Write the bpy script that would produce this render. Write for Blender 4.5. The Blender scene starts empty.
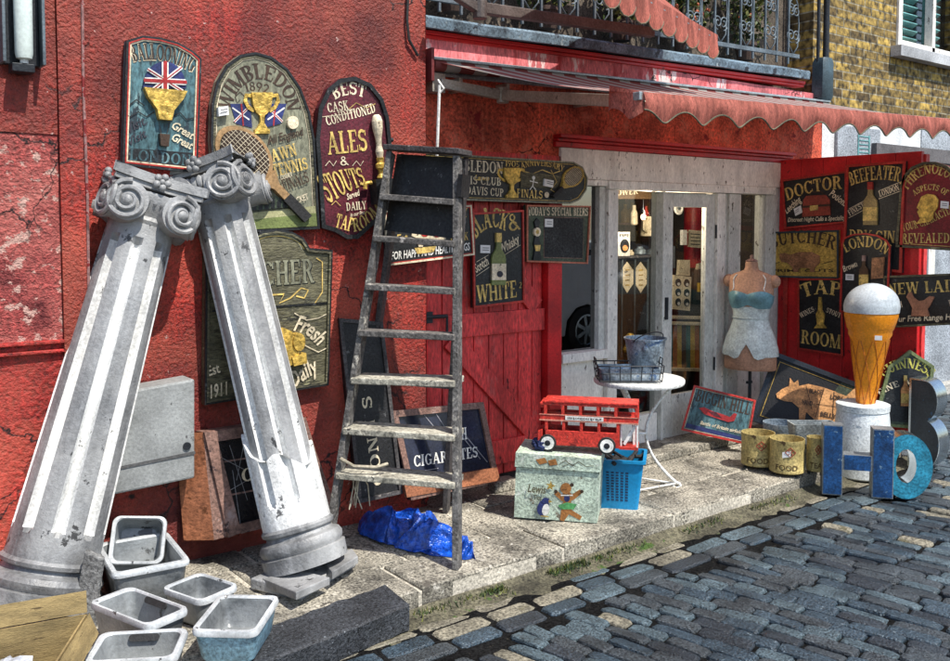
import bpy, math, random
from mathutils import Vector as V, Matrix, noise
random.seed(7)
R = math.radians; PI = math.pi
S = bpy.context.scene
COL = S.collection
# ------------------------------------------------------------ camera
F = 900.0; YAW = R(37.5); PIT = R(3.0); CX = 475.0; CY = 225 + F*math.tan(PIT)
CAM = V((0, -4.3, 1.6))
FW = V((math.sin(YAW)*math.cos(PIT), math.cos(YAW)*math.cos(PIT), -math.sin(PIT)))
RT = V((math.cos(YAW), -math.sin(YAW), 0)); UP = RT.cross(FW)
cd = bpy.data.cameras.new('camera'); cam = bpy.data.objects.new('camera', cd); COL.objects.link(cam)
cam.location = CAM
cam.matrix_world = Matrix(((RT.x, UP.x, -FW.x, CAM.x), (RT.y, UP.y, -FW.y, CAM.y), (RT.z, UP.z, -FW.z, CAM.z), (0, 0, 0, 1)))
cd.sensor_width = 36; cd.lens = F/950*36; cd.shift_y = -(330.5-CY)/950; cd.clip_end = 300
S.camera = cam
# measured points: a photo pixel turned into a point on a known plane of the place
def ray(px, py): return FW + RT*((px-CX)/F) + UP*((CY-py)/F)
def hit(px, py, p, n):
    d = ray(px, py); return CAM + d*((V(p)-CAM).dot(n)/d.dot(n))
def gnd(px, py, z=0.0): return hit(px, py, V((0, 0, z)), V((0, 0, 1)))
def wal(px, py, y=0.0): return hit(px, py, V((0, y, 0)), V((0, 1, 0)))
def dep(px, py, d): return CAM + ray(px, py)*d

# ------------------------------------------------------------ materials
MATS = {}
def nd(nt, t, **k):
    n = nt.nodes.new(t)
    for a, b in k.items(): setattr(n, a, b)
    return n
def mat(name, col, rough=.7, metal=0., var=.3, scale=5., fine=70., finev=.25, bump=.3, wear=None, wamt=.0, wscale=9., wear2=None, w2amt=0., w2scale=3., w2soft=.05, spec=.4, stretch=(1, 1, 1), dist=.006, coat=0, streak=0., crack=0., transl=0., wear3=None, w3amt=0., w3scale=1.):
    if name in MATS: return MATS[name]
    finev = min(1., finev*1.35); var = min(.75, var*1.2); bump *= 1.25
    m = bpy.data.materials.new(name); m.use_nodes = True; nt = m.node_tree; L = nt.links
    b = nt.nodes['Principled BSDF']
    tc = nd(nt, 'ShaderNodeTexCoord'); mp = nd(nt, 'ShaderNodeMapping'); mp.inputs['Scale'].default_value = stretch
    L.new(tc.outputs['Object'], mp.inputs[0])
    def noi(s, d=5, r=.55, off=0):
        n = nd(nt, 'ShaderNodeTexNoise'); n.inputs['Scale'].default_value = s; n.inputs['Detail'].default_value = d; n.inputs['Roughness'].default_value = r
        L.new(mp.outputs[0], n.inputs['Vector']); return n.outputs['Fac']
    def mr(x, a, c, lo=.3, hi=.7):
        n = nd(nt, 'ShaderNodeMapRange'); L.new(x, n.inputs[0])
        for i, v in zip((1, 2, 3, 4), (lo, hi, a, c)): n.inputs[i].default_value = v
        return n.outputs[0]
    A = noi(scale); B = noi(fine, 3, .65)
    mul = nd(nt, 'ShaderNodeMath', operation='MULTIPLY'); L.new(mr(A, 1-var, 1+var), mul.inputs[0]); L.new(mr(B, 1-finev, 1+finev), mul.inputs[1])
    mx = nd(nt, 'ShaderNodeVectorMath', operation='SCALE'); mx.inputs[0].default_value = col[:3]; L.new(mul.outputs[0], mx.inputs['Scale'])
    c = mx.outputs[0]
    if streak:
        m2 = nd(nt, 'ShaderNodeMapping'); m2.inputs['Scale'].default_value = (9, 9, .55); L.new(tc.outputs['Object'], m2.inputs[0])
        n2 = nd(nt, 'ShaderNodeTexNoise'); n2.inputs['Scale'].default_value = 1; n2.inputs['Detail'].default_value = 6; n2.inputs['Roughness'].default_value = .65; L.new(m2.outputs[0], n2.inputs['Vector'])
        x2 = nd(nt, 'ShaderNodeVectorMath', operation='SCALE'); L.new(c, x2.inputs[0]); L.new(mr(n2.outputs['Fac'], 1-streak, 1+streak*.6, .35, .65), x2.inputs['Scale']); c = x2.outputs[0]
    for wc, wa, ws, so in ((wear3, w3amt, w3scale, .15), (wear2, w2amt, w2scale, w2soft), (wear, wamt, wscale, .012)):
        if wc is None: continue
        f = mr(noi(ws, 9, .68), 0, 1, .69-wa*.4-so, .69-wa*.4+so)
        w = nd(nt, 'ShaderNodeMix', data_type='RGBA'); L.new(f, w.inputs[0]); L.new(c, w.inputs[6]); w.inputs[7].default_value = (*wc[:3], 1); c = w.outputs[2]
    if crack:
        wn = nd(nt, 'ShaderNodeTexNoise'); wn.inputs['Scale'].default_value = 4; wn.inputs['Detail'].default_value = 6; L.new(tc.outputs['Object'], wn.inputs['Vector'])
        wa = nd(nt, 'ShaderNodeVectorMath', operation='MULTIPLY_ADD'); L.new(wn.outputs['Color'], wa.inputs[0]); wa.inputs[1].default_value = (.5, .5, .5); L.new(tc.outputs['Object'], wa.inputs[2])
        vo = nd(nt, 'ShaderNodeTexVoronoi', feature='DISTANCE_TO_EDGE'); vo.inputs['Scale'].default_value = crack; L.new(wa.outputs[0], vo.inputs['Vector'])
        mk = nd(nt, 'ShaderNodeMath', operation='MULTIPLY'); L.new(mr(vo.outputs['Distance'], 1, 0, .002, .010), mk.inputs[0]); L.new(mr(noi(1.3, 3), 0, 1, .5, .56), mk.inputs[1])
        w = nd(nt, 'ShaderNodeMix', data_type='RGBA'); L.new(mk.outputs[0], w.inputs[0]); L.new(c, w.inputs[6]); w.inputs[7].default_value = (.018, .008, .008, 1); c = w.outputs[2]
    L.new(c, b.inputs['Base Color'])
    b.inputs['Roughness'].default_value = rough; b.inputs['Metallic'].default_value = metal; b.inputs['Specular IOR Level'].default_value = spec
    if coat: b.inputs['Coat Weight'].default_value = coat
    ad = nd(nt, 'ShaderNodeMath', operation='ADD'); L.new(A, ad.inputs[0]); L.new(B, ad.inputs[1])
    bp = nd(nt, 'ShaderNodeBump'); bp.inputs['Strength'].default_value = bump; bp.inputs['Distance'].default_value = dist
    L.new(ad.outputs[0], bp.inputs['Height']); L.new(bp.outputs[0], b.inputs['Normal'])
    if transl:
        tr = nd(nt, 'ShaderNodeBsdfTranslucent'); L.new(c, tr.inputs[0]); ms = nd(nt, 'ShaderNodeMixShader'); ms.inputs[0].default_value = transl
        L.new(b.outputs[0], ms.inputs[1]); L.new(tr.outputs[0], ms.inputs[2]); L.new(ms.outputs[0], nt.nodes['Material Output'].inputs[0])
    MATS[name] = m; return m

red_plaster = mat('red_plaster', (.36, .020, .018), .65, var=.5, scale=1.6, fine=50, finev=.6, bump=1, wear=(.04, .007, .008), wamt=.12, wscale=6, wear2=(.44, .10, .06), w2amt=.36, w2scale=1.4, w2soft=.16, dist=.010, streak=.3, crack=1.3)
maroon_plaster = mat('maroon_plaster', (.33, .023, .015), .6, var=.55, scale=1.5, fine=60, finev=.6, bump=.9, wear=(.50, .34, .30), wamt=.05, wscale=24, wear2=(.06, .006, .008), w2amt=.37, w2scale=1.1, w2soft=.17, wear3=(.52, .12, .07), w3amt=.36, w3scale=.9, dist=.013, streak=.4, crack=1.1)
peeled_plaster = mat('peeled_plaster', (.36, .055, .05), .75, var=.5, scale=3, fine=60, finev=.6, bump=1, wear=(.50, .30, .25), wamt=.3, wscale=18, wear3=(.50, .16, .13), w3amt=.4, w3scale=2.5, wear2=(.09, .010, .012), w2amt=.34, w2scale=3, w2soft=.1, dist=.016, crack=1.5)
pink_paint = mat('pink_paint', (.66, .17, .18), .7, var=.3, scale=4, finev=.3, bump=.5, wear=(.76, .58, .56), wamt=.24, wscale=6, wear2=(.36, .02, .022), w2amt=.22, w2scale=5, w2soft=.06, stretch=(1, 1, .35), streak=.3, crack=1.5)
orange_plaster = mat('orange_plaster', (.60, .10, .05), .8, var=.5, scale=3, fine=50, finev=.5, bump=1, wear=(.22, .012, .012), wamt=.2, wscale=5, wear2=(.62, .20, .12), w2amt=.2, w2scale=6, w2soft=.1, streak=.3, crack=1.6)
red_gloss = mat('red_gloss_paint', (.52, .016, .018), .38, var=.25, scale=4, finev=.15, bump=.2, wear=(.12, .005, .006), wamt=.12, wscale=12)
red_door = mat('red_door_paint', (.60, .045, .042), .5, var=.35, scale=5, finev=.35, bump=.5, wear=(.09, .008, .01), wamt=.14, wscale=14, wear2=(.52, .14, .12), w2amt=.16, w2scale=6, stretch=(1, 1, .3))
lead = mat('weathered_lead', (.11, .16, .2), .6, var=.5, scale=7, finev=.4, bump=.4, wear=(.025, .03, .04), wamt=.26, wscale=9, wear2=(.32, .38, .4), w2amt=.14, w2scale=20)
iron = mat('black_iron', (.02, .023, .028), .5, .3, var=.3, bump=.3)
greyiron = mat('painted_grey_iron', (.12, .15, .17), .5, .2, var=.35, bump=.3)
white_wood = mat('white_shop_paint', (.82, .79, .72), .55, var=.12, scale=8, finev=.12, bump=.5, wear=(.16, .13, .10), wamt=.15, wscale=24, stretch=(1, 1, .5), streak=.15)
grey_wood = mat('grey_shop_paint', (.58, .58, .53), .55, var=.15, scale=8, finev=.15, bump=.5, wear=(.10, .09, .07), wamt=.14, wscale=20, stretch=(1, 1, .5))
plaster_grey = mat('aged_plaster', (.20, .205, .21), .42, var=.3, scale=3, fine=60, finev=.2, bump=.5, wear=(.05, .05, .05), wamt=.12, wscale=9, wear2=(.42, .42, .41), w2amt=.28, w2scale=2.4, w2soft=.2, streak=.55)
plaster_white = mat('white_plaster', (.70, .70, .68), .5, var=.15, finev=.2, bump=.35, wear=(.12, .12, .12), wamt=.13, wscale=10, streak=.3)
sink_grey = mat('glazed_stoneware', (.13, .14, .145), .28, var=.35, scale=3, fine=60, finev=.2, bump=.3, wear=(.045, .045, .043), wamt=.17, wscale=7, spec=.7, wear2=(.34, .36, .36), w2amt=.2, w2scale=4, w2soft=.2)
sink_blue = mat('blue_glazed_stoneware', (.17, .30, .38), .34, var=.35, scale=6, finev=.4, bump=.35, wear=(.08, .10, .11), wamt=.13, wscale=10)
sink_rim = mat('sink_rim_glaze', (.44, .46, .47), .18, var=.3, scale=5, finev=.15, bump=.2, wear=(.07, .07, .07), wamt=.15, wscale=16)
ladder_wood = mat('weathered_ladder_wood', (.105, .10, .095), .8, var=.4, scale=10, fine=60, finev=.5, bump=.8, wear=(.05, .045, .04), wamt=.2, wscale=22, wear2=(.50, .47, .40), w2amt=.17, w2scale=16)
ladder_dark = mat('dark_ladder_wood', (.06, .055, .055), .6, var=.4, scale=8, finev=.5, bump=.6, wear=(.3, .27, .24), wamt=.1, wscale=20)
black_board = mat('black_panel', (.015, .015, .016), .5, var=.4, scale=7, finev=.5, bump=.4, wear=(.12, .12, .12), wamt=.1, wscale=12)
brown_wood = mat('brown_frame_wood', (.20, .115, .09), .6, var=.35, scale=6, finev=.4, bump=.5, wear=(.05, .03, .03), wamt=.18, wscale=14, wear2=(.36, .27, .25), w2amt=.2, w2scale=8, stretch=(1, 1, .3))
orange_wood = mat('orange_pine', (.33, .125, .06), .55, var=.35, scale=5, finev=.35, bump=.4, wear=(.14, .05, .02), wamt=.14, wscale=16, stretch=(1, 1, .3))
granite = mat('dark_granite', (.032, .035, .04), .55, var=.3, scale=6, fine=90, finev=.8, bump=1, wear=(.2, .22, .24), wamt=.11, wscale=60)
cardboard = mat('cardboard', (.24, .175, .075), .8, var=.35, scale=5, finev=.2, bump=.4, wear=(.09, .06, .025), wamt=.15, wscale=8, stretch=(1, 1, 6))
green_chest = mat('pale_green_chest_paint', (.42, .50, .40), .7, var=.3, scale=8, finev=.4, bump=.5, wear=(.16, .14, .1), wamt=.12, wscale=12, wear2=(.7, .72, .64), w2amt=.2, w2scale=10)
bus_red = mat('toy_bus_red', (.56, .04, .026), .5, var=.35, scale=9, finev=.35, bump=.4, wear=(.66, .46, .38), wamt=.12, wscale=22, wear2=(.16, .012, .01), w2amt=.26, w2scale=9, w2soft=.06)
blue_plastic = mat('blue_plastic', (.01, .24, .50), .35, var=.15, finev=.1, bump=.1)
tarp = mat('blue_polythene', (.006, .07, .42), .2, var=.4, scale=16, fine=34, finev=.3, bump=.9, spec=.7, dist=.012)
cream_metal = mat('white_metal_paint', (.72, .72, .68), .45, var=.18, finev=.25, bump=.3, wear=(.2, .16, .12), wamt=.10, wscale=20)
zinc = mat('zinc', (.27, .33, .38), .45, .45, var=.4, scale=9, finev=.35, bump=.4, wear=(.12, .2, .36), wamt=.2, wscale=10, wear2=(.62, .66, .68), w2amt=.15, w2scale=14)
steel = mat('bright_steel', (.5, .54, .56), .2, .95, var=.2, finev=.1, bump=.1)
black_paint = mat('black_sign_paint', (.014, .015, .016), .42, var=.5, scale=6, finev=.5, bump=.3, wear=(.09, .09, .09), wamt=.12, wscale=16)
gold = mat('gold_paint', (.58, .41, .12), .5, var=.4, scale=14, finev=.3, bump=.3, wear=(.07, .05, .025), wamt=.17, wscale=30)
gold_relief = mat('gilded_relief', (.58, .38, .08), .35, .35, var=.4, scale=20, fine=50, finev=.4, bump=.8)
cream = mat('cream_paint', (.66, .57, .40), .55, var=.35, finev=.25, bump=.2, wear=(.10, .08, .05), wamt=.15, wscale=30)
white_paint = mat('white_sign_paint', (.74, .73, .68), .55, var=.25, finev=.2, bump=.2, wear=(.16, .15, .13), wamt=.13, wscale=30)
olive = mat('olive_sign_paint', (.21, .21, .145), .5, var=.3, scale=5, finev=.35, bump=.4, wear=(.07, .07, .05), wamt=.16, wscale=8, stretch=(1, .4, 1))
olive_dark = mat('dark_olive_carved_wood', (.095, .088, .05), .55, var=.4, scale=5, finev=.5, bump=.8, wear=(.24, .23, .13), wamt=.16, wscale=12, wear2=(.02, .02, .015), w2amt=.24, w2scale=6, stretch=(.5, 1.5, 1))
maroon = mat('maroon_sign_paint', (.085, .012, .02), .5, var=.4, scale=6, finev=.4, bump=.4)
teal = mat('teal_sign_paint', (.055, .12, .135), .55, var=.5, scale=8, finev=.5, bump=.4, wear=(.02, .035, .045), wamt=.26, wscale=12, wear2=(.22, .34, .34), w2amt=.16, w2scale=9, stretch=(1, .4, 1))
crimson = mat('crimson_sign_paint', (.16, .010, .016), .45, var=.4, scale=6, finev=.3, bump=.3)
red_trim = mat('red_trim_paint', (.40, .03, .02), .45, var=.3, finev=.3, bump=.2)
red_flag = mat('flag_red', (.34, .02, .02), .5); navy = mat('navy_paint', (.02, .03, .12), .55, var=.4)
green_sign = mat('green_sign_paint', (.055, .075, .045), .5, var=.4, finev=.4, bump=.3)
green_trim = mat('green_trim_paint', (.14, .17, .07), .5, var=.3)
mustard = mat('mustard_sign_paint', (.44, .29, .06), .55, var=.35, scale=6, finev=.4, bump=.3, wear=(.16, .10, .02), wamt=.16, wscale=9)
pig_brown = mat('pig_brown_paint', (.30, .14, .065), .55, var=.4, scale=14, finev=.4, bump=.4)
pig_tan = mat('pig_tan_paint', (.52, .25, .09), .5, var=.4, scale=12, finev=.35, bump=.4)
brown_dark = mat('dark_brown_paint', (.05, .028, .016), .5, var=.3)
slate = mat('chalk_slate', (.025, .027, .027), .7, var=.4, finev=.7, bump=.3, wear=(.12, .12, .12), wamt=.1, wscale=30)
skin = mat('mannequin_skin_cloth', (.44, .24, .15), .7, var=.2, finev=.2, bump=.2)
satin_pale = mat('pale_blue_satin', (.58, .64, .61), .4, var=.2, scale=12, finev=.2, bump=.3)
satin_teal = mat('teal_satin', (.16, .32, .36), .35, var=.25, scale=12, finev=.15, bump=.3)
cone_orange = mat('waffle_orange', (.72, .25, .015), .24, var=.2, finev=.15, bump=.2)
ice_white = mat('ice_cream_white', (.46, .51, .54), .3, var=.15, finev=.15, bump=.2, wear=(.2, .25, .3), wamt=.06)
yellow_tin = mat('rusty_yellow_tin', (.46, .36, .14), .5, .1, var=.3, finev=.35, bump=.3, wear=(.12, .07, .03), wamt=.17, wscale=14)
blue_letter = mat('blue_letter_face', (.012, .065, .19), .45, var=.45, scale=9, finev=.35, bump=.3, wear=(.16, .26, .34), wamt=.16, wscale=14, wear2=(.005, .02, .06), w2amt=.3, w2scale=5, w2soft=.1)
teal_letter = mat('turquoise_letter_face', (.025, .22, .33), .45, var=.35, scale=9, finev=.35, bump=.3, wear=(.02, .12, .2), wamt=.14, wscale=16)
york = mat('york_stone', (.25, .23, .185), .8, var=.6, scale=3, fine=85, finev=.75, bump=1, wear=(.09, .08, .065), wamt=.2, wscale=10, wear2=(.55, .52, .45), w2amt=.13, w2scale=24)
mortar = mat('pale_mortar', (.48, .44, .36), .9, var=.3, finev=.4, bump=.6)
gutter_moss = mat('mossy_gutter', (.085, .078, .05), .9, var=.5, scale=8, finev=.6, bump=1, wear=(.045, .085, .015), wamt=.17, wscale=6)
sett_pale = mat('pale_worn_sett', (.17, .155, .115), .7, var=.35, scale=8, finev=.6, bump=1, wear=(.1, .09, .05), wamt=.2, wscale=10)
setts = [mat('granite_sett_blue', (.034, .052, .068), .3, var=.4, scale=6, fine=110, finev=.8, bump=.9, wear=(.18, .23, .26), wamt=.12, wscale=50),
         mat('granite_sett_grey', (.040, .048, .054), .34, var=.4, scale=6, fine=110, finev=.8, bump=.9, wear=(.02, .025, .03), wamt=.15, wscale=30),
         mat('granite_sett_purple', (.024, .030, .037), .34, var=.4, scale=6, fine=110, finev=.8, bump=.9),
         mat('granite_sett_light', (.062, .088, .102), .3, var=.4, scale=6, fine=110, finev=.8, bump=.9, wear=(.03, .04, .05), wamt=.15, wscale=30)]
joint_dirt = mat('black_joint_dirt', (.008, .008, .008), .95, var=.4, finev=.6, bump=1, spec=.05, wear=(.05, .045, .035), wamt=.14, wscale=40)
leafs = [mat('leaf_green', (.05, .085, .02), .6, var=.3), mat('leaf_yellow_green', (.13, .14, .03), .6, var=.3), mat('leaf_dark', (.022, .04, .014), .6), ]
blossom = mat('orange_blossom', (.45, .10, .04), .6); stem_m = mat('brown_stem', (.10, .085, .06), .8)
awn_cloth = mat('faded_coral_canvas', (.42, .125, .09), .85, var=.35, scale=9, fine=120, finev=.4, bump=.5, wear=(.22, .05, .04), wamt=.16, wscale=12, stretch=(3, 1, .5), transl=.25)
alu = mat('beige_awning_metal', (.33, .30, .25), .45, .3, var=.25, finev=.2, bump=.2, wear=(.12, .1, .09), wamt=.1)
alu_grey = mat('grey_awning_rail', (.30, .35, .36), .4, .4, var=.3, finev=.25, bump=.2)
dark_red_box = mat('dark_red_box', (.13, .022, .022), .5, var=.3)
grey_render = mat('grey_render', (.30, .33, .36), .85, var=.3, scale=3, finev=.45, bump=.6)
white_render = mat('white_render', (.66, .68, .68), .8, var=.2, finev=.25, bump=.3)
shutter_teal = mat('teal_shutter_paint', (.12, .30, .30), .5, var=.3)
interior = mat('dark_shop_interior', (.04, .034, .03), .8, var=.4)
rubber = mat('black_rubber', (.02, .02, .02), .7); red_tube = mat('red_enamel', (.32, .01, .02), .4)
tag_m = mat('price_tag_paper', (.76, .76, .74), .6, var=.05, finev=.05, bump=0); ink = mat('dark_ink', (.03, .03, .04), .6, var=.1, bump=0)
straw = mat('frayed_rope', (.36, .32, .24), .9); stripe_y = mat('deck_yellow', (.55, .36, .05), .7); stripe_t = mat('deck_teal', (.03, .14, .13), .7); stripe_o = mat('deck_orange', (.40, .13, .03), .7)
plastic_clear = mat('crumpled_polythene', (.42, .45, .5), .2, var=.3, scale=14, bump=.6)

def glass_mat(name, tint=(1, 1, 1), refl=1.0, rough=0.0):
    m = bpy.data.materials.new(name); m.use_nodes = True; nt = m.node_tree; nt.nodes.remove(nt.nodes['Principled BSDF'])
    t = nd(nt, 'ShaderNodeBsdfTransparent'); t.inputs[0].default_value = (*tint, 1); g = nd(nt, 'ShaderNodeBsdfGlossy'); g.inputs['Roughness'].default_value = rough
    fr = nd(nt, 'ShaderNodeFresnel'); ge = nd(nt, 'ShaderNodeNewGeometry'); io = nd(nt, 'ShaderNodeMapRange'); nt.links.new(ge.outputs['Backfacing'], io.inputs[0]); io.inputs[3].default_value = 1.5; io.inputs[4].default_value = 1/1.5; nt.links.new(io.outputs[0], fr.inputs[0]); mu = nd(nt, 'ShaderNodeMath', operation='MULTIPLY'); mu.inputs[1].default_value = refl; mu.use_clamp = True
    mx = nd(nt, 'ShaderNodeMixShader'); nt.links.new(fr.outputs[0], mu.inputs[0]); nt.links.new(mu.outputs[0], mx.inputs[0]); nt.links.new(t.outputs[0], mx.inputs[1]); nt.links.new(g.outputs[0], mx.inputs[2])
    nt.links.new(mx.outputs[0], nt.nodes['Material Output'].inputs[0]); return m
glass = glass_mat('window_glass', (.9, .92, .92), 1.0)
glass_mirror = glass_mat('dark_reflecting_glass', (.25, .27, .28), 5.0)
lamp_glass = mat('frosted_lamp_glass', (.62, .70, .66), .25, var=.1, finev=.1, bump=.05)

def brick_mat():
    m = bpy.data.materials.new('london_stock_brick'); m.use_nodes = True; nt = m.node_tree; L = nt.links; b = nt.nodes['Principled BSDF']
    tc = nd(nt, 'ShaderNodeTexCoord'); sp = nd(nt, 'ShaderNodeSeparateXYZ'); cb = nd(nt, 'ShaderNodeCombineXYZ')
    L.new(tc.outputs['Object'], sp.inputs[0]); L.new(sp.outputs[0], cb.inputs[0]); L.new(sp.outputs[2], cb.inputs[1])
    br = nd(nt, 'ShaderNodeTexBrick'); L.new(cb.outputs[0], br.inputs['Vector'])
    br.inputs['Scale'].default_value = 1; br.inputs['Brick Width'].default_value = .225; br.inputs['Row Height'].default_value = .075; br.inputs['Mortar Size'].default_value = .007; br.inputs['Mortar Smooth'].default_value = .3; br.inputs['Bias'].default_value = -.1
    br.inputs['Color1'].default_value = (.36, .24, .055, 1); br.inputs['Color2'].default_value = (.035, .022, .012, 1); br.inputs['Mortar'].default_value = (.24, .21, .14, 1)
    n = nd(nt, 'ShaderNodeTexNoise'); n.inputs['Scale'].default_value = 18; n.inputs['Detail'].default_value = 8; L.new(tc.outputs['Object'], n.inputs['Vector'])
    mr = nd(nt, 'ShaderNodeMapRange'); L.new(n.outputs[0], mr.inputs[0])
    for i, v in zip((1, 2, 3, 4), (.34, .66, .15, 1.8)): mr.inputs[i].default_value = v
    sc = nd(nt, 'ShaderNodeVectorMath', operation='SCALE'); L.new(br.outputs[0], sc.inputs[0]); L.new(mr.outputs[0], sc.inputs['Scale']); L.new(sc.outputs[0], b.inputs['Base Color']); b.inputs['Roughness'].default_value = .85
    bp = nd(nt, 'ShaderNodeBump'); bp.invert = True; bp.inputs['Strength'].default_value = .9; bp.inputs['Distance'].default_value = .01
    ad = nd(nt, 'ShaderNodeMath', operation='SUBTRACT'); L.new(br.outputs['Fac'], ad.inputs[0]); L.new(n.outputs[0], ad.inputs[1]); L.new(ad.outputs[0], bp.inputs['Height']); L.new(bp.outputs[0], b.inputs['Normal'])
    return m
brick = brick_mat()
def stripe_mat():
    m = bpy.data.materials.new('striped_canvas'); m.use_nodes = True; nt = m.node_tree; L = nt.links; b = nt.nodes['Principled BSDF']
    tc = nd(nt, 'ShaderNodeTexCoord'); sp = nd(nt, 'ShaderNodeSeparateXYZ'); L.new(tc.outputs['Object'], sp.inputs[0])
    w = nd(nt, 'ShaderNodeMath', operation='FRACT'); k = nd(nt, 'ShaderNodeMath', operation='MULTIPLY'); k.inputs[1].default_value = 5; L.new(sp.outputs[0], k.inputs[0]); L.new(k.outputs[0], w.inputs[0])
    g = nd(nt, 'ShaderNodeMath', operation='GREATER_THAN'); g.inputs[1].default_value = .5; L.new(w.outputs[0], g.inputs[0])
    mx = nd(nt, 'ShaderNodeMix', data_type='RGBA'); L.new(g.outputs[0], mx.inputs[0]); mx.inputs[6].default_value = (.55, .52, .48, 1); mx.inputs[7].default_value = (.36, .10, .09, 1)
    L.new(mx.outputs[2], b.inputs['Base Color']); b.inputs['Roughness'].default_value = .85
    tr = nd(nt, 'ShaderNodeBsdfTranslucent'); L.new(mx.outputs[2], tr.inputs[0]); ms = nd(nt, 'ShaderNodeMixShader'); ms.inputs[0].default_value = .5
    L.new(b.outputs[0], ms.inputs[1]); L.new(tr.outputs[0], ms.inputs[2]); L.new(ms.outputs[0], nt.nodes['Material Output'].inputs[0]); return m
awn_stripe = stripe_mat()

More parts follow.
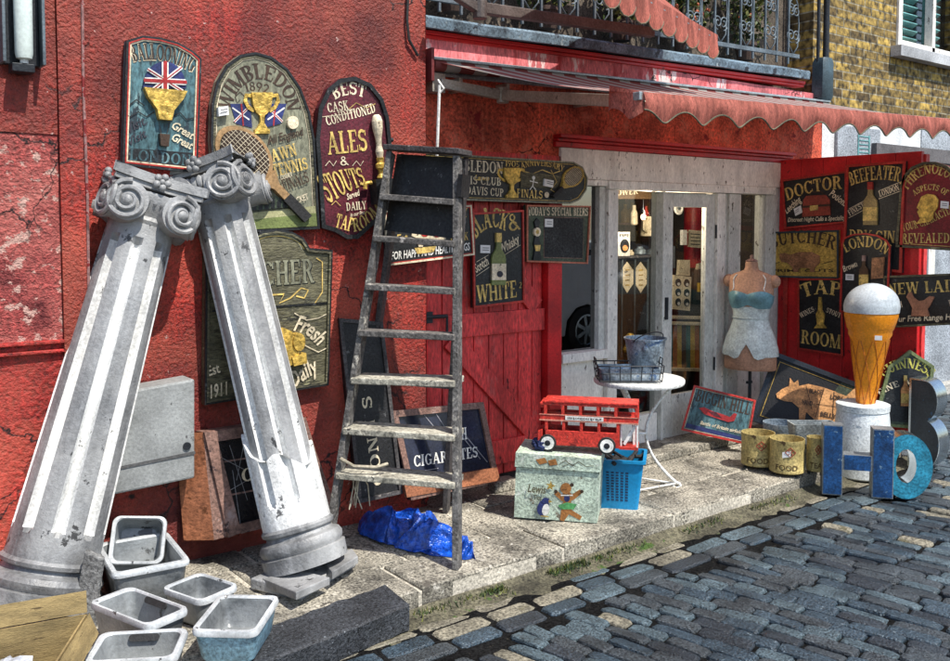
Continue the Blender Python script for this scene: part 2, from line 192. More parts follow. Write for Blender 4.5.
# ------------------------------------------------------------ mesh building
class MB:
    def __init__(s): s.v = []; s.f = []; s.mi = []; s.mats = []
    def _m(s, m):
        if m is None: return 0
        if m not in s.mats: s.mats.append(m)
        return s.mats.index(m)
    def add(s, vs, fs, m=None):
        o = len(s.v); s.v += [V(p) for p in vs]; k = s._m(m)
        for f in fs: s.f.append([i+o for i in f]); s.mi.append(k)
        return s
    def box(s, a, b, m=None, M=None):
        x0, y0, z0 = a; x1, y1, z1 = b
        vs = [V((x, y, z)) for z in (z0, z1) for x, y in ((x0, y0), (x1, y0), (x1, y1), (x0, y1))]
        if M is not None: vs = [M @ p for p in vs]
        return s.add(vs, [(0, 3, 2, 1), (4, 5, 6, 7), (0, 1, 5, 4), (1, 2, 6, 5), (2, 3, 7, 6), (3, 0, 4, 7)], m)
    def bar(s, p, q, w, h, up=(0, 0, 1), m=None):
        p = V(p); q = V(q); d = (q-p).normalized(); up = V(up)
        a = d.cross(up)
        if a.length < 1e-4: a = d.cross(V((1, 0, 0)))
        a.normalize(); b = a.cross(d); vs = []
        for c in (p, q):
            for i, j in ((-1, -1), (1, -1), (1, 1), (-1, 1)): vs.append(c + a*(w/2*i) + b*(h/2*j))
        return s.add(vs, [(3, 2, 1, 0), (4, 5, 6, 7), (0, 1, 5, 4), (1, 2, 6, 5), (2, 3, 7, 6), (3, 0, 4, 7)], m)
    def tube(s, pts, r, n=8, m=None, caps=True):
        pts = [V(p) for p in pts]; vs = []; fs = []; k = len(pts); pa = None
        for i, p in enumerate(pts):
            d = (pts[min(i+1, k-1)]-pts[max(i-1, 0)]).normalized()
            if pa is None:
                a = d.cross(V((0, 0, 1)))
                if a.length < .05: a = d.cross(V((1, 0, 0)))
            else: a = pa - d*pa.dot(d)
            a.normalize(); pa = a; b = d.cross(a); rr = r[i] if isinstance(r, (list, tuple)) else r
            for j in range(n):
                t = 2*PI*j/n; vs.append(p + a*(rr*math.cos(t)) + b*(rr*math.sin(t)))
        for i in range(k-1):
            for j in range(n): fs.append((i*n+j, i*n+(j+1) % n, (i+1)*n+(j+1) % n, (i+1)*n+j))
        if caps: fs += [tuple(range(n))[::-1], tuple(range((k-1)*n, k*n))]
        return s.add(vs, fs, m)
    def rings(s, rs, m=None, cap0=True, cap1=True):
        n = len(rs[0]); vs = [p for r in rs for p in r]; fs = []
        for i in range(len(rs)-1):
            for j in range(n): fs.append((i*n+j, i*n+(j+1) % n, (i+1)*n+(j+1) % n, (i+1)*n+j))
        if cap0: fs.append(tuple(range(n))[::-1])
        if cap1: fs.append(tuple(range((len(rs)-1)*n, len(rs)*n)))
        return s.add(vs, fs, m)
    def lathe(s, prof, n=24, m=None, M=None, cap0=True, cap1=True, c=(0, 0, 0)):
        c = V(c); rs = []
        for r, z in prof:
            q = [c + V((r*math.cos(2*PI*j/n), r*math.sin(2*PI*j/n), z)) for j in range(n)]
            rs.append([M @ p for p in q] if M is not None else q)
        return s.rings(rs, m, cap0, cap1)
    def prism(s, poly, z0, z1, m=None, M=None):
        n = len(poly); ar = sum(poly[i][0]*poly[(i+1) % n][1]-poly[(i+1) % n][0]*poly[i][1] for i in range(n))
        if ar < 0: poly = poly[::-1]
        vs = [V((x, y, z)) for z in (z0, z1) for x, y in poly]
        if M is not None: vs = [M @ p for p in vs]
        return s.add(vs, [tuple(range(n))[::-1], tuple(range(n, 2*n))] + [(i, (i+1) % n, n+(i+1) % n, n+i) for i in range(n)], m)
    def flat(s, poly, z, m=None):
        n = len(poly); ar = sum(poly[i][0]*poly[(i+1) % n][1]-poly[(i+1) % n][0]*poly[i][1] for i in range(n))
        if ar < 0: poly = poly[::-1]
        return s.add([(x, y, z) for x, y in poly], [tuple(range(n))], m)
    def ball(s, c, r, n=16, k=9, m=None, M=None):
        if not isinstance(r, (tuple, list)): r = (r, r, r)
        c = V(c); rs = []
        for i in range(k+1):
            t = -PI/2+PI*i/k; t = max(-PI/2+.05, min(PI/2-.05, t))
            q = [V((r[0]*math.cos(t)*math.cos(2*PI*j/n), r[1]*math.cos(t)*math.sin(2*PI*j/n), r[2]*math.sin(t))) for j in range(n)]
            rs.append([c + (M @ p if M is not None else p) for p in q])
        return s.rings(rs, m)
    def build(s, name, m=None, parent=None, smooth=False, bevel=0, loc=None):
        me = bpy.data.meshes.new(name); o0 = V(loc) if loc is not None else V((0, 0, 0))
        me.from_pydata([tuple(p-o0) for p in s.v], [], s.f)
        ms = s.mats or [m]
        if s.mats and m is not None and m not in s.mats: pass
        for x in ms: me.materials.append(x)
        if len(ms) > 1: me.polygons.foreach_set('material_index', s.mi)
        if smooth is True: me.polygons.foreach_set('use_smooth', [True]*len(me.polygons))
        o = bpy.data.objects.new(name, me); COL.objects.link(o); o.location = o0
        if smooth == 'auto':
            me.polygons.foreach_set('use_smooth', [True]*len(me.polygons)); me.set_sharp_from_angle(angle=R(40))
        if parent is not None: o.parent = parent
        if bevel:
            b = o.modifiers.new('bevel', 'BEVEL'); b.width = bevel; b.segments = 2; b.limit_method = 'ANGLE'; b.angle_limit = R(40)
        me.update(); return o
def tag(o, label=None, cat=None, group=None, kind=None):
    if label: o['label'] = label
    if cat: o['category'] = cat
    if group: o['group'] = group
    if kind: o['kind'] = kind
    return o
def thing(name, label, cat, loc=(0, 0, 0), M=None, group=None):
    o = bpy.data.objects.new(name, None); COL.objects.link(o); o.empty_display_size = .1
    o.matrix_world = Matrix.Translation(V(loc)) @ (M.to_4x4() if M is not None else Matrix.Identity(4))
    return tag(o, label, cat, group)
def basis(u, v, n): return Matrix(((u.x, v.x, n.x), (u.y, v.y, n.y), (u.z, v.z, n.z)))
def copy_tree(o, parent=None):
    c = o.copy(); COL.objects.link(c)
    if parent is not None: c.parent = parent
    for ch in list(o.children): copy_tree(ch, c)
    return c
def struct(o): o['kind'] = 'structure'; return o
def arc(cx, cy, rx, ry, a0, a1, n=14): return [(cx+rx*math.cos(R(a0+(a1-a0)*i/n)), cy+ry*math.sin(R(a0+(a1-a0)*i/n))) for i in range(n+1)]

# ------------------------------------------------------------ slab-serif sign lettering
TK, TN, SH = .21, .085, .075
def _st(x0, y0, x1, y1, w): return [(x0-w/2, y0), (x0+w/2, y0), (x1+w/2, y1), (x1-w/2, y1)]
def _h(x0, x1, y, t=TN): return [(x0, y), (x1, y), (x1, y+t), (x0, y+t)]
def _sf(x, y, w=.36): return [(x-w/2, y), (x+w/2, y), (x+w/2, y+SH), (x-w/2, y+SH)]
def _ar(cx, cy, rx, ry, a0, a1, tx=TK, ty=TN, n=12):
    out = []
    for i in range(n):
        a = R(a0+(a1-a0)*i/n); b = R(a0+(a1-a0)*(i+1)/n)
        o1 = (cx+rx*math.cos(a), cy+ry*math.sin(a)); o2 = (cx+rx*math.cos(b), cy+ry*math.sin(b))
        i1 = (cx+(rx-tx)*math.cos(a), cy+(ry-ty)*math.sin(a)); i2 = (cx+(rx-tx)*math.cos(b), cy+(ry-ty)*math.sin(b))
        out.append([i1, o1, o2, i2])
    return out
def _stem(x, w=TK, top=True, bot=True):
    r = [[_st(x, 0, x, 1, w)]]
    if top: r.append([_sf(x, 1-SH)])
    if bot: r.append([_sf(x, 0)])
    return r
def glyph(c):
    g = []
    if c == 'A': return [[_st(.12, 0, .46, 1, .10)], [_st(.78, 0, .46, 1, .21)], [_h(.24, .68, .3)], [_sf(.12, 0, .3)], [_sf(.78, 0, .36)]], .96
    if c == 'B': return _stem(.2) + [_ar(.36, .755, .33, .245, -90, 90), _ar(.36, .27, .38, .27, -90, 90), [_h(.2, .38, 1-TN)], [_h(.2, .38, .475)], [_h(.2, .38, 0)]], .80
    if c == 'C': return [_ar(.44, .5, .42, .5, 40, 320), [_st(.76, .68, .76, .95, .09)], [_st(.76, .05, .76, .3, .07)]], .86
    if c == 'D': return _stem(.2) + [_ar(.36, .5, .48, .5, -90, 90), [_h(.2, .38, 1-TN)], [_h(.2, .38, 0)]], .90
    if c == 'E': return _stem(.2) + [[_h(.2, .68, 1-TN)], [_h(.2, .54, .47)], [_h(.2, .7, 0)], [_st(.66, .7, .66, 1-TN, .07)], [_st(.68, TN, .68, .3, .07)]], .77
    if c == 'F': return _stem(.2) + [[_h(.2, .66, 1-TN)], [_h(.2, .54, .47)], [_st(.64, .7, .64, 1-TN, .07)]], .71
    if c == 'G': return [_ar(.44, .5, .42, .5, 40, 325), [_st(.76, .68, .76, .95, .09)], [_st(.74, .06, .74, .42, .18)], [_sf(.7, .4, .34)]], .92
    if c == 'H': return _stem(.2) + _stem(.74) + [[_h(.2, .74, .46)]], .94
    if c == 'I': return _stem(.21), .42
    if c == 'J': return [[_st(.42, .22, .42, 1, TK)], [_sf(.42, 1-SH)], _ar(.26, .25, .265, .25, 180, 360, .2, TN)], .62
    if c == 'K': return _stem(.2) + [[_st(.28, .42, .74, 1, .09)], [_st(.76, 0, .42, .6, .21)], [_sf(.76, 0, .32)], [_sf(.7, 1-SH, .3)]], .92
    if c == 'L': return _stem(.2) + [[_h(.2, .66, 0)], [_st(.64, TN, .64, .32, .07)]], .72
    if c == 'M': return [[_st(.14, 0, .14, 1, .08)], [_st(.52, 0, .18, 1, .2)], [_st(.52, 0, .88, 1, .08)], [_st(.9, 0, .9, 1, .2)], [_sf(.14, 0, .26)], [_sf(.9, 0, .34)], [_sf(.12, 1-SH, .22)], [_sf(.93, 1-SH, .28)]], 1.12
    if c == 'N': return [[_st(.14, 0, .14, 1, .09)], [_st(.72, 0, .18, 1, .22)], [_st(.74, 0, .74, 1, .09)], [_sf(.14, 0, .28)], [_sf(.74, 1-SH, .28)], [_sf(.1, 1-SH, .2)]], .92
    if c in 'O0': return [_ar(.46, .5, .44, .5, 0, 360, TK, TN, 24)], .92
    if c == 'P': return _stem(.2) + [_ar(.36, .73, .36, .27, -90, 90), [_h(.2, .38, 1-TN)], [_h(.2, .38, .46)]], .76
    if c == 'Q': return [_ar(.46, .5, .44, .5, 0, 360, TK, TN, 24), [_st(.8, -.1, .5, .25, .14)]], .92
    if c == 'R': return _stem(.2) + [_ar(.36, .74, .36, .26, -90, 90), [_h(.2, .38, 1-TN)], [_h(.2, .4, .48)], [_st(.74, 0, .46, .5, .2)], [_sf(.76, 0, .28)]], .88
    if c == 'S': return [_ar(.36, .735, .32, .265, 35, 270, .17, .13), _ar(.36, .30, .34, .30, -150, 90, .18, .13), [_st(.63, .7, .63, .95, .07)], [_st(.06, .06, .06, .32, .07)]], .74
    if c == 'T': return _stem(.38, top=False) + [[_h(.03, .73, 1-TN)], [_st(.07, .68, .07, 1-TN, .08)], [_st(.69, .68, .69, 1-TN, .08)]], .76
    if c == 'U': return [[_st(.2, .3, .2, 1, TK)], [_st(.72, .3, .72, 1, .09)], [_sf(.2, 1-SH)], [_sf(.72, 1-SH, .28)], _ar(.43, .32, .335, .32, 180, 360, .2, .11)], .9
    if c == 'V': return [[_st(.46, 0, .14, 1, .21)], [_st(.46, 0, .8, 1, .09)], [_sf(.14, 1-SH)], [_sf(.8, 1-SH, .26)]], .92
    if c == 'W': return [[_st(.34, 0, .13, 1, .19)], [_st(.34, 0, .6, 1, .08)], [_st(.84, 0, .6, 1, .19)], [_st(.84, 0, 1.1, 1, .08)], [_sf(.13, 1-SH, .3)], [_sf(.6, 1-SH, .26)], [_sf(1.1, 1-SH, .24)]], 1.2
    if c == 'X': return [[_st(.74, 0, .14, 1, .21)], [_st(.12, 0, .72, 1, .09)], [_sf(.12, 0, .24)], [_sf(.76, 0, .3)], [_sf(.14, 1-SH, .3)], [_sf(.74, 1-SH, .24)]], .88
    if c == 'Y': return [[_st(.44, 0, .44, .5, TK)], [_st(.44, .42, .14, 1, .2)], [_st(.44, .42, .76, 1, .09)], [_sf(.44, 0)], [_sf(.14, 1-SH, .3)], [_sf(.76, 1-SH, .26)]], .88
    if c == 'Z': return [[_h(.06, .7, 1-TN)], [_h(.06, .72, 0)], [_st(.14, 0, .62, 1, .2)]], .78
    if c == '1': return [[_st(.24, 0, .24, 1, .18)], [_sf(.24, 0)], [_st(.1, .78, .24, .95, .1)]], .46
    if c == '2': return [_ar(.34, .7, .3, .3, -20, 170, .15, .1), [_st(.14, 0, .52, .62, .15)], [_h(.06, .66, 0, .13)]], .72
    if c == '5': return [_ar(.32, .3, .32, .3, -150, 130, .16, .1), [_st(.14, .45, .14, 1, .09)], [_h(.12, .6, .87, .13)]], .7
    if c == '6': return [_ar(.34, .31, .31, .31, 0, 360, .14, .09, 16), [_st(.12, .3, .44, 1, .13)]], .7
    if c == '8': return [_ar(.34, .74, .26, .26, 0, 360, .12, .09, 16), _ar(.34, .28, .31, .28, 0, 360, .14, .09, 16)], .7
    if c == '9': return [_ar(.34, .69, .31, .31, 0, 360, .14, .09, 16), [_st(.26, 0, .58, .7, .13)]], .7
    if c == '&': return [_ar(.38, .78, .22, .22, 0, 360, .1, .09, 16), _ar(.36, .28, .34, .28, 20, 330, .17, .1), [_st(.8, 0, .3, .66, .17)]], .92
    if c == "'": return [[_st(.12, .66, .14, 1, .12)]], .26
    if c in '.,': return [[_st(.12, 0, .12, .16, .16)]], .26
    if c == '-': return [[_h(.05, .4, .42, .12)]], .46
    return [], .4
# unserifed bold outlines for the plain letters (built-in font)
_fc = {}
def font_polys(txt, shear=.0, bold=.0):
    k = (txt, shear, bold)
    if k in _fc: return _fc[k]
    cu = bpy.data.curves.new('lettering', 'FONT'); cu.body = txt; cu.size = 1; cu.shear = shear; cu.offset = bold; cu.resolution_u = 2
    o = bpy.data.objects.new('lettering', cu); COL.objects.link(o)
    dg = bpy.context.evaluated_depsgraph_get(); me = o.evaluated_get(dg).to_mesh()
    vs = [(v.co.x, v.co.y) for v in me.vertices]; fs = [tuple(p.vertices) for p in me.polygons]
    o.evaluated_get(dg).to_mesh_clear(); bpy.data.objects.remove(o); bpy.data.curves.remove(cu)
    _fc[k] = (vs, fs); return _fc[k]

class Sign:
    """a sign board whose outline and artwork are measured on its own plane"""
    def __init__(s, name, label, cat, p, n, bl, br, t=.025, group=None, level=False):
        n = V(n).normalized(); s.p = V(p); s.n = n
        a = hit(*bl, s.p, n); b = hit(*br, s.p, n)
        s.u = (b-a).normalized(); s.v = n.cross(s.u); s.o = a; s.t = t; s.k = 0
        s.root = thing(name, label, cat, a, basis(s.u, s.v, n), group); s.parts = {}
    def L(s, px, py):
        d = hit(px, py, s.p + s.n*s.t, s.n)-s.o; return (d.dot(s.u), d.dot(s.v))
    def P(s, pts): return [s.L(*q) for q in pts]
    def mb(s, part, m):
        if (part, m) not in s.parts: s.parts[(part, m)] = MB()
        return s.parts[(part, m)]
    def z(s): s.k += 1; return s.t + .0012 + s.k*.0004
    def board(s, pts, m, part='board'): s.out = s.P(pts); s.mb(part, m).prism(s.out, 0, s.t); return s
    def frame(s, m, w=.014, h=.008, part='frame', inset=0.):
        pts = s.out; n = len(pts); cx = sum(p[0] for p in pts)/n; cy = sum(p[1] for p in pts)/n
        ar = sum(pts[i][0]*pts[(i+1) % n][1]-pts[(i+1) % n][0]*pts[i][1] for i in range(n))
        if ar < 0: pts = pts[::-1]
        def off(d):
            r = []
            for i in range(n):
                a, b, c = V(pts[i-1]), V(pts[i]), V(pts[(i+1) % n])
                e = (b-a).normalized(); f = (c-b).normalized(); n1 = V((-e.y, e.x)); n2 = V((-f.y, f.x)); m_ = n1+n2
                m_ = m_*(1/max(.35, m_.dot(n1))) if m_.length > 1e-5 else n1
                r.append(tuple(b+m_*d))
            return r
        o = off(inset); i_ = off(inset+w); z0 = s.t-.003; z1 = s.t+h; B = s.mb(part, m)
        if inset > 0: z0 = s.t+.0004; z1 = s.t+h
        vs = [(*p, z0) for p in o]+[(*p, z1) for p in o]+[(*p, z1) for p in i_]+[(*p, z0) for p in i_]
        fs = []
        for j in range(n):
            q = (j+1) % n; fs += [(j, q, n+q, n+j), (n+j, n+q, 2*n+q, 2*n+j), (2*n+j, 2*n+q, 3*n+q, 3*n+j)]
        B.add(vs, fs); return s
    def poly(s, pts, m, part='artwork', h=None, local=False):
        q = pts if local else s.P(pts); z = s.z()
        if h is None: s.mb(part, m).flat(q, z)
        else: s.mb(part, m).prism(q, s.t-.001, s.t+h+s.k*.0003)
        return s
    def line(s, pts, w, m, part='artwork'):
        q = [V(a) for a in s.P(pts)]; vs = []; fs = []; z = s.z(); k = len(q)
        for i in range(k):
            d = (q[min(i+1, k-1)]-q[max(i-1, 0)]).normalized(); nn = V((-d.y, d.x))*w/2
            vs += [(*(q[i]+nn), z), (*(q[i]-nn), z)]
        s.mb(part, m).add(vs, [(2*i, 2*i+1, 2*i+3, 2*i+2) for i in range(k-1)]); return s
    def text(s, txt, path, hpx, m, part='lettering', plain=False, shear=0., bold=.02, sp=.06, h2=None, up=None):
        """letters set along a measured baseline, cap height hpx (to h2 at its end)"""
        q = [V(a) for a in s.P(path)]
        seg = [0]
        for i in range(len(q)-1): seg.append(seg[-1]+(q[i+1]-q[i]).length)
        tot = seg[-1]; mx, my = path[len(path)//2]
        unit = (V(s.L(mx, my-5))-V(s.L(mx, my))).length/5; H0 = hpx*unit; H1 = (h2 or hpx)*unit
        def at(t):
            t = max(0, min(tot, t)); i = 0
            while i < len(seg)-2 and t > seg[i+1]: i += 1
            f = (t-seg[i])/max(1e-6, seg[i+1]-seg[i]); p = q[i].lerp(q[i+1], f)
            d = q[i+1]-q[i]
            if up is None:
                # smooth the direction over a short stretch
                j = min(len(q)-1, i+1); d0 = q[i]-q[max(0, i-1)] if i > 0 else d; d1 = q[min(len(q)-1, i+2)]-q[j] if i+2 < len(q) else d
                d = (d0.lerp(d, .5+f) if f < .5 else d.lerp(d1, f-.5)).normalized(); nn = V((-d.y, d.x))
            else: nn = V(up)
            return p, nn
        s.n_t = getattr(s, 'n_t', 0)+1; B = s.parts[(part, m, s.n_t)] = MB(); zb = s.z()
        if plain:
            vs, fs = font_polys(txt, shear, bold); x0 = min(v[0] for v in vs); x1 = max(v[0] for v in vs)
            out = []
            for x, y in vs:
                f = (x-x0)/(x1-x0); p, nn = at(f*tot); out.append((*(p+nn*((y/.7)*(H0+(H1-H0)*f))), zb))
            B.add(out, fs); return s
        W = []; 
        for c in txt: W.append(glyph(c))
        full = sum(w for _, w in W)+sp*(len(W)-1); x = 0
        for g, w in W:
            for k, prim in enumerate(g):
                for pl in prim:
                    out = []
                    for a, b in pl:
                        f = (x+a)/full; p, nn = at(f*tot); out.append((*(p+nn*(b*(H0+(H1-H0)*f))), zb+k*.00012))
                    ar = sum(out[i][0]*out[(i+1) % 4][1]-out[(i+1) % 4][0]*out[i][1] for i in range(4))
                    B.add(out if ar > 0 else out[::-1], [(0, 1, 2, 3)])
            x += w+sp
        return s
    def tagpaper(s, x, y, w=9, h=8, tilt=-.15):
        pts = [(x, y), (x+w, y+w*tilt), (x+w-h*tilt*.5, y+h+w*tilt), (x-h*tilt*.5, y+h)]
        s.poly(pts, tag_m, 'price_tag', h=.003)
        for j in (.35, .62): s.line([(x+1.5, y+h*j), (x+w-1.5, y+h*j+w*tilt*.8)], .0035, ink, 'price_tag_writing')
        for k in list(s.parts):
            if k[0] == 'price_tag_writing':
                for v in s.parts[k].v: v.z = max(v.z, s.t+.004+s.k*.0004)
        return s
    def cup(s, x, y, w, h, m=None, hh=.012):
        """trophy cup with two handles, centred on x, from y (top) down"""
        m = m or gold_relief
        prof = [(.42, 0), (.40, .12), (.36, .32), (.24, .48), (.09, .56), (.07, .72), (.12, .78), (.22, .88), (.30, .9), (.30, 1)]
        s.poly([(x-a*w, y+b*h) for a, b in prof]+[(x+a*w, y+b*h) for a, b in prof[::-1]], m, 'trophy_cup', h=hh)
        for sg in (-1, 1):
            s.line([(x+sg*.38*w, y+.08*h), (x+sg*.62*w, y+.06*h), (x+sg*.66*w, y+.2*h), (x+sg*.52*w, y+.36*h), (x+sg*.3*w, y+.44*h)], w*.0006+.004, m, 'trophy_cup')
        return s
    def bottle(s, x, y, w, h, body, label, cap):
        prof = [(.16, 0), (.16, .22), (.2, .30), (.46, .42), (.5, .5), (.5, 1)]
        s.poly([(x-a*w, y+b*h) for a, b in prof]+[(x+a*w, y+b*h) for a, b in prof[::-1]], body, 'bottle', h=.012)
        s.poly([(x-.5*w, y+.58*h), (x+.5*w, y+.58*h), (x+.5*w, y+.9*h), (x-.5*w, y+.9*h)], label, 'bottle_label', h=.014)
        s.poly([(x-.18*w, y-.02*h), (x+.18*w, y-.02*h), (x+.18*w, y+.16*h), (x-.18*w, y+.16*h)], cap, 'bottle_cap', h=.014)
        return s
    def racket(s, head, end, a, b, m, grip=.3):
        hx, hy = head; ex, ey = end; d = math.hypot(ex-hx, ey-hy); ux, uy = (ex-hx)/d, (ey-hy)/d; vx, vy = -uy, ux
        E = lambda r, t: (hx+ux*a*r*math.cos(t)+vx*b*r*math.sin(t), hy+uy*a*r*math.cos(t)+vy*b*r*math.sin(t))
        ring = [E(1, 2*PI*i/28) for i in range(28)]; inner = [E(.84, 2*PI*i/28) for i in range(28)]
        for i in range(28):
            j = (i+1) % 28; s.mb('racket', m).prism(s.P([ring[i], ring[j], inner[j], inner[i]]), s.t, s.t+.014)
        s.poly(inner, brown_dark, 'racket_strings')
        for k in range(-5, 6):
            f = k/6; q = math.sqrt(1-f*f)*.84
            s.line([(hx+vx*b*f*.84+ux*a*q, hy+vy*b*f*.84+uy*a*q), (hx+vx*b*f*.84-ux*a*q, hy+vy*b*f*.84-uy*a*q)], .0022, cream, 'racket_strings')
            s.line([(hx+ux*a*f*.84+vx*b*q, hy+uy*a*f*.84+vy*b*q), (hx+ux*a*f*.84-vx*b*q, hy+uy*a*f*.84-vy*b*q)], .0022, cream, 'racket_strings')
        w = b*.16; P_ = lambda t, o: (hx+ux*t+vx*o, hy+uy*t+vy*o)
        g0 = d*(1-grip)
        s.poly([P_(a*.93, b*.45), P_(a*1.3, w), P_(g0, w), P_(g0, -w), P_(a*1.3, -w), P_(a*.93, -b*.45)], m, 'racket', h=.012)
        s.poly([P_(g0, w*1.3), P_(d, w*1.3), P_(d, -w*1.3), P_(g0, -w*1.3)], rubber, 'racket_grip', h=.014)
        return s
    def done(s, bevel=.0):
        for k, B in s.parts.items(): B.build(k[0], k[1], s.root, bevel=bevel if k[0] in ('board',) else 0)
        return s.root

# ------------------------------------------------------------ ground: cobbled street and flagged pavement
KY = -1.08                                   # kerb line, parallel to the shop front
B = MB(); B.add([(-40, -60, -.1035), (120, -60, -.1035), (120, 60, -.1035), (-40, 60, -.1035)], [(0, 1, 2, 3)])
struct(B.build('street_ground', joint_dirt))
def sett(B, c, ax, l, w, m, zt=-.088, tilt=.0025):
    """one worn stone: a pillow-topped block"""
    ax = V((math.cos(ax), math.sin(ax), 0)); ay = V((-ax.y, ax.x, 0)); c = V((c[0], c[1], 0)); rs = []; l += .006; w += .004
    tx = random.gauss(0, tilt); ty = random.gauss(0, tilt); j = [random.uniform(.93, 1.03) for _ in range(4)]
    for k, (sc, z) in enumerate(((1, -.13), (1, zt-.012), (.955, zt-.003), (.84, zt))):
        q = []
        for i, (a, b) in enumerate(((-1, -.72), (-.82, -1), (.82, -1), (1, -.72), (1, .72), (.82, 1), (-.82, 1), (-1, .72))):
            a *= j[i//2]*(sc if k else 1); b *= sc*(1 if k < 2 else .97)
            q.append(c+ax*(a*l/2)+ay*(b*w/2)+V((0, 0, z+(a*tx+b*ty if k else 0))))
        rs.append(q)
    B.rings(rs, m, cap0=False)
B = MB()
ANG = math.atan2(.98, -.20)                   # the rows run across the street
du = V((math.cos(ANG), math.sin(ANG))); dv = V((du.y, -du.x))
rw = .078
for r in range(-12, 225):
    t = -6 + random.random()*.2
    while t < 6:
        l = l0 = random.uniform(.14, .25); p = dv*(r*rw+1.2) + du*(t+l/2) + V((0.5, -1.5))
        p = p + V((math.sin(t*1.3+r*.05)*.03, math.sin(t*.9)*.02+random.gauss(0, .004)))
        x, y = p.x, p.y
        ok = (y < KY-.43 if x < 6.3 else y < -.02) and y > -3.6 - max(0, 1.2-x) and 1.1 < x < 15
        if x > 6.3 and x < 6.5 and y > KY-.42: ok = y < KY
        if x < 6.3:                            # cut the end stones to meet the gutter courses
            ye = y+du.y*l/2
            if y-du.y*l/2 < KY-.50 and ye > KY-.405: cut = (ye-(KY-.405))/du.y; l -= cut; x -= du.x*cut/2; y -= du.y*cut/2; ok = y > -3.6-max(0, 1.2-x) and 1.1 < x
            elif ye > KY-.405: ok = False
        step = l if ok or l > .14 else l
        lt = l
        if ok:
            near = y > -1.72 and x < 3.05
            m = random.choice((sett_pale, setts[3], setts[1])) if near and random.random() < .6 else random.choices(setts, (4, 4, 2, 3))[0]
            if 4.6 < x < 6.2 and y > -2.0 and random.random() < .12: m = sett_pale
            sett(B, (x, y), ANG+random.gauss(0, .02), l-.010, rw-random.uniform(.004, .010), m, -.088+random.gauss(0, .003))
        t += l0
# gutter courses beside the kerb
for k, yy in enumerate((-.125, -.235, -.342)):
    x = 1.5
    while x < 6.5:
        l = random.uniform(.2, .34)
        if not (k == 0 and random.random() < .12): sett(B, (x+l/2, KY+yy), random.gauss(0, .015), l-.022, .092, random.choices([sett_pale]+setts, ((7, .4, .6, .3, 1), (3, 1, 2, .5, 2), (1, 2, 2, 1, 2))[k])[0], -.09-.006*(2-k))
        x += l
struct(B.build('cobbled_street', None, smooth=False))
# gutter earth with moss
B = MB(); n = 60; vs = []
for i in range(n+1):
    x = 1.9+4.6*i/n
    for yy, zz in ((KY-.005, -.07), (KY-.04, -.089), (KY-.13, -.1035), (KY-.46, -.114)):
        vs.append((x, yy, zz+noise.noise(V((x*6, yy*9, 0)))*.007))
B.add(vs, [(4*i+j, 4*i+j+1, 4*i+j+5, 4*i+j+4) for i in range(n) for j in range(3)]); struct(B.build('mossy_gutter', gutter_moss, smooth=True))
B = MB()
for _ in range(1500):
    a = random.random(); x = random.choice((random.uniform(2.5, 3.25), random.uniform(2.1, 5)));
    if noise.noise(V((x*3.1, 2, 0))) < -.05: continue
    y = KY-.03-abs(random.gauss(0, .035)); h = random.uniform(.01, .028); d = random.uniform(0, 6.28); w = .004
    c = V((x, y, -.085)); e = V((math.cos(d), math.sin(d), 0))
    B.add([c-e*w, c+e*w, c+V((random.gauss(0, .008), random.gauss(0, .008), h))], [(0, 1, 2)], random.choice(leafs))
tag(B.build('gutter_grass'), 'short green moss and weeds growing along the kerb', 'moss', kind='stuff')
# pavement of york stone flags, kerb stones along the edge
B = MB(); B.box((-3, KY+.012, -.2), (6.38, .3, -.012)); B.box((-3, -3.2, -.2), (1.36, KY+.012, -.012)); struct(B.build('pavement_bed', mortar))
def flag(B, x0, x1, y0, y1, z=0., g=.010):
    a, b = V((x0+g, y0+g)), V((x1-g, y1-g)); nx = 5; ny = 4; rs = []; top = []
    t1, t2 = random.gauss(0, .003), random.gauss(0, .003)
    per = [(a.x, a.y), ((a.x+b.x)/2, a.y+random.gauss(0, .004)), (b.x, a.y), (b.x+random.gauss(0, .004), (a.y+b.y)/2), (b.x, b.y), ((a.x+b.x)/2, b.y), (a.x, b.y), (a.x, (a.y+b.y)/2)]
    cx, cy = (a.x+b.x)/2, (a.y+b.y)/2
    for sx, dz in ((0, -.09), (0, -.010), (.007, -.002), (.02, 0)):
        q = []
        for x, y in per:
            ux = x-cx; uy = y-cy; q.append(V((cx+ux-math.copysign(min(sx, abs(ux)), ux), cy+uy-math.copysign(min(sx, abs(uy)), uy), z+dz+(t1*ux+t2*uy)*3*(dz > -.05))))
        rs.append(q)
    B.rings(rs, None, cap0=False)
B = MB(); x = 1.36
while x < 6.38:
    l = min(random.uniform(.62, .98), 6.38-x); l = 6.38-x if 6.38-x-l < .3 else l; flag(B, x, x+l, KY, KY+.34, random.gauss(.002, .002)); x += l
x = -3
while x < 6.38:
    l = min(random.uniform(.45, .75), 6.38-x); l = 6.38-x if 6.38-x-l < .25 else l
    flag(B, x, x+l, KY+.34, KY+.74, random.gauss(0, .002)); x += l
x = -3.2
while x < 6.38:
    l = min(random.uniform(.4, .8), 6.38-x); l = 6.38-x if 6.38-x-l < .25 else l
    flag(B, x, x+l, KY+.74, .1, random.gauss(0, .002)); x += l
for yy in (-3.1, -2.6, -2.1, -1.6, -1.1+.02):
    x = -3
    while x < 1.36: l = min(random.uniform(.45, .7), 1.36-x); l = 1.36-x if 1.36-x-l < .2 else l; flag(B, x, x+l, yy, yy+.5 if yy < -1.5 else KY+.34, random.gauss(0, .002)); x += l
struct(B.build('pavement', york, smooth=False))
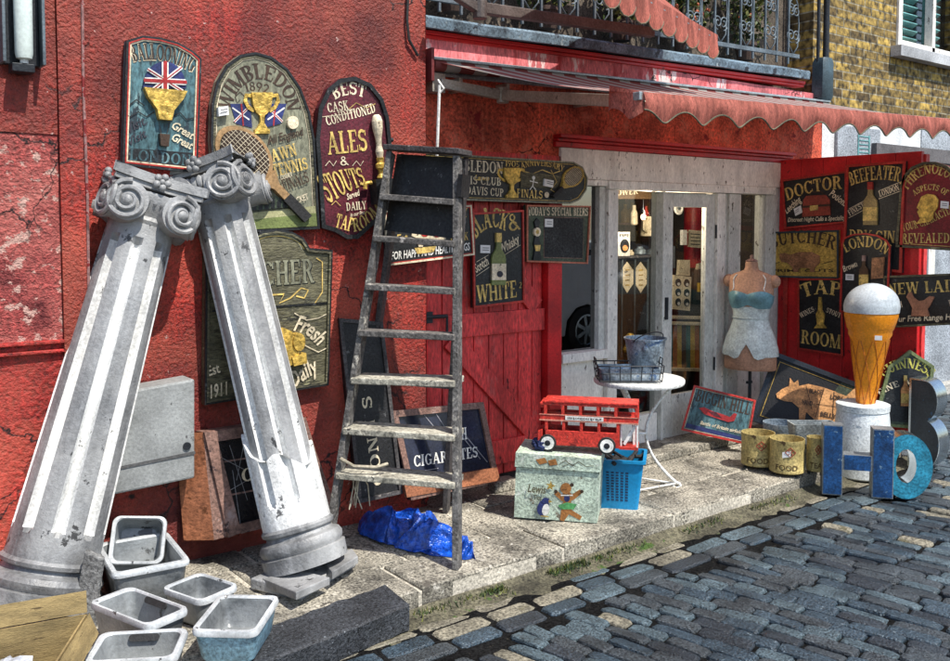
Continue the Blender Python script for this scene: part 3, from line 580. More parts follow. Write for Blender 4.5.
# grit and leaves on the flags
B = MB()
for _ in range(260):
    x = random.uniform(.9, 6.2); y = random.uniform(-1.05, -.05)
    c = V((x, y, .004)); r = random.uniform(.003, .009); B.ball(c, (r, r*.8, r*.5), 6, 4)
tag(B.build('pavement_grit', mat('pale_grit', (.3, .28, .24), .9)), 'small pale grit scattered over the pavement flags', 'grit', kind='stuff')

# ------------------------------------------------------------ the red shop
shop = thing('red_shop', 'weathered red two part shop building with white glazed shopfront', 'shop', (1.04, 0, 0))
def part(B, name, m=None, parent=shop, **k):
    o = B.build(name, m, None, **k); o.parent = parent; o.matrix_parent_inverse = Matrix.Translation(-V(parent.matrix_world.translation)) if parent else o.matrix_parent_inverse; return o
def bumpy(x0, x1, z0, z1, y, yb, amp=.006, s=.12):
    """a plastered wall face with slow hand-trowelled unevenness"""
    B = MB(); nx = max(2, int((x1-x0)/s)); nz = max(2, int((z1-z0)/s)); vs = []
    for j in range(nz+1):
        for i in range(nx+1):
            x = x0+(x1-x0)*i/nx; z = z0+(z1-z0)*j/nz; vs.append((x, y-(noise.noise(V((x*1.7, z*1.7, y)))+.5*noise.noise(V((x*5, z*5, 3))))*amp, z))
    fs = [(j*(nx+1)+i, j*(nx+1)+i+1, (j+1)*(nx+1)+i+1, (j+1)*(nx+1)+i) for j in range(nz) for i in range(nx)]
    B.add(vs, fs); B.box((x0, y+.012, z0), (x1, yb, z1)); 
    for (xa) in (x0, x1): B.add([(xa, y-.004, z0), (xa, y+.02, z0), (xa, y+.02, z1), (xa, y-.004, z1)], [(0, 1, 2, 3)])
    return B
part(bumpy(1.04, 2.86, -.1, 4.6, -.12, .3, s=.06), 'plaster_wall', maroon_plaster, smooth='auto')
B = bumpy(-3, .93, -.1, 1.06, -.2, .3, s=.06); part(B, 'pilaster', red_plaster, smooth='auto')
B = bumpy(-3, .93, 1.115, 1.98, -.2, .3, s=.06); part(B, 'pilaster', peeled_plaster, smooth='auto')
B = bumpy(-3, .93, 1.98, 4.6, -.206, .3, s=.06); part(B, 'pilaster', maroon_plaster, smooth='auto')
B = bumpy(.932, 1.038, -.1, 4.6, -.215, .3, amp=.004, s=.05); part(B, 'pilaster_strip', maroon_plaster, smooth='auto')
B = MB(); B.box((-3, -.225, 1.06), (.931, .1, 1.075)); B.box((-3, -.21, 1.075), (.931, .1, 1.10)); B.box((-3, -.23, 1.10), (.931, .1, 1.115)); part(B, 'string_course', red_plaster, bevel=.004)
B = MB()                                     # loose edge of the thick old paint on the strip
pts = [(1.038, 4.2), (1.04, 2.7), (1.035, 2.2), (1.042, 1.7), (1.037, 1.2), (1.04, .4)]
B.tube([(x-.004, -.218, z) for x, z in pts], .006, 6); part(B, 'paint_edge', mat('white_paint_edge', (.3, .16, .15), .8, var=.5, scale=20, wear=(.2, .02, .02), wamt=.35, wscale=20))
part(bumpy(2.86, 7.0, 2.02, 2.55, 0, .25, s=.06), 'plaster_wall', orange_plaster, smooth='auto')
part(bumpy(2.86, 6.85, 2.551, 2.69, -.03, .25, amp=.003, s=.05), 'fascia', pink_paint, smooth='auto')
B = MB(); B.box((2.86, .24, 2.70), (6.85, .40, 4.6)); part(B, 'upper_wall', mat('dark_upper_wall', (.10, .08, .06), .9, var=.5, finev=.5, bump=.6))  # upper storey behind the plants, dark brick in its own colour
B = MB()                                     # moulding over the fascia and the lead capped ledge
for y, z0, z1 in ((-.042, 2.655, 2.675), (-.056, 2.676, 2.70)): B.bar((2.862, y/2+.02, z0/2+z1/2), (6.66, y/2+.02, z0/2+z1/2+.07), abs(y)+.04, z1-z0)
part(B, 'cornice_moulding', red_gloss, bevel=.004)
B = MB(); n = 40; vs = []
prof = [(-.07, 2.70), (-.092, 2.702), (-.098, 2.755), (-.085, 2.77), (.22, 2.79)]
for i in range(n+1):
    x = 2.80+3.86*i/n
    for y, z in prof: vs.append((x, y+noise.noise(V((x*3, z*20, 1)))*.008, z+noise.noise(V((x*2.3, 7, y*9)))*.006+(x-2.8)*.021))
k = len(prof); B.add(vs, [(i*k+j, (i+1)*k+j, (i+1)*k+j+1, i*k+j+1) for i in range(n) for j in range(k-1)]); B.bar((2.80, .06, 2.735), (6.66, .06, 2.815), .25, .05)
B.add([vs[j] for j in range(k)]+[(2.80, .22, 2.70)], [(0, 1, 2, 3, 4, 5)]); part(B, 'lead_ledge', lead, smooth='auto')
B = MB(); B.box((3.93, -.05, 2.135), (6.52, .01, 2.155)); B.box((3.93, -.075, 2.156), (6.52, .01, 2.18)); B.box((3.93, -.03, 2.10), (6.52, .01, 2.134)); part(B, 'shop_moulding', red_gloss, bevel=.004)
B = MB(); B.box((2.87, -.03, 1.985), (3.97, .1, 2.04)); part(B, 'door_lintel', red_door, bevel=.004)
# plank door
dr = MB(); x = 2.94
while x < 3.83: dr.box((x+.002, .0, .05), (min(x+.115, 3.84)-.002, .035, 1.98)); x += .117
door = part(dr, 'plank_door', red_door, bevel=.005)
for za, zb in ((.12, .27), (.93, 1.07), (1.80, 1.94)):
    B = MB(); B.box((2.931, -.026, za), (3.844, -.002, zb)); part(B, 'door_rail', red_door, parent=shop, bevel=.005)
B = MB(); B.bar((3.10, -.014, .925), (3.76, -.014, .275), .12, .022, (0, 1, 0)); B.bar((3.10, -.014, 1.79), (3.78, -.014, 1.08), .12, .022, (0, 1, 0)); part(B, 'door_brace', red_door, bevel=.004)
B = MB(); B.box((3.845, -.055, 0), (3.965, .1, 1.984)); part(B, 'door_post', red_gloss, bevel=.006)
B = MB(); B.box((2.862, -.04, 0), (2.93, .1, 1.984)); part(B, 'door_post', red_gloss, bevel=.006)
B = MB(); p = wal(418, 318, -.05); q = wal(447, 316, -.05); B.tube([p, q], .012, 8); B.box((p.x+.02, -.055, p.z-.035), (p.x+.10, -.027, p.z+.03)); B.tube([q, q+V((0, 0, -.09))], .008, 6); part(B, 'door_latch', iron)
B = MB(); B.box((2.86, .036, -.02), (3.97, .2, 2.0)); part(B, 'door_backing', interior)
# white shopfront
def post(x0, x1, z0, z1, m=white_wood, y=-.035, name='shopfront_post', yb=.08):
    B = MB(); B.box((x0, y, z0), (x1, yb, z1)); return part(B, name, m, bevel=.004)
post(3.98, 6.42, 1.90, 2.098, white_wood, -.025, 'shopfront_head')
post(4.405, 6.30, 1.84, 1.898, white_wood, -.04, 'shopfront_transom'); post(3.98, 4.404, 1.86, 1.898, white_wood, -.03, 'shopfront_transom')
post(4.405, 4.50, 0, 1.837); post(4.345, 4.403, .75, 1.858, grey_wood, -.01, 'window_stile')
post(3.98, 4.404, .70, .76, white_wood, -.05, 'window_sill'); post(3.98, 4.403, 0, .697, white_wood, 0, 'stall_riser')
post(4.96, 4.985, .0, 1.837, grey_wood); post(4.505, 4.957, 0, .25, white_wood, 0, 'stall_riser')
post(5.575, 5.665, 0, 1.837, white_wood); post(5.667, 5.72, 0, 1.837, grey_wood, -.01); post(5.722, 5.85, 0, 1.837, grey_wood, -.03); post(5.852, 5.885, 0, 1.837, white_wood, -.015)
post(6.19, 6.30, 0, 1.837, grey_wood, -.03); post(6.302, 6.40, 0, 1.898, grey_wood, -.01)
post(5.888, 6.187, 0, .62, white_wood, 0, 'stall_riser'); post(5.888, 6.187, .622, .66, white_wood, -.03, 'window_sill')
def pane(x0, x1, z0, z1, m=glass, y=.03, parent=shop):
    B = MB(); B.box((x0, y, z0), (x1, y+.005, z1)); return part(B, 'window_pane', m, parent=parent)
pane(3.985, 4.344, .762, 1.858, glass_mirror); pane(4.502, 4.958, .252, 1.837); pane(5.887, 6.188, .662, 1.837)
gd = thing('glass_door', 'x', 'x', (4.99, .0, .02)); del gd['label']; del gd['category']; gd.parent = shop; gd.matrix_parent_inverse = Matrix.Translation((-1.04, 0, 0))
def dpart(B, name, m, **k):
    o = B.build(name, m, None, **k); o.parent = gd; o.matrix_parent_inverse = Matrix.Translation((-4.99, 0, -.02)); return o
B = MB(); B.box((4.99, -.01, .02), (5.095, .035, 1.83)); B.box((5.47, -.01, .02), (5.572, .035, 1.83)); B.box((5.097, -.01, 1.73), (5.468, .035, 1.83)); B.box((5.097, -.01, .02), (5.468, .035, .36)); dpart(B, 'door_frame', grey_wood, bevel=.004)
B = MB(); B.box((5.097, .01, .362), (5.468, .015, 1.728)); dpart(B, 'door_pane', glass)
B = MB()
for z in (.5, 1.5): B = MB(); B.tube([(5.575, -.02, z), (5.575, -.02, z+.1)], .008, 8); dpart(B, 'door_hinge', iron)
B = MB(); B.box((5.0, -.03, .92), (5.03, -.011, 1.08)); dpart(B, 'door_handle', iron)
B = MB(); B.box((4.5, -.30, 0.002), (5.9, -.0, .055)); part(B, 'door_step', york, bevel=.008)
# dark room behind the glass
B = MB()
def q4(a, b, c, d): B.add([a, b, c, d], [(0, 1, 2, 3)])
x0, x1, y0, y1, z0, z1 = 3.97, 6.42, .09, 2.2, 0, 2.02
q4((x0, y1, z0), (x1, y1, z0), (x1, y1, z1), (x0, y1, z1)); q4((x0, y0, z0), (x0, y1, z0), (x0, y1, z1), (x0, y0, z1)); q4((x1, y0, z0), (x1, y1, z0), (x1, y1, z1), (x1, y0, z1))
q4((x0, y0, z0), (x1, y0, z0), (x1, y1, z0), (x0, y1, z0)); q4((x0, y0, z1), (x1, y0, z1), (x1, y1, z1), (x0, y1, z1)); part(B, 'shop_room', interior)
# cable down the corner
B = MB(); pts = [wal(408, -5, -.14), wal(407, 20, -.14), wal(409, 40, -.14), wal(418, 56, -.135)]; B.tube(pts, .008, 6)
tag(B.build('corner_cable', rubber), 'black cable hanging down the corner beside the lead ledge', 'cable')

# ------------------------------------------------------------ neighbour building
nb = thing('brick_house', 'yellow stock brick house beyond the red shop, white and grey below', 'house', (7.0, 0, 0))
def npart(B, name, m, **k): return part(B, name, m, parent=nb, **k)
B = MB(); B.box((6.852, .004, 2.56), (8.2, .25, 5)); B.box((8.2, .004, 2.56), (9.55, .25, 3.24)); B.box((9.55, .004, 2.56), (22, .25, 5)); npart(B, 'brick_wall', brick)
B = MB(); B.box((6.43, .0, -.1), (7.0, .25, 2.02)); npart(B, 'white_wall', white_render)
B = MB(); B.box((7.003, .0, -.1), (8.7, .25, 2.559)); npart(B, 'white_wall', white_render)
B = MB(); B.box((8.702, -.01, -.1), (22, .25, 2.559)); npart(B, 'grey_wall', grey_render)
B = MB(); B.box((7.0, -.10, -.1), (22, -.012, .02)); npart(B, 'plinth', mat('pale_plinth', (.45, .44, .40), .85, finev=.4, bump=.5), bevel=.01)
B = MB(); B.box((8.60, -.06, 1.1), (8.72, -.013, 2.2)); B.box((8.80, -.06, 1.1), (8.93, -.013, 2.2)); npart(B, 'white_pilaster', white_wood, bevel=.006)
B = MB(); B.box((8.73, -.03, 1.1), (8.79, -.013, 2.2)); npart(B, 'blue_strip', mat('pale_blue_paint', (.2, .3, .42), .5))
B = MB(); B.box((7.75, -.08, 2.2), (12, -.011, 2.33)); npart(B, 'shop_sign_band', mat('grey_band', (.12, .11, .11), .6))
B = MB(); B.box((7.2, -.03, 2.18), (7.9, -.001, 2.46)); npart(B, 'vent_panel', grey_render, bevel=.005)
w = MB(); w.box((8.2, -.02, 3.24), (8.27, .06, 4.6)); w.box((8.84, -.02, 3.24), (8.90, .06, 4.6)); w.box((9.48, -.02, 3.24), (9.55, .06, 4.6)); w.box((8.271, -.02, 3.24), (9.479, .06, 3.31))
wf = npart(w, 'window', white_wood, bevel=.004)
def wpart(B, name, m): o = B.build(name, m); o.parent = wf; o.matrix_parent_inverse = Matrix.Identity(4); return o
B = MB(); B.box((8.1, -.10, 3.14), (9.65, .0, 3.236)); wpart(B, 'window_sill', mat('grey_sill', (.4, .41, .42), .7))
B = MB(); B.box((8.27, .15, 3.31), (9.48, .155, 4.6)); wpart(B, 'window_pane', glass)
for xa in (8.29, 8.92):
    B = MB()
    for k in range(14): B.bar((xa, .09, 3.36+k*.075), (xa+.42 if xa < 8.5 else xa+.24, .09, 3.36+k*.075), .06, .012, (0, .6, 1))
    B.box((xa-.015, .05, 3.31), (xa+.012, .12, 4.6)); wpart(B, 'shutter', shutter_teal)
B = MB(); B.box((8.2, .20, 3.2), (9.55, .24, 4.6)); wpart(B, 'window_room', interior)
B = MB(); c = wal(859, 150, .0)
for k in range(7): B.bar((c.x-.06, -.02, c.z-.10+.035*k), (c.x+.10, -.02, c.z-.10+.035*k), .03, .008, (0, .5, 1))
B.box((c.x-.08, -.035, c.z-.13), (c.x-.06, -.005, c.z+.13)); B.box((c.x+.10, -.035, c.z-.13), (c.x+.12, -.005, c.z+.13)); npart(B, 'louvre', shutter_teal)
# hopper head and pipe at the party wall
hp = thing('rain_hopper', 'dark blue grey hopper head and downpipe at the party wall', 'downpipe', (6.9, -.03, 2.6))
B = MB(); B.rings([[V((6.90+a*.075*s, -.07+b*.06*s, z)) for a, b in ((-1, -.6), (-.6, -1), (.6, -1), (1, -.6), (1, 1), (-1, 1))] for s, z in ((.7, 2.62), (1, 2.66), (1, 2.94), (.8, 2.98))]); part(B, 'hopper', mat('dark_teal_lead', (.045, .075, .09), .5, var=.4), parent=hp, smooth='auto')
B = MB(); B.tube([(6.94, -.06, 2.97), (6.94, -.06, 4.5)], .025, 10); B.tube([(6.84, -.05, 2.5), (6.845, -.05, 4.5)], .014, 8); part(B, 'downpipe', iron, parent=hp, smooth='auto')

# ------------------------------------------------------------ balcony railing with plants
rl = thing('balcony_railing', 'ornate grey iron balcony railing with scrolls above the lead ledge', 'railing', (4.6, -.05, 2.82))
def rz(x): return 2.88+.021*(x-2.8)
B = MB()
for dz in (0, .62): B.bar((2.80, -.05, 2.88+dz), (6.56, -.05, rz(6.56)+dz), .022, .03)
part(B, 'rail', greyiron, parent=rl)
bal = None; x = 2.85
while x < 6.55:
    if bal is None:
        B = MB(); B.bar((0, 0, -.07), (0, 0, .66), .014, .014, (0, 1, 0)); bal = B.build('baluster', greyiron, rl); bal.matrix_parent_inverse = Matrix.Translation(-rl.matrix_world.translation); o = bal
    else: o = bal.copy(); COL.objects.link(o); o.parent = rl; o.matrix_parent_inverse = Matrix.Translation(-rl.matrix_world.translation)
    o.location = (x, -.05, rz(x)); x += .155
scr = None; x = 3.0
while x < 6.5:
    if scr is None:
        B = MB()
        def spiral(cx, cz, r0, turns, a0, sg):
            return [(cx+sg*r0*(1-i/26*.8)*math.cos(R(a0)+turns*2*PI*i/26), 0, cz+r0*(1-i/26*.8)*math.sin(R(a0)+turns*2*PI*i/26)) for i in range(27)]
        for sg in (-1, 1):
            B.tube(spiral(sg*.035, .16, .055, 1.6, -90, sg), .006, 5); B.tube(spiral(sg*.035, .36, .05, 1.5, 90, sg), .006, 5)
            B.tube([(sg*.005, 0, .02), (sg*.06, 0, .08), (sg*.075, 0, .26), (sg*.05, 0, .42), (0, 0, .5)], .006, 5)
        B.tube([(.07*math.cos(t*PI/8), 0, .55+.05*math.sin(t*PI/8)) for t in range(17)], .006, 5)
        scr = B.build('scroll_panel', greyiron, rl, smooth=True); o = scr
    else: o = scr.copy(); COL.objects.link(o)
    o.parent = rl; o.matrix_parent_inverse = Matrix.Translation(-rl.matrix_world.translation); o.location = (x+.0775, -.048, rz(x)-.0); x += .31
def shrub(name, label, c, r, nl, mix, flowers=0):
    t = thing(name, label, 'plant', c, group='potted plants along the balcony'); B = MB()
    for _ in range(int(nl*1.7)):
        d = V((random.gauss(0, 1), random.gauss(0, 1), random.gauss(0, 1))).normalized()*random.random()**.45
        p = V((d.x*r[0], d.y*r[1], r[2]*.9+d.z*r[2])); a = V((random.gauss(0, 1), random.gauss(0, 1), random.gauss(0, 1)+.3)).normalized(); b = a.cross(V((random.gauss(0, 1), random.gauss(0, 1), random.gauss(0, 1)))).normalized(); l = random.uniform(.025, .055); w_ = l*.36
        B.add([p, p+a*l*.5+b*w_, p+a*l, p+a*l*.5-b*w_], [(0, 1, 2, 3)], random.choices(leafs, mix)[0])
    for _ in range(flowers):
        d = V((random.gauss(0, .6), -abs(random.gauss(0, .8)), random.gauss(0, .6))); d = d.normalized()*.9; B.ball((d.x*r[0], d.y*r[1], r[2]+d.z*r[2]*.7), random.uniform(.010, .02), 7, 4, blossom)
    B.build('foliage', None, t)
    B = MB()
    for k in range(9):
        e = V((random.gauss(0, .5)*r[0], random.gauss(0, .4)*r[1], r[2]*random.uniform(.9, 1.6))); B.tube([(e.x*.2, e.y*.2, 0), e*.6, e], [.007, .005, .002], 5)
    B.build('stem', stem_m, t)
    B = MB(); B.lathe([(.06, -.09), (.085, .02), (.092, .02), (.092, .045), (.08, .045), (.08, .02)], 16); B.build('flower_pot', mat('dark_clay', (.07, .045, .035), .8), t)
shrub('balcony_shrub', 'sparse grey green shrub behind railing above the folded awning box', (3.2, .09, 2.95), (.30, .07, .28), 420, (3, 2, 4))
shrub('balcony_shrub', 'leafy shrub behind the railing just left of the drooping upper awning', (3.95, .09, 2.95), (.34, .07, .3), 480, (3, 3, 4))
shrub('balcony_shrub', 'pale leaved shrub half hidden behind the upper awning valance', (4.65, .09, 2.96), (.3, .07, .3), 420, (3, 4, 3))
shrub('balcony_shrub', 'orange flowered shrub behind the railing right of upper awning', (5.3, .09, 2.97), (.34, .07, .34), 620, (3, 4, 4), 34)
shrub('balcony_shrub', 'yellow green plant behind railing nearest the brick wall', (6.05, .09, 2.98), (.32, .07, .36), 480, (3, 5, 4), 5)

# ------------------------------------------------------------ lower awning
aw = thing('shop_awning', 'long faded coral awning with scalloped valance over the shopfront', 'awning', (4.6, -.1, 2.53))
def apart(B, name, m=None, **k): return part(B, name, m, parent=aw, **k)
def wz(x): return 2.50+.022*(x-2.95)
FY = -1.42
def fz(x): return 2.19+.03*(x-2.98)
B = MB(); B.bar((2.90, -.09, wz(2.9)+.03), (6.9, -.09, wz(6.9)+.03), .10, .014); B.bar((2.90, -.055, wz(2.9)), (6.9, -.055, wz(6.9)), .02, .11); apart(B, 'cassette', alu_grey, bevel=.003)
B = MB(); B.box((2.885, -.145, 2.40), (2.905, -.05, 2.585)); apart(B, 'end_cap', dark_red_box, bevel=.004)
B = MB(); B.tube([(2.92, -.10, wz(2.92)), (6.9, -.10, wz(6.9))], .035, 14); apart(B, 'roller', awn_stripe, smooth='auto')
B = MB(); n = 50; vs = []
for i in range(n+1):
    x = 2.95+(6.9-2.95)*i/n
    xb = x
    for j in range(9):
        x = xb; f = j/8; y = -.12+(FY+.02+.12)*f; x = x+.20*f*(6.9-x)/3.95; z = wz(x)+.012+(fz(x)+.015-wz(x)-.012)*f - .022*math.sin(PI*f)+noise.noise(V((x*2, f*2, 0)))*.006; vs.append((x, y, z))
B.add(vs, [(i*9+j, (i+1)*9+j, (i+1)*9+j+1, i*9+j+1) for i in range(n) for j in range(8)]); apart(B, 'canopy', awn_stripe, smooth=True)
B = MB(); B.bar((3.15, FY, fz(3.15)), (6.9, FY, fz(6.9)), .045, .04); apart(B, 'front_bar', alu_grey, bevel=.004)
B = MB(); n = 400; vs = []
for i in range(n+1):
    x = 3.17+(6.9-3.17)*i/n; ph = (x-3.17)/.29; sc = .5-.5*math.cos(2*PI*ph); d0 = .082+.056*sc
    wob = .012*math.sin(ph*PI*2+.4)+.010*noise.noise(V((x*5, 0, 0)))
    for j in range(6):
        f = j/5; vs.append((x, FY-.026-wob*f-.012*math.sin(PI*f), fz(x)+.018-d0*f))
B.add(vs, [(i*6+j, i*6+j+1, (i+1)*6+j+1, (i+1)*6+j) for i in range(n) for j in range(5)])
# left end of the valance curls back round the bar
vs = []
for i in range(13):
    a = i/12; x = 3.17-.03*math.sin(PI*a*.8); y = FY-.026+.20*a
    for j in range(6): f = j/5; vs.append((x-.015*f*math.sin(a*9), y, fz(x)+.018+.05*a*(1-f)-(.092+.03*math.sin(a*6))*f))
B.add(vs, [(i*6+j, (i+1)*6+j, (i+1)*6+j+1, i*6+j+1) for i in range(12) for j in range(5)])
vl = apart(B, 'valance', awn_cloth, smooth=True)
B = MB(); vs = []
for i in range(n+1):
    x = 3.17+(6.9-3.17)*i/n; ph = (x-3.17)/.29; sc = .5-.5*math.cos(2*PI*ph); d0 = .082+.056*sc; wob = .012*math.sin(ph*PI*2+.4)+.010*noise.noise(V((x*5, 0, 0)))
    if i % 2 == 0: vs.append((x, FY-.029-wob, fz(x)+.018-d0))
B.tube(vs, .0045, 5); apart(B, 'valance_piping', mat('dark_piping', (.12, .11, .07), .8))
def arm(x0, xe, ye, xf):
    B = MB(); s = V((x0, -.09, wz(x0)-.10)); e = V((xe, ye, wz(xe)-.155)); f = V((xf, FY+.03, fz(xf)-.02))
    B.bar(s, e, .045, .055); B.bar(e+V((0, 0, .0)), f, .05, .06); B.lathe([(.036, -.045), (.036, .045)], 14, c=e); B.box(s-V((.05, .0, .05)), s+V((.04, .08, .06))); return apart(B, 'folding_arm', alu, bevel=.004)
arm(2.98, 3.35, -.20, 3.22); arm(6.7, 6.2, -.45, 6.55)
B = MB(); B.bar((3.30, -.12, 2.385), (4.25, -.12, 2.395), .035, .035)
for x in (3.1, 3.45, 4.1): B.box((x-.012, -.13, 2.36), (x+.012, -.02, 2.44))
apart(B, 'support_bar', alu, bevel=.003)
B = MB(); B.tube([(2.93, -.14, 2.41), (2.95, -.17, 2.36), (2.93, -.15, 2.33)], .007, 6); p = wal(437, 156, -.16); B.tube([(2.935, -.15, 2.38), (p.x, -.16, p.z)], .009, 6); apart(B, 'crank_rod', white_paint)
# ------------------------------------------------------------ upper awning, drooping
ua = thing('balcony_awning', 'short drooping coral awning hanging over the balcony railing', 'awning', (4.3, -.4, 3.0))
a = V((4.90, -.50, 2.83)); d = V((-math.cos(R(20)), -math.sin(R(20)), 0)); b = a+d*1.9
def upart(B, name, m=None, **k): return part(B, name, m, parent=ua, **k)
B = MB(); B.bar(a, b, .04, .035); upart(B, 'front_bar', alu_grey, bevel=.004)
B = MB(); n = 160; vs = []; nrm = V((d.y, -d.x, 0)); nrm = nrm if nrm.y < 0 else -nrm
for i in range(n+1):
    p = a+d*(1.9*i/n); ph = 1.9*i/n/.2; sc = .5-.5*math.cos(2*PI*ph); d0 = .10+.07*sc; wob = .022*math.sin(ph*2*PI)
    for j in range(6): f = j/5; vs.append(p+nrm*(.024+wob*f)+V((0, 0, .015-d0*f)))
B.add(vs, [(i*6+j, i*6+j+1, (i+1)*6+j+1, (i+1)*6+j) for i in range(n) for j in range(5)]); upart(B, 'valance', awn_cloth, smooth=True)
B = MB(); B.tube([vs[i*6+5] for i in range(0, n+1, 2)], .004, 5); upart(B, 'valance_piping', MATS['dark_piping'])
B = MB(); up_ = V((0, .45, .35)); B.add([a, b, b+up_, a+up_], [(0, 1, 2, 3)]); upart(B, 'canopy', awn_cloth)
B = MB(); B.bar(wal(478, 8, -.32), wal(652, 33, -.32), .05, .06); B.bar(wal(445, -12, -.30), wal(482, 12, -.32), .05, .05); B.lathe([(.04, -.05), (.04, .05)], 12, c=wal(480, 10, -.32)); upart(B, 'folding_arm', mat('bronze_arm', (.13, .11, .10), .5, .3), bevel=.004)

# ------------------------------------------------------------ signs on the left wall
PL = (0, -.13, 0); NW = (0, -1, 0); PW = (0, -.05, 0)
def curve(p0, p1, p2, n=12):
    """baseline through three measured points (quadratic)"""
    c = (2*p1[0]-.5*(p0[0]+p2[0]), 2*p1[1]-.5*(p0[1]+p2[1])); r = []
    for i in range(n+1):
        t = i/n; r.append(((1-t)**2*p0[0]+2*t*(1-t)*c[0]+t*t*p2[0], (1-t)**2*p0[1]+2*t*(1-t)*c[1]+t*t*p2[1]))
    return r
s = Sign('hot_air_balloon_sign', 'blue painted sign with a flag topped gold hot air balloon, reading BALLOONING', 'sign', PL, NW, (122, 165), (197, 173), .03, 'pub signs on the left wall')
s.board([(122, 165), (197, 173), (201, 59), (192, 51), (178, 43), (160, 38), (142, 36), (126, 41)], teal).frame(black_paint, .012, .008).frame(red_trim, .006, .010, 'frame_line', .010).frame(cream, .006, .006, 'border', .017)
s.poly([(126, 163), (193, 169), (193, 153), (126, 148)], black_paint)
s.text('LONDON', [(129, 160), (191, 166)], 11, teal)
s.text('BALLOONING', curve((133, 63), (163, 62), (192, 74)), 17, cream, 'lettering_outline', sp=.02)
s.text('BALLOONING', curve((133.6, 62.2), (163.4, 61.2), (191.6, 73)), 16, brown_dark, sp=.03)
for (x0, y0, x1, y1, w_) in ((129, 133, 147, 124, 9), (130, 146, 148, 136, 8), (171, 128, 192, 140, 8), (171, 140, 191, 150, 8)): s.text('Visit' if x0 < 150 else 'Great', [(x0, y0), (x1, y1)], w_, ink if x0 < 150 else cream, plain=True, shear=.3)
for pts in (((128, 118), (138, 112), (146, 117), (154, 112)), ((170, 118), (180, 113), (186, 120), (194, 118)), ((128, 106), (136, 100), (144, 106))): s.line(pts, .006, black_paint)
dome = arc(163.5, 89, 21.5, -27, 0, 180, 16); s.poly(dome, navy, 'balloon', h=.014)
s.k += 24
for a, b_, w_, m in (((146, 70), (181, 92), .016, white_paint), ((148, 93), (180, 68), .016, white_paint), ((163.5, 63), (163.5, 94), .030, white_paint), ((143, 81), (184, 83), .026, white_paint)): s.k += 1; s.line([a, b_], w_, m, 'flag')
for a, b_, w_ in (((146, 70), (181, 92), .005), ((148, 93), (180, 68), .005), ((163.5, 62), (163.5, 94), .017), ((142, 81), (185, 83), .015)): s.k += 1; s.line([a, b_], w_, red_flag, 'flag')
s.k = 14; s.poly([(142, 88), (185, 92), (181, 100), (172, 111), (169.5, 121), (157, 120), (155, 110), (146, 98)], gold_relief, 'balloon_skirt', h=.030)
s.k = 20
for x in (157.5, 169): s.line([(x, 120), (163.5+(x-163.5)*.5, 134)], .0022, brown_dark)
s.poly([(158, 134), (168, 135), (167, 147), (159, 146)], brown_dark, 'balloon_basket', h=.02)
for part_, B_ in list(s.parts.items()):
    if part_[0] == 'flag':
        for v in B_.v: v.z = s.t+.0155+(v.z-s.t)*.45
s.done()

s = Sign('tennis_sign', 'olive arched sign carrying a tennis racket and gold cup, reading WIMBLEDON', 'sign', PL, NW, (217, 234), (319, 229), .03, 'pub signs on the left wall')
ol = [(217, 234), (319, 229), (314, 140), (309, 112), (300, 88), (287, 69), (271, 57), (255, 52.5), (240, 55), (226, 65), (216, 82), (211, 104), (210, 140)]
s.board(ol, olive).frame(black_paint, .012, .010).frame(olive_dark, .014, .006, 'border', .012).frame(cream, .0035, .0035, 'border_line', .027)
s.text('WIMBLEDON', arc(259.5, 115, 28, -36, 172, 6, 22), 15.5, brown_dark, sp=.03)
s.text('1892', curve((246, 92), (257, 91), (268, 94)), 9, brown_dark)
for sg, cx in ((-1, 240), (1, 276)): s.line([(cx+sg*-6, 98), (cx, 92), (cx+sg*5, 97), (cx+sg*3, 103), (cx, 100)], .004, brown_dark)
for sg in (-1, 1):
    s.poly([(258+sg*8, 104), (258+sg*28, 104), (258+sg*22, 124), (258+sg*6, 128)], navy); s.line([(258+sg*8, 106), (258+sg*24, 122)], .012, white_paint); s.line([(258+sg*8, 106), (258+sg*24, 122)], .005, red_flag); s.line([(258+sg*9, 120), (258+sg*26, 108)], .007, white_paint); s.line([(258+sg*17, 104), (258+sg*15, 126)], .007, red_flag)
s.k += 2; s.cup(261, 93, 25, 41)
s.poly(arc(291.5, 123, 5.5, 6.5, 0, 360, 16)[:-1], cream, 'tennis_ball', h=.014)
s.text('All England', [(267, 145), (304, 135)], 8, brown_dark, plain=True, shear=.3)
s.text('LAWN', [(266, 164), (297, 155)], 12, gold); s.text('TENNIS', [(273, 177), (308, 169)], 12, gold); s.text('COURT', [(280, 180), (292, 177)], 5, cream)
s.text('FINALS', [(283, 191), (309, 182)], 11, brown_dark); s.text('TICKET', [(292, 205), (308, 199)], 6, cream, plain=True)
s.poly([(242, 214), (314, 206), (315, 216), (242, 225)], mat('pale_lawn', (.34, .33, .17), .6), 'painted_lawn'); s.poly([(240, 221), (315, 213), (316, 226), (240, 230)], mat('lawn_green', (.13, .16, .05), .6), 'painted_lawn')
for i in range(26): x = 240+i*2.0; s.poly([(x-3, 212+i*-.2), (x+3, 212-i*.2), (x+2.5, 199+random.uniform(-3, 4)), (x-2.5, 198+random.uniform(-3, 4))], black_paint if i % 3 else green_sign, 'painted_trees')
s.k += 4; s.racket((243, 155), (305, 219), 34, 23, mat('racket_wood', (.36, .22, .10), .45), .34); s.tagpaper(216, 108, 10, 9); s.done()

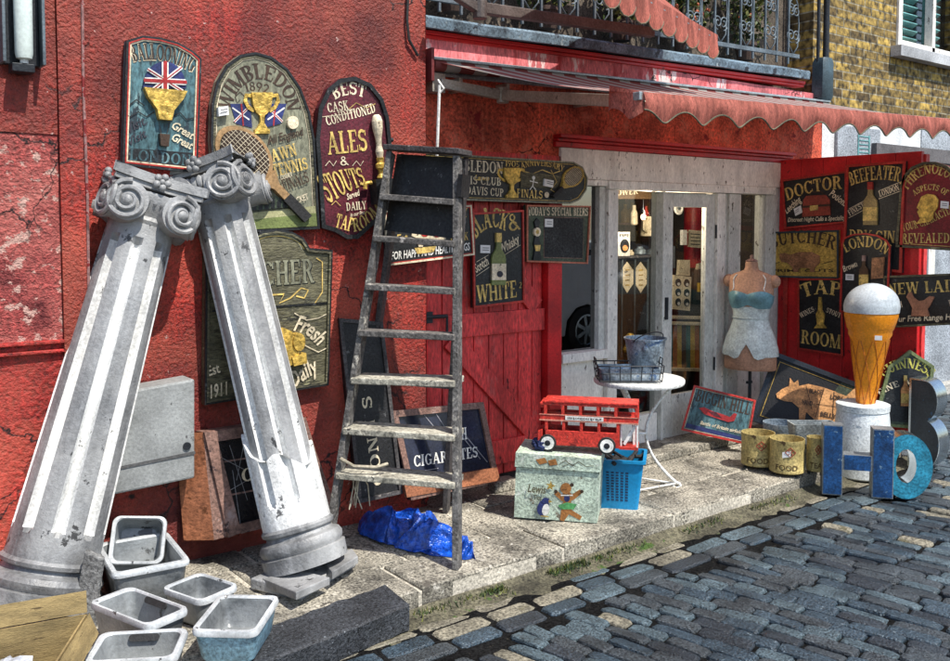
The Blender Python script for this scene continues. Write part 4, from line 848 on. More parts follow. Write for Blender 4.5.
s = Sign('ale_sign', 'dark maroon arched sign with a beer pump handle, reading BEST CASK ALES', 'sign', PL, NW, (320, 229), (388, 222), .03, 'pub signs on the left wall')
ol = [(321, 228), (334, 232), (346, 239), (357, 239), (368, 229), (377, 221), (389, 214), (391, 150), (388, 118), (382, 99), (370, 84), (354, 77), (339, 79), (327, 89), (318, 108), (315, 140), (318, 180)]
s.board(ol, maroon).frame(black_paint, .022, .012)
s.text('BEST', curve((335, 100), (349, 95), (364, 98)), 13, cream); s.text('CASK', [(328, 113), (349, 110)], 9.5, cream, sp=.08)
s.text('CONDITIONED', [(327, 126), (335, 124), (342, 121), (352, 119), (362, 116.5), (376, 112)], 9.5, cream)
s.line([(349, 109), (356, 103), (366, 108), (375, 104)], .004, gold); s.line([(322, 117), (340, 115), (352, 113)], .003, cream)
s.text('ALES', [(328, 155), (368, 151)], 22, gold, sp=.03); s.text('&', [(340, 166), (349, 165)], 9, cream)
for x in (325, 352): s.line([(x, 166), (x+4, 161), (x+8, 166), (x+11, 161)], .004, cream)
s.text('STOUTS', curve((329, 204), (347, 193), (366, 184)), 31, gold, sp=.02, h2=18)
s.text('Served', [(347, 200), (360, 195)], 6, cream, plain=True, shear=.3); s.text('DAILY', [(346, 211), (366, 209)], 8, cream); s.text('in our fine', [(350, 217), (364, 214)], 4, cream, plain=True, shear=.3)
s.text('TAP', [(334, 227), (351, 232)], 14, gold); s.text('ROOM', [(353, 232), (362, 230), (371, 225), (383, 214)], 13, gold, h2=16)
for x, d in ((331, 0), (371, -3)): s.line([(x, 205+d), (x+4, 201+d), (x+9, 206+d)], .004, gold)
M0 = Matrix.Translation(V((*s.L(377, 158), s.t+.03)))
B = s.mb('pump_handle', cream); Mx = M0 @ Matrix.Rotation(R(-90), 4, 'X')
B.lathe([(.016, .0), (.022, .03), (.015, .06), (.017, .10), (.027, .15), (.029, .19), (.022, .215), (.012, .225)], 14, None, Mx)
Mx2 = Mx @ Matrix.Translation((0, 0, -.115)); s.mb('pump_collar', gold_relief).lathe([(.018, 0), (.026, .01), (.016, .03), (.016, .05), (.027, .06), (.027, .08), (.017, .09), (.022, .114)], 14, None, Mx2)
a = s.L(369, 180); b = s.L(392, 203); s.mb('pump_box', black_paint).box((a[0], b[1], s.t), (b[0], a[1], s.t+.07))
a = s.L(368, 183); q = V((*a, s.t+.035)); s.mb('pump_spout', gold_relief).tube([q, q+V((-.035, .0, 0)), q+V((-.042, -.03, 0))], .011, 8)
s.k = 100; c = s.L(381, 192)
for k in range(8): pass
for x in (312, 389): a = s.L(x, 140); s.parts[('hanging_peg', iron, x)] = MB(); s.parts[('hanging_peg', iron, x)].tube([(a[0]-.03, a[1], s.t*.6), (a[0]+.03, a[1], s.t*.6)], .012, 8)
s.done()

s = Sign('butcher_board', 'carved black and olive board with gilded pig behind the right column', 'sign', PL, NW, (204, 404), (328, 385), .035, 'pub signs on the left wall')
ol = [(204, 405), (328, 385), (332, 250), (309, 248), (303, 238), (292, 232), (276, 229), (260, 232), (248, 240), (243, 251), (222, 254), (205, 256)]
s.board(ol, olive_dark).frame(black_paint, .010, .010).frame(olive_dark, .010, .012, 'border', .010)
s.line(arc(276, 252, 26, -18, 8, 172, 16), .010, olive); s.line(arc(276, 256, 30, -20, 20, 160, 16), .005, gold)
s.text('BUTCHER', [(222, 290), (250, 288), (315, 283)], 25, black_paint); s.k += 1; s.text('BUTCHER', [(221.4, 289.4), (250, 287.4), (314, 282.4)], 25, olive, sp=.08)
s.line([(228, 298), (284, 294), (279, 303), (290, 298), (301, 288), (308, 290), (304, 298), (296, 296)], .008, gold); s.line([(316, 258), (322, 262), (322, 292), (314, 304), (302, 305)], .006, gold)
s.line([(212, 311), (327, 303)], .010, black_paint)
s.text('Fresh', [(293, 330), (306, 334), (318, 346)], 16, cream, plain=True, shear=.25, bold=.02); s.line([(294, 313), (306, 320), (318, 318), (326, 314)], .005, cream); s.line([(294, 338), (306, 346), (318, 352), (326, 348)], .005, cream)
s.text('Daily', [(293, 388), (306, 378), (319, 370)], 16, cream, plain=True, shear=.2, bold=.02); s.text('Est', [(208, 376), (220, 372)], 10, cream, plain=True); s.text('1911', [(210, 398), (228, 394)], 13, cream, plain=True, shear=.2)
pig = [(270, 332), (280, 327), (289, 331), (293, 340), (296, 352), (292, 362), (285, 366), (284, 378), (278, 380), (276, 368), (268, 360), (264, 346)]
s.poly(pig, gold_relief, 'gilded_pig', h=.035); s.poly(arc(295, 341, 6, 9, 0, 360, 14)[:-1], gold_relief, 'gilded_pig', h=.045); s.poly([(288, 356), (302, 352), (303, 362), (290, 365)], gold_relief, 'gilded_pig', h=.042); s.poly(arc(276, 345, 7, 8, 0, 360, 12)[:-1], gold_relief, 'gilded_pig', h=.048)
s.done()

# long board above the ladder, sign behind the ladder, signs on the door
s = Sign('tennis_club_board', 'long black board with round end, gold cup and racket above the plank door', 'sign', (0, -.07, 0), NW, (418, 200), (570, 203), .025, 'signs hung by the plank door')
s.board([(418, 199), (570, 204), (579, 200), (586, 190), (587, 178), (582, 167), (573, 162), (418, 152)], black_paint).frame(olive, .010, .008).frame(gold, .003, .003, 'border_line', .016)
s.text('WIMBLEDON', [(441, 170), (503, 174)], 11.5, cream, sp=.03); s.text('Lawn', [(474, 180), (489, 181)], 5, gold, plain=True, shear=.3); s.text('TENNIS CLUB', [(447, 183), (501, 186)], 8, cream); s.text('DAVIS CUP', [(466, 194), (503, 197)], 8, cream)
s.text('1905', [(505, 166.5), (519, 167.5)], 6, gold); s.text('ANNIVERSARY', curve((521, 169), (541, 166), (563, 172)), 6, gold); s.line([(522, 171), (532, 174), (542, 170), (552, 174), (560, 171)], .006, gold)
s.cup(511, 168, 20, 30); s.poly([(520, 172), (562, 176), (556, 188), (520, 188)], olive_dark); s.text('FINALS', [(516, 197), (542, 199)], 8, gold)
s.poly(arc(533, 178, 1.6, 2, 0, 360, 8)[:-1], white_paint); s.line([(533, 180), (532, 186), (535, 190)], .008, white_paint); s.line([(532, 186), (529, 190)], .006, white_paint); s.line([(529, 181), (537, 183)], .006, white_paint)
s.poly(arc(546, 195, 2.4, 3, 0, 360, 10)[:-1], cream); s.line([(550, 170), (556, 182), (550, 190), (557, 194)], .005, gold)
s.k += 2; s.racket((572, 177), (551, 197), 12, 9, mustard, .45); s.tagpaper(543, 179, 9, 7, .2); s.done()

s = Sign('pig_farm_sign', 'black sign with brown pig, seen behind the ladder rungs', 'sign', (0, -.165, 0), NW, (386, 266), (474, 255), .02, 'signs hung by the plank door')
s.board([(386, 266), (474, 255), (471, 205), (384, 211)], black_paint).frame(cream, .010, .008).frame(red_trim, .005, .006, 'border_line', .010)
s.text('FARMERS UNITY', [(391, 224), (468, 217)], 9, gold); s.text('FOR HAPPY AND HEALTHY PIGS', [(391, 260), (470, 250)], 7.5, white_paint, plain=True, shear=.2, bold=.02); s.text('Eat', [(396, 243), (408, 241)], 8, gold, plain=True, shear=.3)
s.poly([(412, 228), (420, 226), (438, 227), (446, 232), (444, 246), (440, 246), (438, 240), (424, 241), (422, 247), (418, 247), (416, 238), (411, 236)], cream, 'painted_pig', h=.006)
for c in ((424, 233, 4, 4), (436, 234, 4, 3.4)): s.k += 1; s.poly(arc(*c, 0, 360, 10)[:-1], red_trim, 'painted_pig', h=.0075)
s.poly([(414, 248), (436, 246), (433, 252), (417, 254)], gold); s.text('PORK', [(450, 242), (468, 240)], 8, gold); s.done()

s = Sign('whisky_sign', 'upright red edged black sign with a green bottle between bold gold words', 'sign', PW, NW, (473, 308), (524, 303), .025, 'signs hung by the plank door')
s.board([(473, 308), (524, 302), (523, 210), (472, 213)], black_paint).frame(red_trim, .012, .010)
s.text('BLACK', curve((476, 239), (489, 228), (505, 231)), 22, gold, sp=.03, h2=19); s.text('&', [(509, 232), (521, 229)], 17, gold)
s.text('WHITE', [(477, 303), (517, 297)], 17, gold, sp=.04); s.text('Scotch', [(476, 273), (489, 264)], 9, cream, plain=True, shear=.2); s.text('Whisky', [(501, 254), (520, 242)], 9, cream, plain=True, shear=.2)
for a_, b_ in (((476, 276), (489, 267)), ((501, 257), (520, 245)), ((476, 262), (488, 255))): s.line([a_, b_], .003, cream)
s.bottle(497.5, 234, 14, 51, mat('green_bottle_paint', (.16, .19, .06), .35), cream, gold); s.k += 2; s.poly(arc(498, 274, 3, 3.2, 0, 360, 10)[:-1], ink, 'bottle_emblem', h=.016); s.tagpaper(480, 245, 9.5, 8, .03)
s.text('2', [(518, 288), (521, 288)], 6, gold); s.done()

s = Sign('beer_blackboard', 'green edged chalkboard with a painted pump clip, reading TODAYS SPECIAL BEERS', 'sign', PW, NW, (526, 262), (587, 264), .025, 'signs hung by the plank door')
s.board([(526, 262), (587, 264), (590, 206), (526, 205)], green_sign).frame(mat('salmon_trim', (.45, .14, .08), .5), .010, .010)
s.text("TODAY'S SPECIAL BEERS", [(528, 215.5), (588, 216)], 8, cream, sp=.04)
s.poly([(544, 217.5), (583, 218), (582.5, 258), (543.5, 257)], slate, 'slate', h=.001); s.line([(543.5, 257.5), (582.5, 258.5), (584, 218), (544, 217), (543.5, 257.5)], .005, brown_wood)
s.poly([(532, 260), (540, 260), (538.5, 248), (539, 244), (537.5, 236), (537.5, 226), (539, 222), (536, 218), (533, 222), (534, 226), (534, 236), (532.5, 244), (533.5, 248)], black_paint, 'pump_clip', h=.012)
s.k += 2; s.poly(arc(535.8, 232, 3.4, 4.5, 0, 360, 14)[:-1], cream, 'pump_clip_badge', h=.014); s.k += 1; s.poly(arc(535.8, 232, 1.6, 2.2, 0, 360, 12)[:-1], gold, 'pump_clip_badge', h=.015); s.poly([(533, 245), (539, 245), (538, 251), (534, 251)], gold, 'pump_clip', h=.014)
s.tagpaper(544.5, 219, 8, 8, .02); s.done()

# leaning boards and frames behind the ladder and columns
def lean_plane(a, b, deg):
    """plane through a ground line leaning back from the viewer"""
    h = V(((b-a).y, -(b-a).x, 0)).normalized()
    if h.dot(CAM-a) < 0: h = -h
    return a, h*math.cos(R(deg))+V((0, 0, math.sin(R(deg))))
a = gnd(409, 500, .02); a.y = min(a.y, -.20); a = wal(410, 499, -.22); b = wal(498, 481, -.24)
p, n = lean_plane(a, b, 9)
s = Sign('cigarette_mirror', 'brown framed dark glass advertising panel reading CIGARETTES leaning behind the ladder', 'advertising panel', p, n, (410, 500), (498, 481), .03)
s.board([(410, 500), (498, 481), (482, 402), (390, 411)], mat('dark_glass_panel', (.02, .024, .045), .2, var=.4, bump=.05), 'glass_panel').frame(brown_wood, .035, .016)
s.poly([(405, 497), (498, 480), (495, 467), (402, 483)], orange_wood, 'bottom_rail', h=.022)
s.text('CIGARETTES', [(414, 467), (478, 457)], 11, white_paint); s.text('RICH', [(447, 442), (467, 439)], 12, white_paint)
for p0, p1 in (((424, 415), (440, 434)), ((436, 414), (447, 431)), ((455, 423), (487, 462)), ((452, 424), (480, 459)), ((408, 438), (440, 432)), ((405, 474), (438, 468)), ((438, 432), (455, 423))): s.line([p0, p1], .004, mat('grey_etching', (.30, .30, .33), .5))
s.done()
a = wal(358, 503, -.17); b = wal(404, 492, -.19); p, n = lean_plane(a, b, 4)
s = Sign('shop_fascia_board', 'tall dark weathered board on end with vertical lettering leaning behind the ladder', 'sign board', p, n, (358, 503), (402, 493), .03)
s.board([(358, 503), (402, 493), (382, 322), (338, 318)], black_board).frame(ladder_dark, .02, .012)
s.text('CONN S', [(383, 484), (377, 440), (371, 395)], 11, cream, sp=.12); s.done()
# glazed display cabinet door
a = wal(212, 541, -.20); b = wal(336, 508, -.20); p, n = lean_plane(a, b, 7)
s = Sign('glazed_cabinet', 'mauve brown glazed cabinet with orange wooden side leaning behind the right column', 'cabinet', p, n, (214, 540), (336, 508), .10)
s.board([(214, 540), (336, 508), (304, 417), (203, 432)], brown_wood, 'carcass')
def cab(px): return s.P(px)
fr = [((203, 432), (214, 431), (240, 532), (227, 537)), ((296, 418), (304, 417), (332, 509), (322, 512)), ((214, 431), (296, 418), (299, 428), (217, 441)), ((238, 524), (320, 503), (322, 512), (240, 533)), ((276, 421), (284, 420), (308, 512), (299, 515))]
for f in fr: s.poly(f, brown_wood, 'door_frame', h=.018)
s.poly([(215, 436), (300, 422), (324, 508), (238, 530)], mat('old_dark_glass', (.012, .012, .014), .12, bump=.03), 'door_glass', h=.002)
s.k += 3
for q in (((221, 462), (296, 450)), ((228, 495), (306, 480))): s.line([q[0], q[1]], .008, brown_wood, 'glazing_bar')
for q in (((229, 445), (247, 500)), ((222, 458), (245, 470)), ((232, 470), (240, 525)), ((226, 492), (250, 478)), ((244, 440), (236, 480))): s.line(q, .0025, mat('grey_scratch', (.25, .25, .26), .5), 'scratch')
s.text('CAFE', [(241, 482), (290, 474)], 13, cream)
a = s.L(203, 432); b = s.L(214, 540); s.mb('side_board', orange_wood).add([(a[0], a[1], s.t), (b[0], b[1], s.t), (b[0]-.10, b[1]+.005, -.02), (a[0]-.09, a[1], -.02)], [(0, 1, 2, 3)])
s.done()

# ------------------------------------------------------------ wall lamp
t = thing('wall_lamp', 'pale glass bulkhead lamp in a black metal bracket on the left pilaster', 'lamp', wal(18, 75, -.22))
o_ = t.matrix_world.translation
def tpart(t, B, name, m=None, **k): return part(B, name, m, parent=t, **k)
a = wal(0, 0, -.22); b = wal(44, 76, -.22)
B = MB(); x0, x1 = wal(2, 40, -.22).x, wal(38, 40, -.22).x; zt = 2.62; zb = wal(20, 66, -.22).z
B.box((x0, -.24, zb), (x1, -.205, zt)); tpart(t, B, 'back_plate', iron, bevel=.004)
for xx in (x0-.012, x1): B = MB(); B.box((xx, -.30, zb), (xx+.012, -.206, zt)); tpart(t, B, 'side_plate', greyiron, bevel=.002)
B = MB(); B.box((x0+.02, -.30, zb-.035), (x1-.03, -.22, zb-.001)); tpart(t, B, 'bottom_bracket', iron, bevel=.003)
B = MB(); xm = (x0+x1)/2; B.lathe([(.012, zb+.012), (.03, zb+.02), (.034, zb+.04), (.036, 2.56), (.03, 2.6)], 20, c=(xm, -.285, 0)); tpart(t, B, 'glass_tube', lamp_glass, smooth='auto')
B = MB(); B.lathe([(.016, zb), (.016, zb+.022)], 12, c=(xm, -.285, 0)); tpart(t, B, 'lamp_holder', white_paint)

# ------------------------------------------------------------ plaster columns
def frame_to(a, b, spin=0):
    w_ = (b-a).normalized(); v_ = (CAM-a); v_ = (v_-w_*v_.dot(w_)).normalized(); u_ = v_.cross(w_).normalized()
    M = Matrix((u_, v_, w_)).transposed(); return M @ Matrix.Rotation(spin, 3, 'Z')
def shaft(B, L, r0, r1, z0=0., nf=9, ph=0., fd=.27, fw=.38, ragged=None, taper0=.06):
    n = nf*14; rows = 44; vs = []
    zs = [z0+(L-z0)*i/rows for i in range(rows+1)]
    zs = sorted(set(zs+[z0+.115+.01*k for k in range(5)]+[L-.10-.01*k for k in range(5)]))
    k = len(zs)
    for z in zs:
        f = z/L; r = r0+(r1-r0)*f
        for j in range(n):
            a = 2*PI*j/n; u = ((a*nf/(2*PI)+ph) % 1)-.5; halfw = fw/2
            e0 = min(1, max(0, (z-z0-.10)/.045)); e1 = min(1, max(0, (L-.085-z)/.035)); lim = math.sqrt(max(0, 1-(1-min(e0, e1))**2))*halfw
            d = fd*r*math.sqrt(max(0, 1-(u/halfw)**2)) if abs(u) < lim and min(e0, e1) > 0 else 0
            zz = z
            if ragged and z > ragged-.25: zz = min(z, ragged+.085*math.cos(a+.5)+.03*math.sin(a*4)+.02*noise.noise(V((a*3, 0, 0))))
            vs.append(((r-d)*math.cos(a), (r-d)*math.sin(a), zz))
    fs = []; mi = []
    for i in range(k-1):
        for j in range(n):
            a = 2*PI*(j+.5)/n; u = ((a*nf/(2*PI)+ph) % 1)-.5
            fs.append((i*n+j, i*n+(j+1) % n, (i+1)*n+(j+1) % n, (i+1)*n+j)); mi.append(abs(u) < fw/2*.97 and zs[i] > z0+.11 and zs[i+1] < L-.085)
    if ragged:
        for j in range(n): q = vs[(k-1)*n+j]; vs.append((q[0]*.8, q[1]*.8, q[2]-.004)); fs.append(((k-1)*n+j, (k-1)*n+(j+1) % n, k*n+(j+1) % n, k*n+j)); mi.append(True)
        mi = [True]*len(mi)
    o = len(B.v); B.v += [V(p) for p in vs]; ma = B._m(plaster_grey); mb_ = B._m(plaster_white)
    for f, q in zip(fs, mi): B.f.append([x+o for x in f]); B.mi.append(mb_ if q else ma)
    for c in () if ragged else (list(range(n))[::-1], list(range((k-1)*n, k*n))): B.f.append([x+o for x in c]); B.mi.append(ma)
def capital(B, L, r, s=.228):
    # necking and echinus
    B.lathe([(r, L-.005), (r*1.06, L+.012), (r*1.02, L+.03), (r*1.12, L+.06), (r*1.3, L+.10), (r*1.3, L+.13)], 32, plaster_grey)
    # abacus with hollowed sides and cut corners
    pts = []
    for k in range(4):
        a0 = PI/4+k*PI/2
        for i in range(9):
            t = -1+2*i/8
            c, sn = math.cos(k*PI/2+PI/2), math.sin(k*PI/2+PI/2); x = s*.88; y = t*s*.9; x -= .038*(1-t*t); pts.append((x*c-y*sn, x*sn+y*c))
    for z0, z1, sc in ((L+.150, L+.172, .93), (L+.173, L+.215, 1.0)): B.prism([(x*sc, y*sc) for x, y in pts], z0, z1, plaster_grey)
    #corner volutes: a scroll on both faces of each corner, a roll between them
    for k in range(4):
        A = k*PI/2
        for sg in (-1, 1):
            Mk = Matrix.Rotation(A, 4, 'Z') @ Matrix.Translation((s*.80, sg*s*.50, L+.066)) @ Matrix.Rotation(sg*R(14), 4, 'Z')
            sp = []; rad = []
            for i in range(56):
                t = i/55; q = .086*(1-.84*t); an = R(90)-sg*t*2*PI*2.3
                sp.append(Mk @ V((.010+.014*t, q*math.cos(an), q*math.sin(an)))); rad.append(.0125*(1-.35*t))
            B.tube(sp, rad, 7, plaster_grey)
            B.lathe([(.088, -.085), (.078, -.03), (.086, .004), (.034, .010), (.018, .030), (.006, .034)], 26, plaster_grey, Mk @ Matrix.Rotation(R(90), 4, 'Y'))
        # fluted roll side and flower
        A2 = A+PI/4
        for q in (-1, 1):
            Mq = Matrix.Rotation(A2, 4, 'Z'); c = Mq @ V((s*.95, q*.02, L+.07)); B.tube([c+V((0, 0, .066)), c+Mq.to_3x3() @ V((.020, 0, .04)), c+Mq.to_3x3() @ V((.026, 0, 0)), c+Mq.to_3x3() @ V((.020, 0, -.04)), c+V((0, 0, -.072))], [.010, .014, .015, .014, .008], 7, plaster_grey)
        Mk = Matrix.Rotation(A, 4, 'Z')
        for i in range(5):
            an = 2*PI*i/5; B.ball(Mk @ V((s*.86, .024*math.cos(an), L+.182+.024*math.sin(an))), (.017, .017, .017), 8, 5, plaster_grey)
        B.ball(Mk @ V((s*.88, 0, L+.182)), .013, 8, 5, plaster_grey)
        for i in range(5): y = -.06+.03*i; B.ball(Mk @ V((s*.74, y, L+.105)), (.016, .013, .03), 8, 6, plaster_grey)
def base(B, r):
    B.lathe([(r*1.42, -.185), (r*1.44, -.12), (r*1.34, -.115), (r*1.40, -.10), (r*1.42, -.08), (r*1.34, -.06), (r*1.14, -.05), (r*1.10, -.035), (r*1.22, -.025), (r*1.24, -.01), (r*1.15, .005), (r*1.02, .03), (r*.99, .05)], 48, plaster_grey)
def column(label, b0, b1, L, r0, r1, spin, brk=False):
    t = thing('plaster_column', label, 'column', b0, frame_to(b0, b1, spin), 'fluted plaster columns')
    if brk:
        B = MB(); shaft(B, L, r0*.90, r1, 0, 9, .5); B.build('shaft', None, t, smooth='auto')
        B = MB(); shaft(B, .62, r0*1.0, r0*.98, 0, 9, .5, ragged=.36, fd=.22); B.build('broken_sleeve', None, t, smooth='auto')
    else:
        B = MB(); shaft(B, L, r0, r1, 0, 9, .5); B.build('shaft', None, t, smooth='auto')
    B = MB(); capital(B, L, r1); B.build('capital', None, t, smooth='auto')
    B = MB(); base(B, r0*.86); B.build('base', None, t, smooth='auto'); return t
c1a = dep(52, 556, 3.72); c1b = dep(141, 228, 4.02)
d = (c1b-c1a); column('tall fluted column leaning right against its neighbour, base behind cardboard box', c1a, c1b, d.length, .185, .142, R(10))
c2a = dep(297, 523, 4.12); c2b = dep(222, 208, 4.30)
d = (c2b-c2a); column('fluted column leaning left with a broken white lower sleeve and cracked base', c2a, c2b, d.length, .156, .132, R(-24), True)
# broken plinth slabs under the second column
B = MB(); a = [gnd(250, 578, .05), gnd(300, 590, .05), gnd(356, 556, .05), gnd(340, 542, .05), gnd(290, 560, .05)]
Z = V((0, 0, 1))
def slab(B, top, h, m=None):
    n = len(top); B.add(list(top)+[p-Z*h for p in top], [tuple(range(n)), tuple(range(n, 2*n))[::-1]]+[(i, n+i, n+(i+1) % n, (i+1) % n) for i in range(n)], m)
slab(B, a[::1], .049); ob = B.build('broken_plinth', plaster_grey, None, bevel=.006, loc=a[0]-Z*.05); tag(ob, 'cracked slab of plaster plinth under the broken sleeve column', 'broken slab')
for q, lab in ((((262, 578), (300, 570), (330, 577), (296, 592)), 'thin curved plaster shard on the ground before the broken column'), (((322, 560), (352, 548), (358, 556), (332, 572)), 'small pale plaster shard beside the left foot of the ladder')):
    B = MB(); slab(B, [gnd(x, y, .055+.012*i) for i, (x, y) in enumerate(q)], .035); ob = B.build('plaster_shard', plaster_grey, None, bevel=.004, loc=gnd(*q[0], 0)); tag(ob, lab, 'shard')
# grey meter box behind the columns
t = thing('meter_box', 'grey wall box with a lid seam and rusty spot between the two columns', 'meter box', wal(150, 480, -.13))
B = MB(); P0 = [wal(104, 497, -.27), wal(195, 478, -.27), wal(195, 379, -.27), wal(112, 394, -.27)]
back = [V((p.x, -.125, p.z)) for p in P0]; B.rings([P0, back]); tpart(t, B, 'casing', mat('grey_box_paint', (.26, .27, .265), .6, var=.25, finev=.15, bump=.3, wear=(.1, .1, .1), wamt=.08, wscale=10), bevel=.010)
B = MB(); q = [wal(*c, -.271) for c in ((106, 472), (195, 454), (195, 451), (106, 469))]; q2 = [wal(*c, -.271) for c in ((108, 440), (195, 414), (195, 411.5), (108, 437))]
for Q in (q,): B.rings([[p+V((0, -.003, 0)) for p in Q], [p+V((0, .004, 0)) for p in Q]])
tpart(t, B, 'lid_seam', mat('dark_grey_seam', (.09, .09, .09), .7))
B = MB(); c = wal(187, 446, -.274); B.lathe([(.018, -.004), (.018, .004)], 12, M=Matrix.Translation(c) @ Matrix.Rotation(R(90), 4, 'X')); tpart(t, B, 'lock', iron)

# ------------------------------------------------------------ stoneware sinks
def rrect(hx, hy, r, n=5):
    pts = []
    for sx, sy, a0 in ((1, 1, 0), (-1, 1, 90), (-1, -1, 180), (1, -1, 270)):
        for i in range(n+1): a = R(a0+90*i/n); pts.append((sx*(hx-r)+r*math.cos(a), sy*(hy-r)+r*math.sin(a)))
    return pts
def sink(label, o, M, hx, hy, d, body=sink_grey, drain=True, slot=True):
    t = thing('stoneware_sink', label, 'sink', o, M, 'old stoneware sinks')
    B = MB(); Rg = lambda a, b, r, z: [V((x, y, z)) for x, y in rrect(a, b, r)]
    rs = [Rg(hx*.80, hy*.78, .03, -d), Rg(hx*.84, hy*.82, .035, -d+.01), Rg(hx*.95, hy*.94, .035, -.026)]
    B.rings(rs, body, cap0=True, cap1=False)
    ri = [Rg(hx*.95, hy*.94, .035, -.026), Rg(hx, hy, .035, -.022), Rg(hx*1.01, hy*1.01, .036, -.010), Rg(hx*.985, hy*.98, .034, 0), Rg(hx*.90, hy*.88, .03, .001), Rg(hx*.865, hy*.84, .03, -.006)]
    B.rings(ri, sink_rim, cap0=False, cap1=False)
    rn = [Rg(hx*.865, hy*.84, .03, -.006), Rg(hx*.84, hy*.81, .03, -.03), Rg(hx*.77, hy*.74, .03, -d+.03), Rg(hx*.70, hy*.66, .03, -d+.016)]
    B.rings(rn, sink_grey, cap0=False, cap1=True); B.build('basin', None, t, smooth='auto')
    if drain:
        B = MB(); c = (hx*.25, 0, -d+.0165); B.lathe([(.030, 0), (.034, .004), (.026, .005), (.022, .001)], 20, c=c, cap1=False); B.build('drain_ring', gold_relief, t, smooth='auto')
        B = MB(); B.lathe([(.0225, .0008), (.01, .0012)], 16, c=c); B.build('drain_hole', rubber, t)
    if slot:
        B = MB(); pts = rrect(.012, hy*.34, .011); Ms = Matrix.Translation((-hx*.80, 0, -.018)) @ Matrix.Rotation(R(62), 4, 'Y'); B.prism([(x, y) for x, y in pts], -.003, .003, None, Ms); B.build('overflow_slot', rubber, t)
    return t
def sink_px(label, q, z, d, slot_edge=0, **k):
    """rim corners measured in the photo, in order round the rim"""
    P = [gnd(x, y, z) for x, y in q]; c = sum(P, V())/4
    u = ((P[1]-P[0])+(P[2]-P[3])); v = ((P[2]-P[1])+(P[3]-P[0])); hv = v.length/4; hu = u.length/4
    un = u.normalized(); vn = Z.cross(un)
    if vn.dot(v) < 0: un = -un; vn = -vn
    if slot_edge == 1: return sink(label, c, basis(vn, -un, Z), hv, hu, d, **k)
    if slot_edge == 2: return sink(label, c, basis(-vn, un, Z), hv, hu, d, **k)
    if slot_edge == 3: return sink(label, c, basis(-un, -vn, Z), hu, hv, d, **k)
    return sink(label, c, basis(un, vn, Z), hu, hv, d, **k)
sink_px('blue bodied sink with rusty leaf litter inside, nearest the granite block', ((196, 627), (222, 590), (279, 599), (250, 636)), .15, .125, 3, body=sink_blue, drain=False)
sink_px('shallow grey sink tipped behind the blue bodied one', ((158, 588), (197, 573), (243, 583), (203, 601)), .13, .12, 3, drain=False, slot=False)
sink_px('diamond turned grey sink with oval overflow slot, front of the sink stack', ((94, 600), (135, 583), (186, 611), (142, 628)), .17, .15, 0)
sink_px('grey sink with overflow slot, lowest in the picture', ((89, 655), (108, 625), (184, 634), (170, 665)), .15, .135, 0)
sink_px('large low grey sink holding another sink on end', ((112, 578), (95, 540), (168, 534), (191, 557)), .20, .195, 0, drain=False, slot=False)
n = V((-.42, -.70, .42)).normalized()
n = (V((CAM.x-1.15, CAM.y+.4, 0)).normalized()*.86+Z*.5).normalized(); cp = dep(140, 536, 3.98)
P = [hit(x, y, cp, n) for x, y in ((113, 513), (168, 518), (163, 562), (107, 566))]
u = ((P[3]-P[0])+(P[2]-P[1])); un = u.normalized(); vn = n.cross(un)
sink('grey sink with brass drain standing on end inside the large low one', sum(P, V())/4, basis(un, vn, n), u.length/4, ((P[1]-P[0])+(P[2]-P[3])).length/4, .13, slot=False)
B = MB()
for _ in range(16):
    c = gnd(243, 619, .03)+V((random.gauss(0, .03), random.gauss(0, .03), random.uniform(0, .008))); a = V((random.gauss(0, 1), random.gauss(0, 1), .4)).normalized()*.02; b = a.cross(Z).normalized()*.009
    B.add([c-a, c+b, c+a, c-b], [(0, 1, 2, 3)])
tag(B.build('leaf_litter', mat('rust_leaf', (.25, .12, .03), .8)), 'rust brown dead leaves lying in the blue bodied sink', 'leaves', kind='stuff')

# stone slabs propped left of the sinks
for (q, h, lab) in ((((76, 610), (97, 618), (106, 556), (88, 548)), .035, 'rough grey stone slab propped between column base and sinks'), (((84, 640), (96, 646), (103, 600), (90, 606)), .03, 'narrow grey stone offcut standing beside the cardboard box')):
    P = [dep(x, y, 3.62) for x, y in q]; nn = (P[1]-P[0]).cross(P[3]-P[0]).normalized(); B = MB(); B.rings([P, [p+nn*h for p in P]]); ob = B.build('stone_slab', mat('grey_stone_slab', (.17, .17, .165), .7, var=.4, finev=.5, bump=.8), None, bevel=.008, loc=P[0]); tag(ob, lab, 'stone slab')
# cardboard box with crumpled polythene
t = thing('cardboard_box', 'open corrugated cardboard box at the foot of the left column', 'box', (.55, -1.25, 0))
P = [V((.28, -1.36, 0)), V((.60, -1.42, 0)), V((.79, -1.07, 0)), V((.47, -1.01, 0))]; hgt = .26
for i in range(4):
    a, b = P[i], P[(i+1) % 4]; B = MB(); w_ = V((-(b-a).y, (b-a).x, 0)).normalized()*.006
    B.rings([[a, b, b+w_, a+w_], [p+Z*hgt for p in (a, b, b+w_, a+w_)]]); tpart(t, B, 'box_side', cardboard)
    if i in (1, 2):
        B = MB(); o = (b-a).cross(Z).normalized()*(.03 if i == 1 else .02); k = 26; vs = []
        for j in range(k+1):
            f = j/k; p = a.lerp(b, f)
            for g in range(3): vs.append(p+Z*(hgt+.002-(.075*g/2 if i == 1 else -.07*g/2))+o*(.25+g/2)+o*.03*math.sin(f*130))
        B.add(vs, [(j*3+g, j*3+g+1, j*3+g+4, j*3+g+3) for j in range(k) for g in range(2)]); tpart(t, B, 'flap', cardboard)
B = MB(); slab(B, [p+Z*.012 for p in P], .01); tpart(t, B, 'box_floor', cardboard)
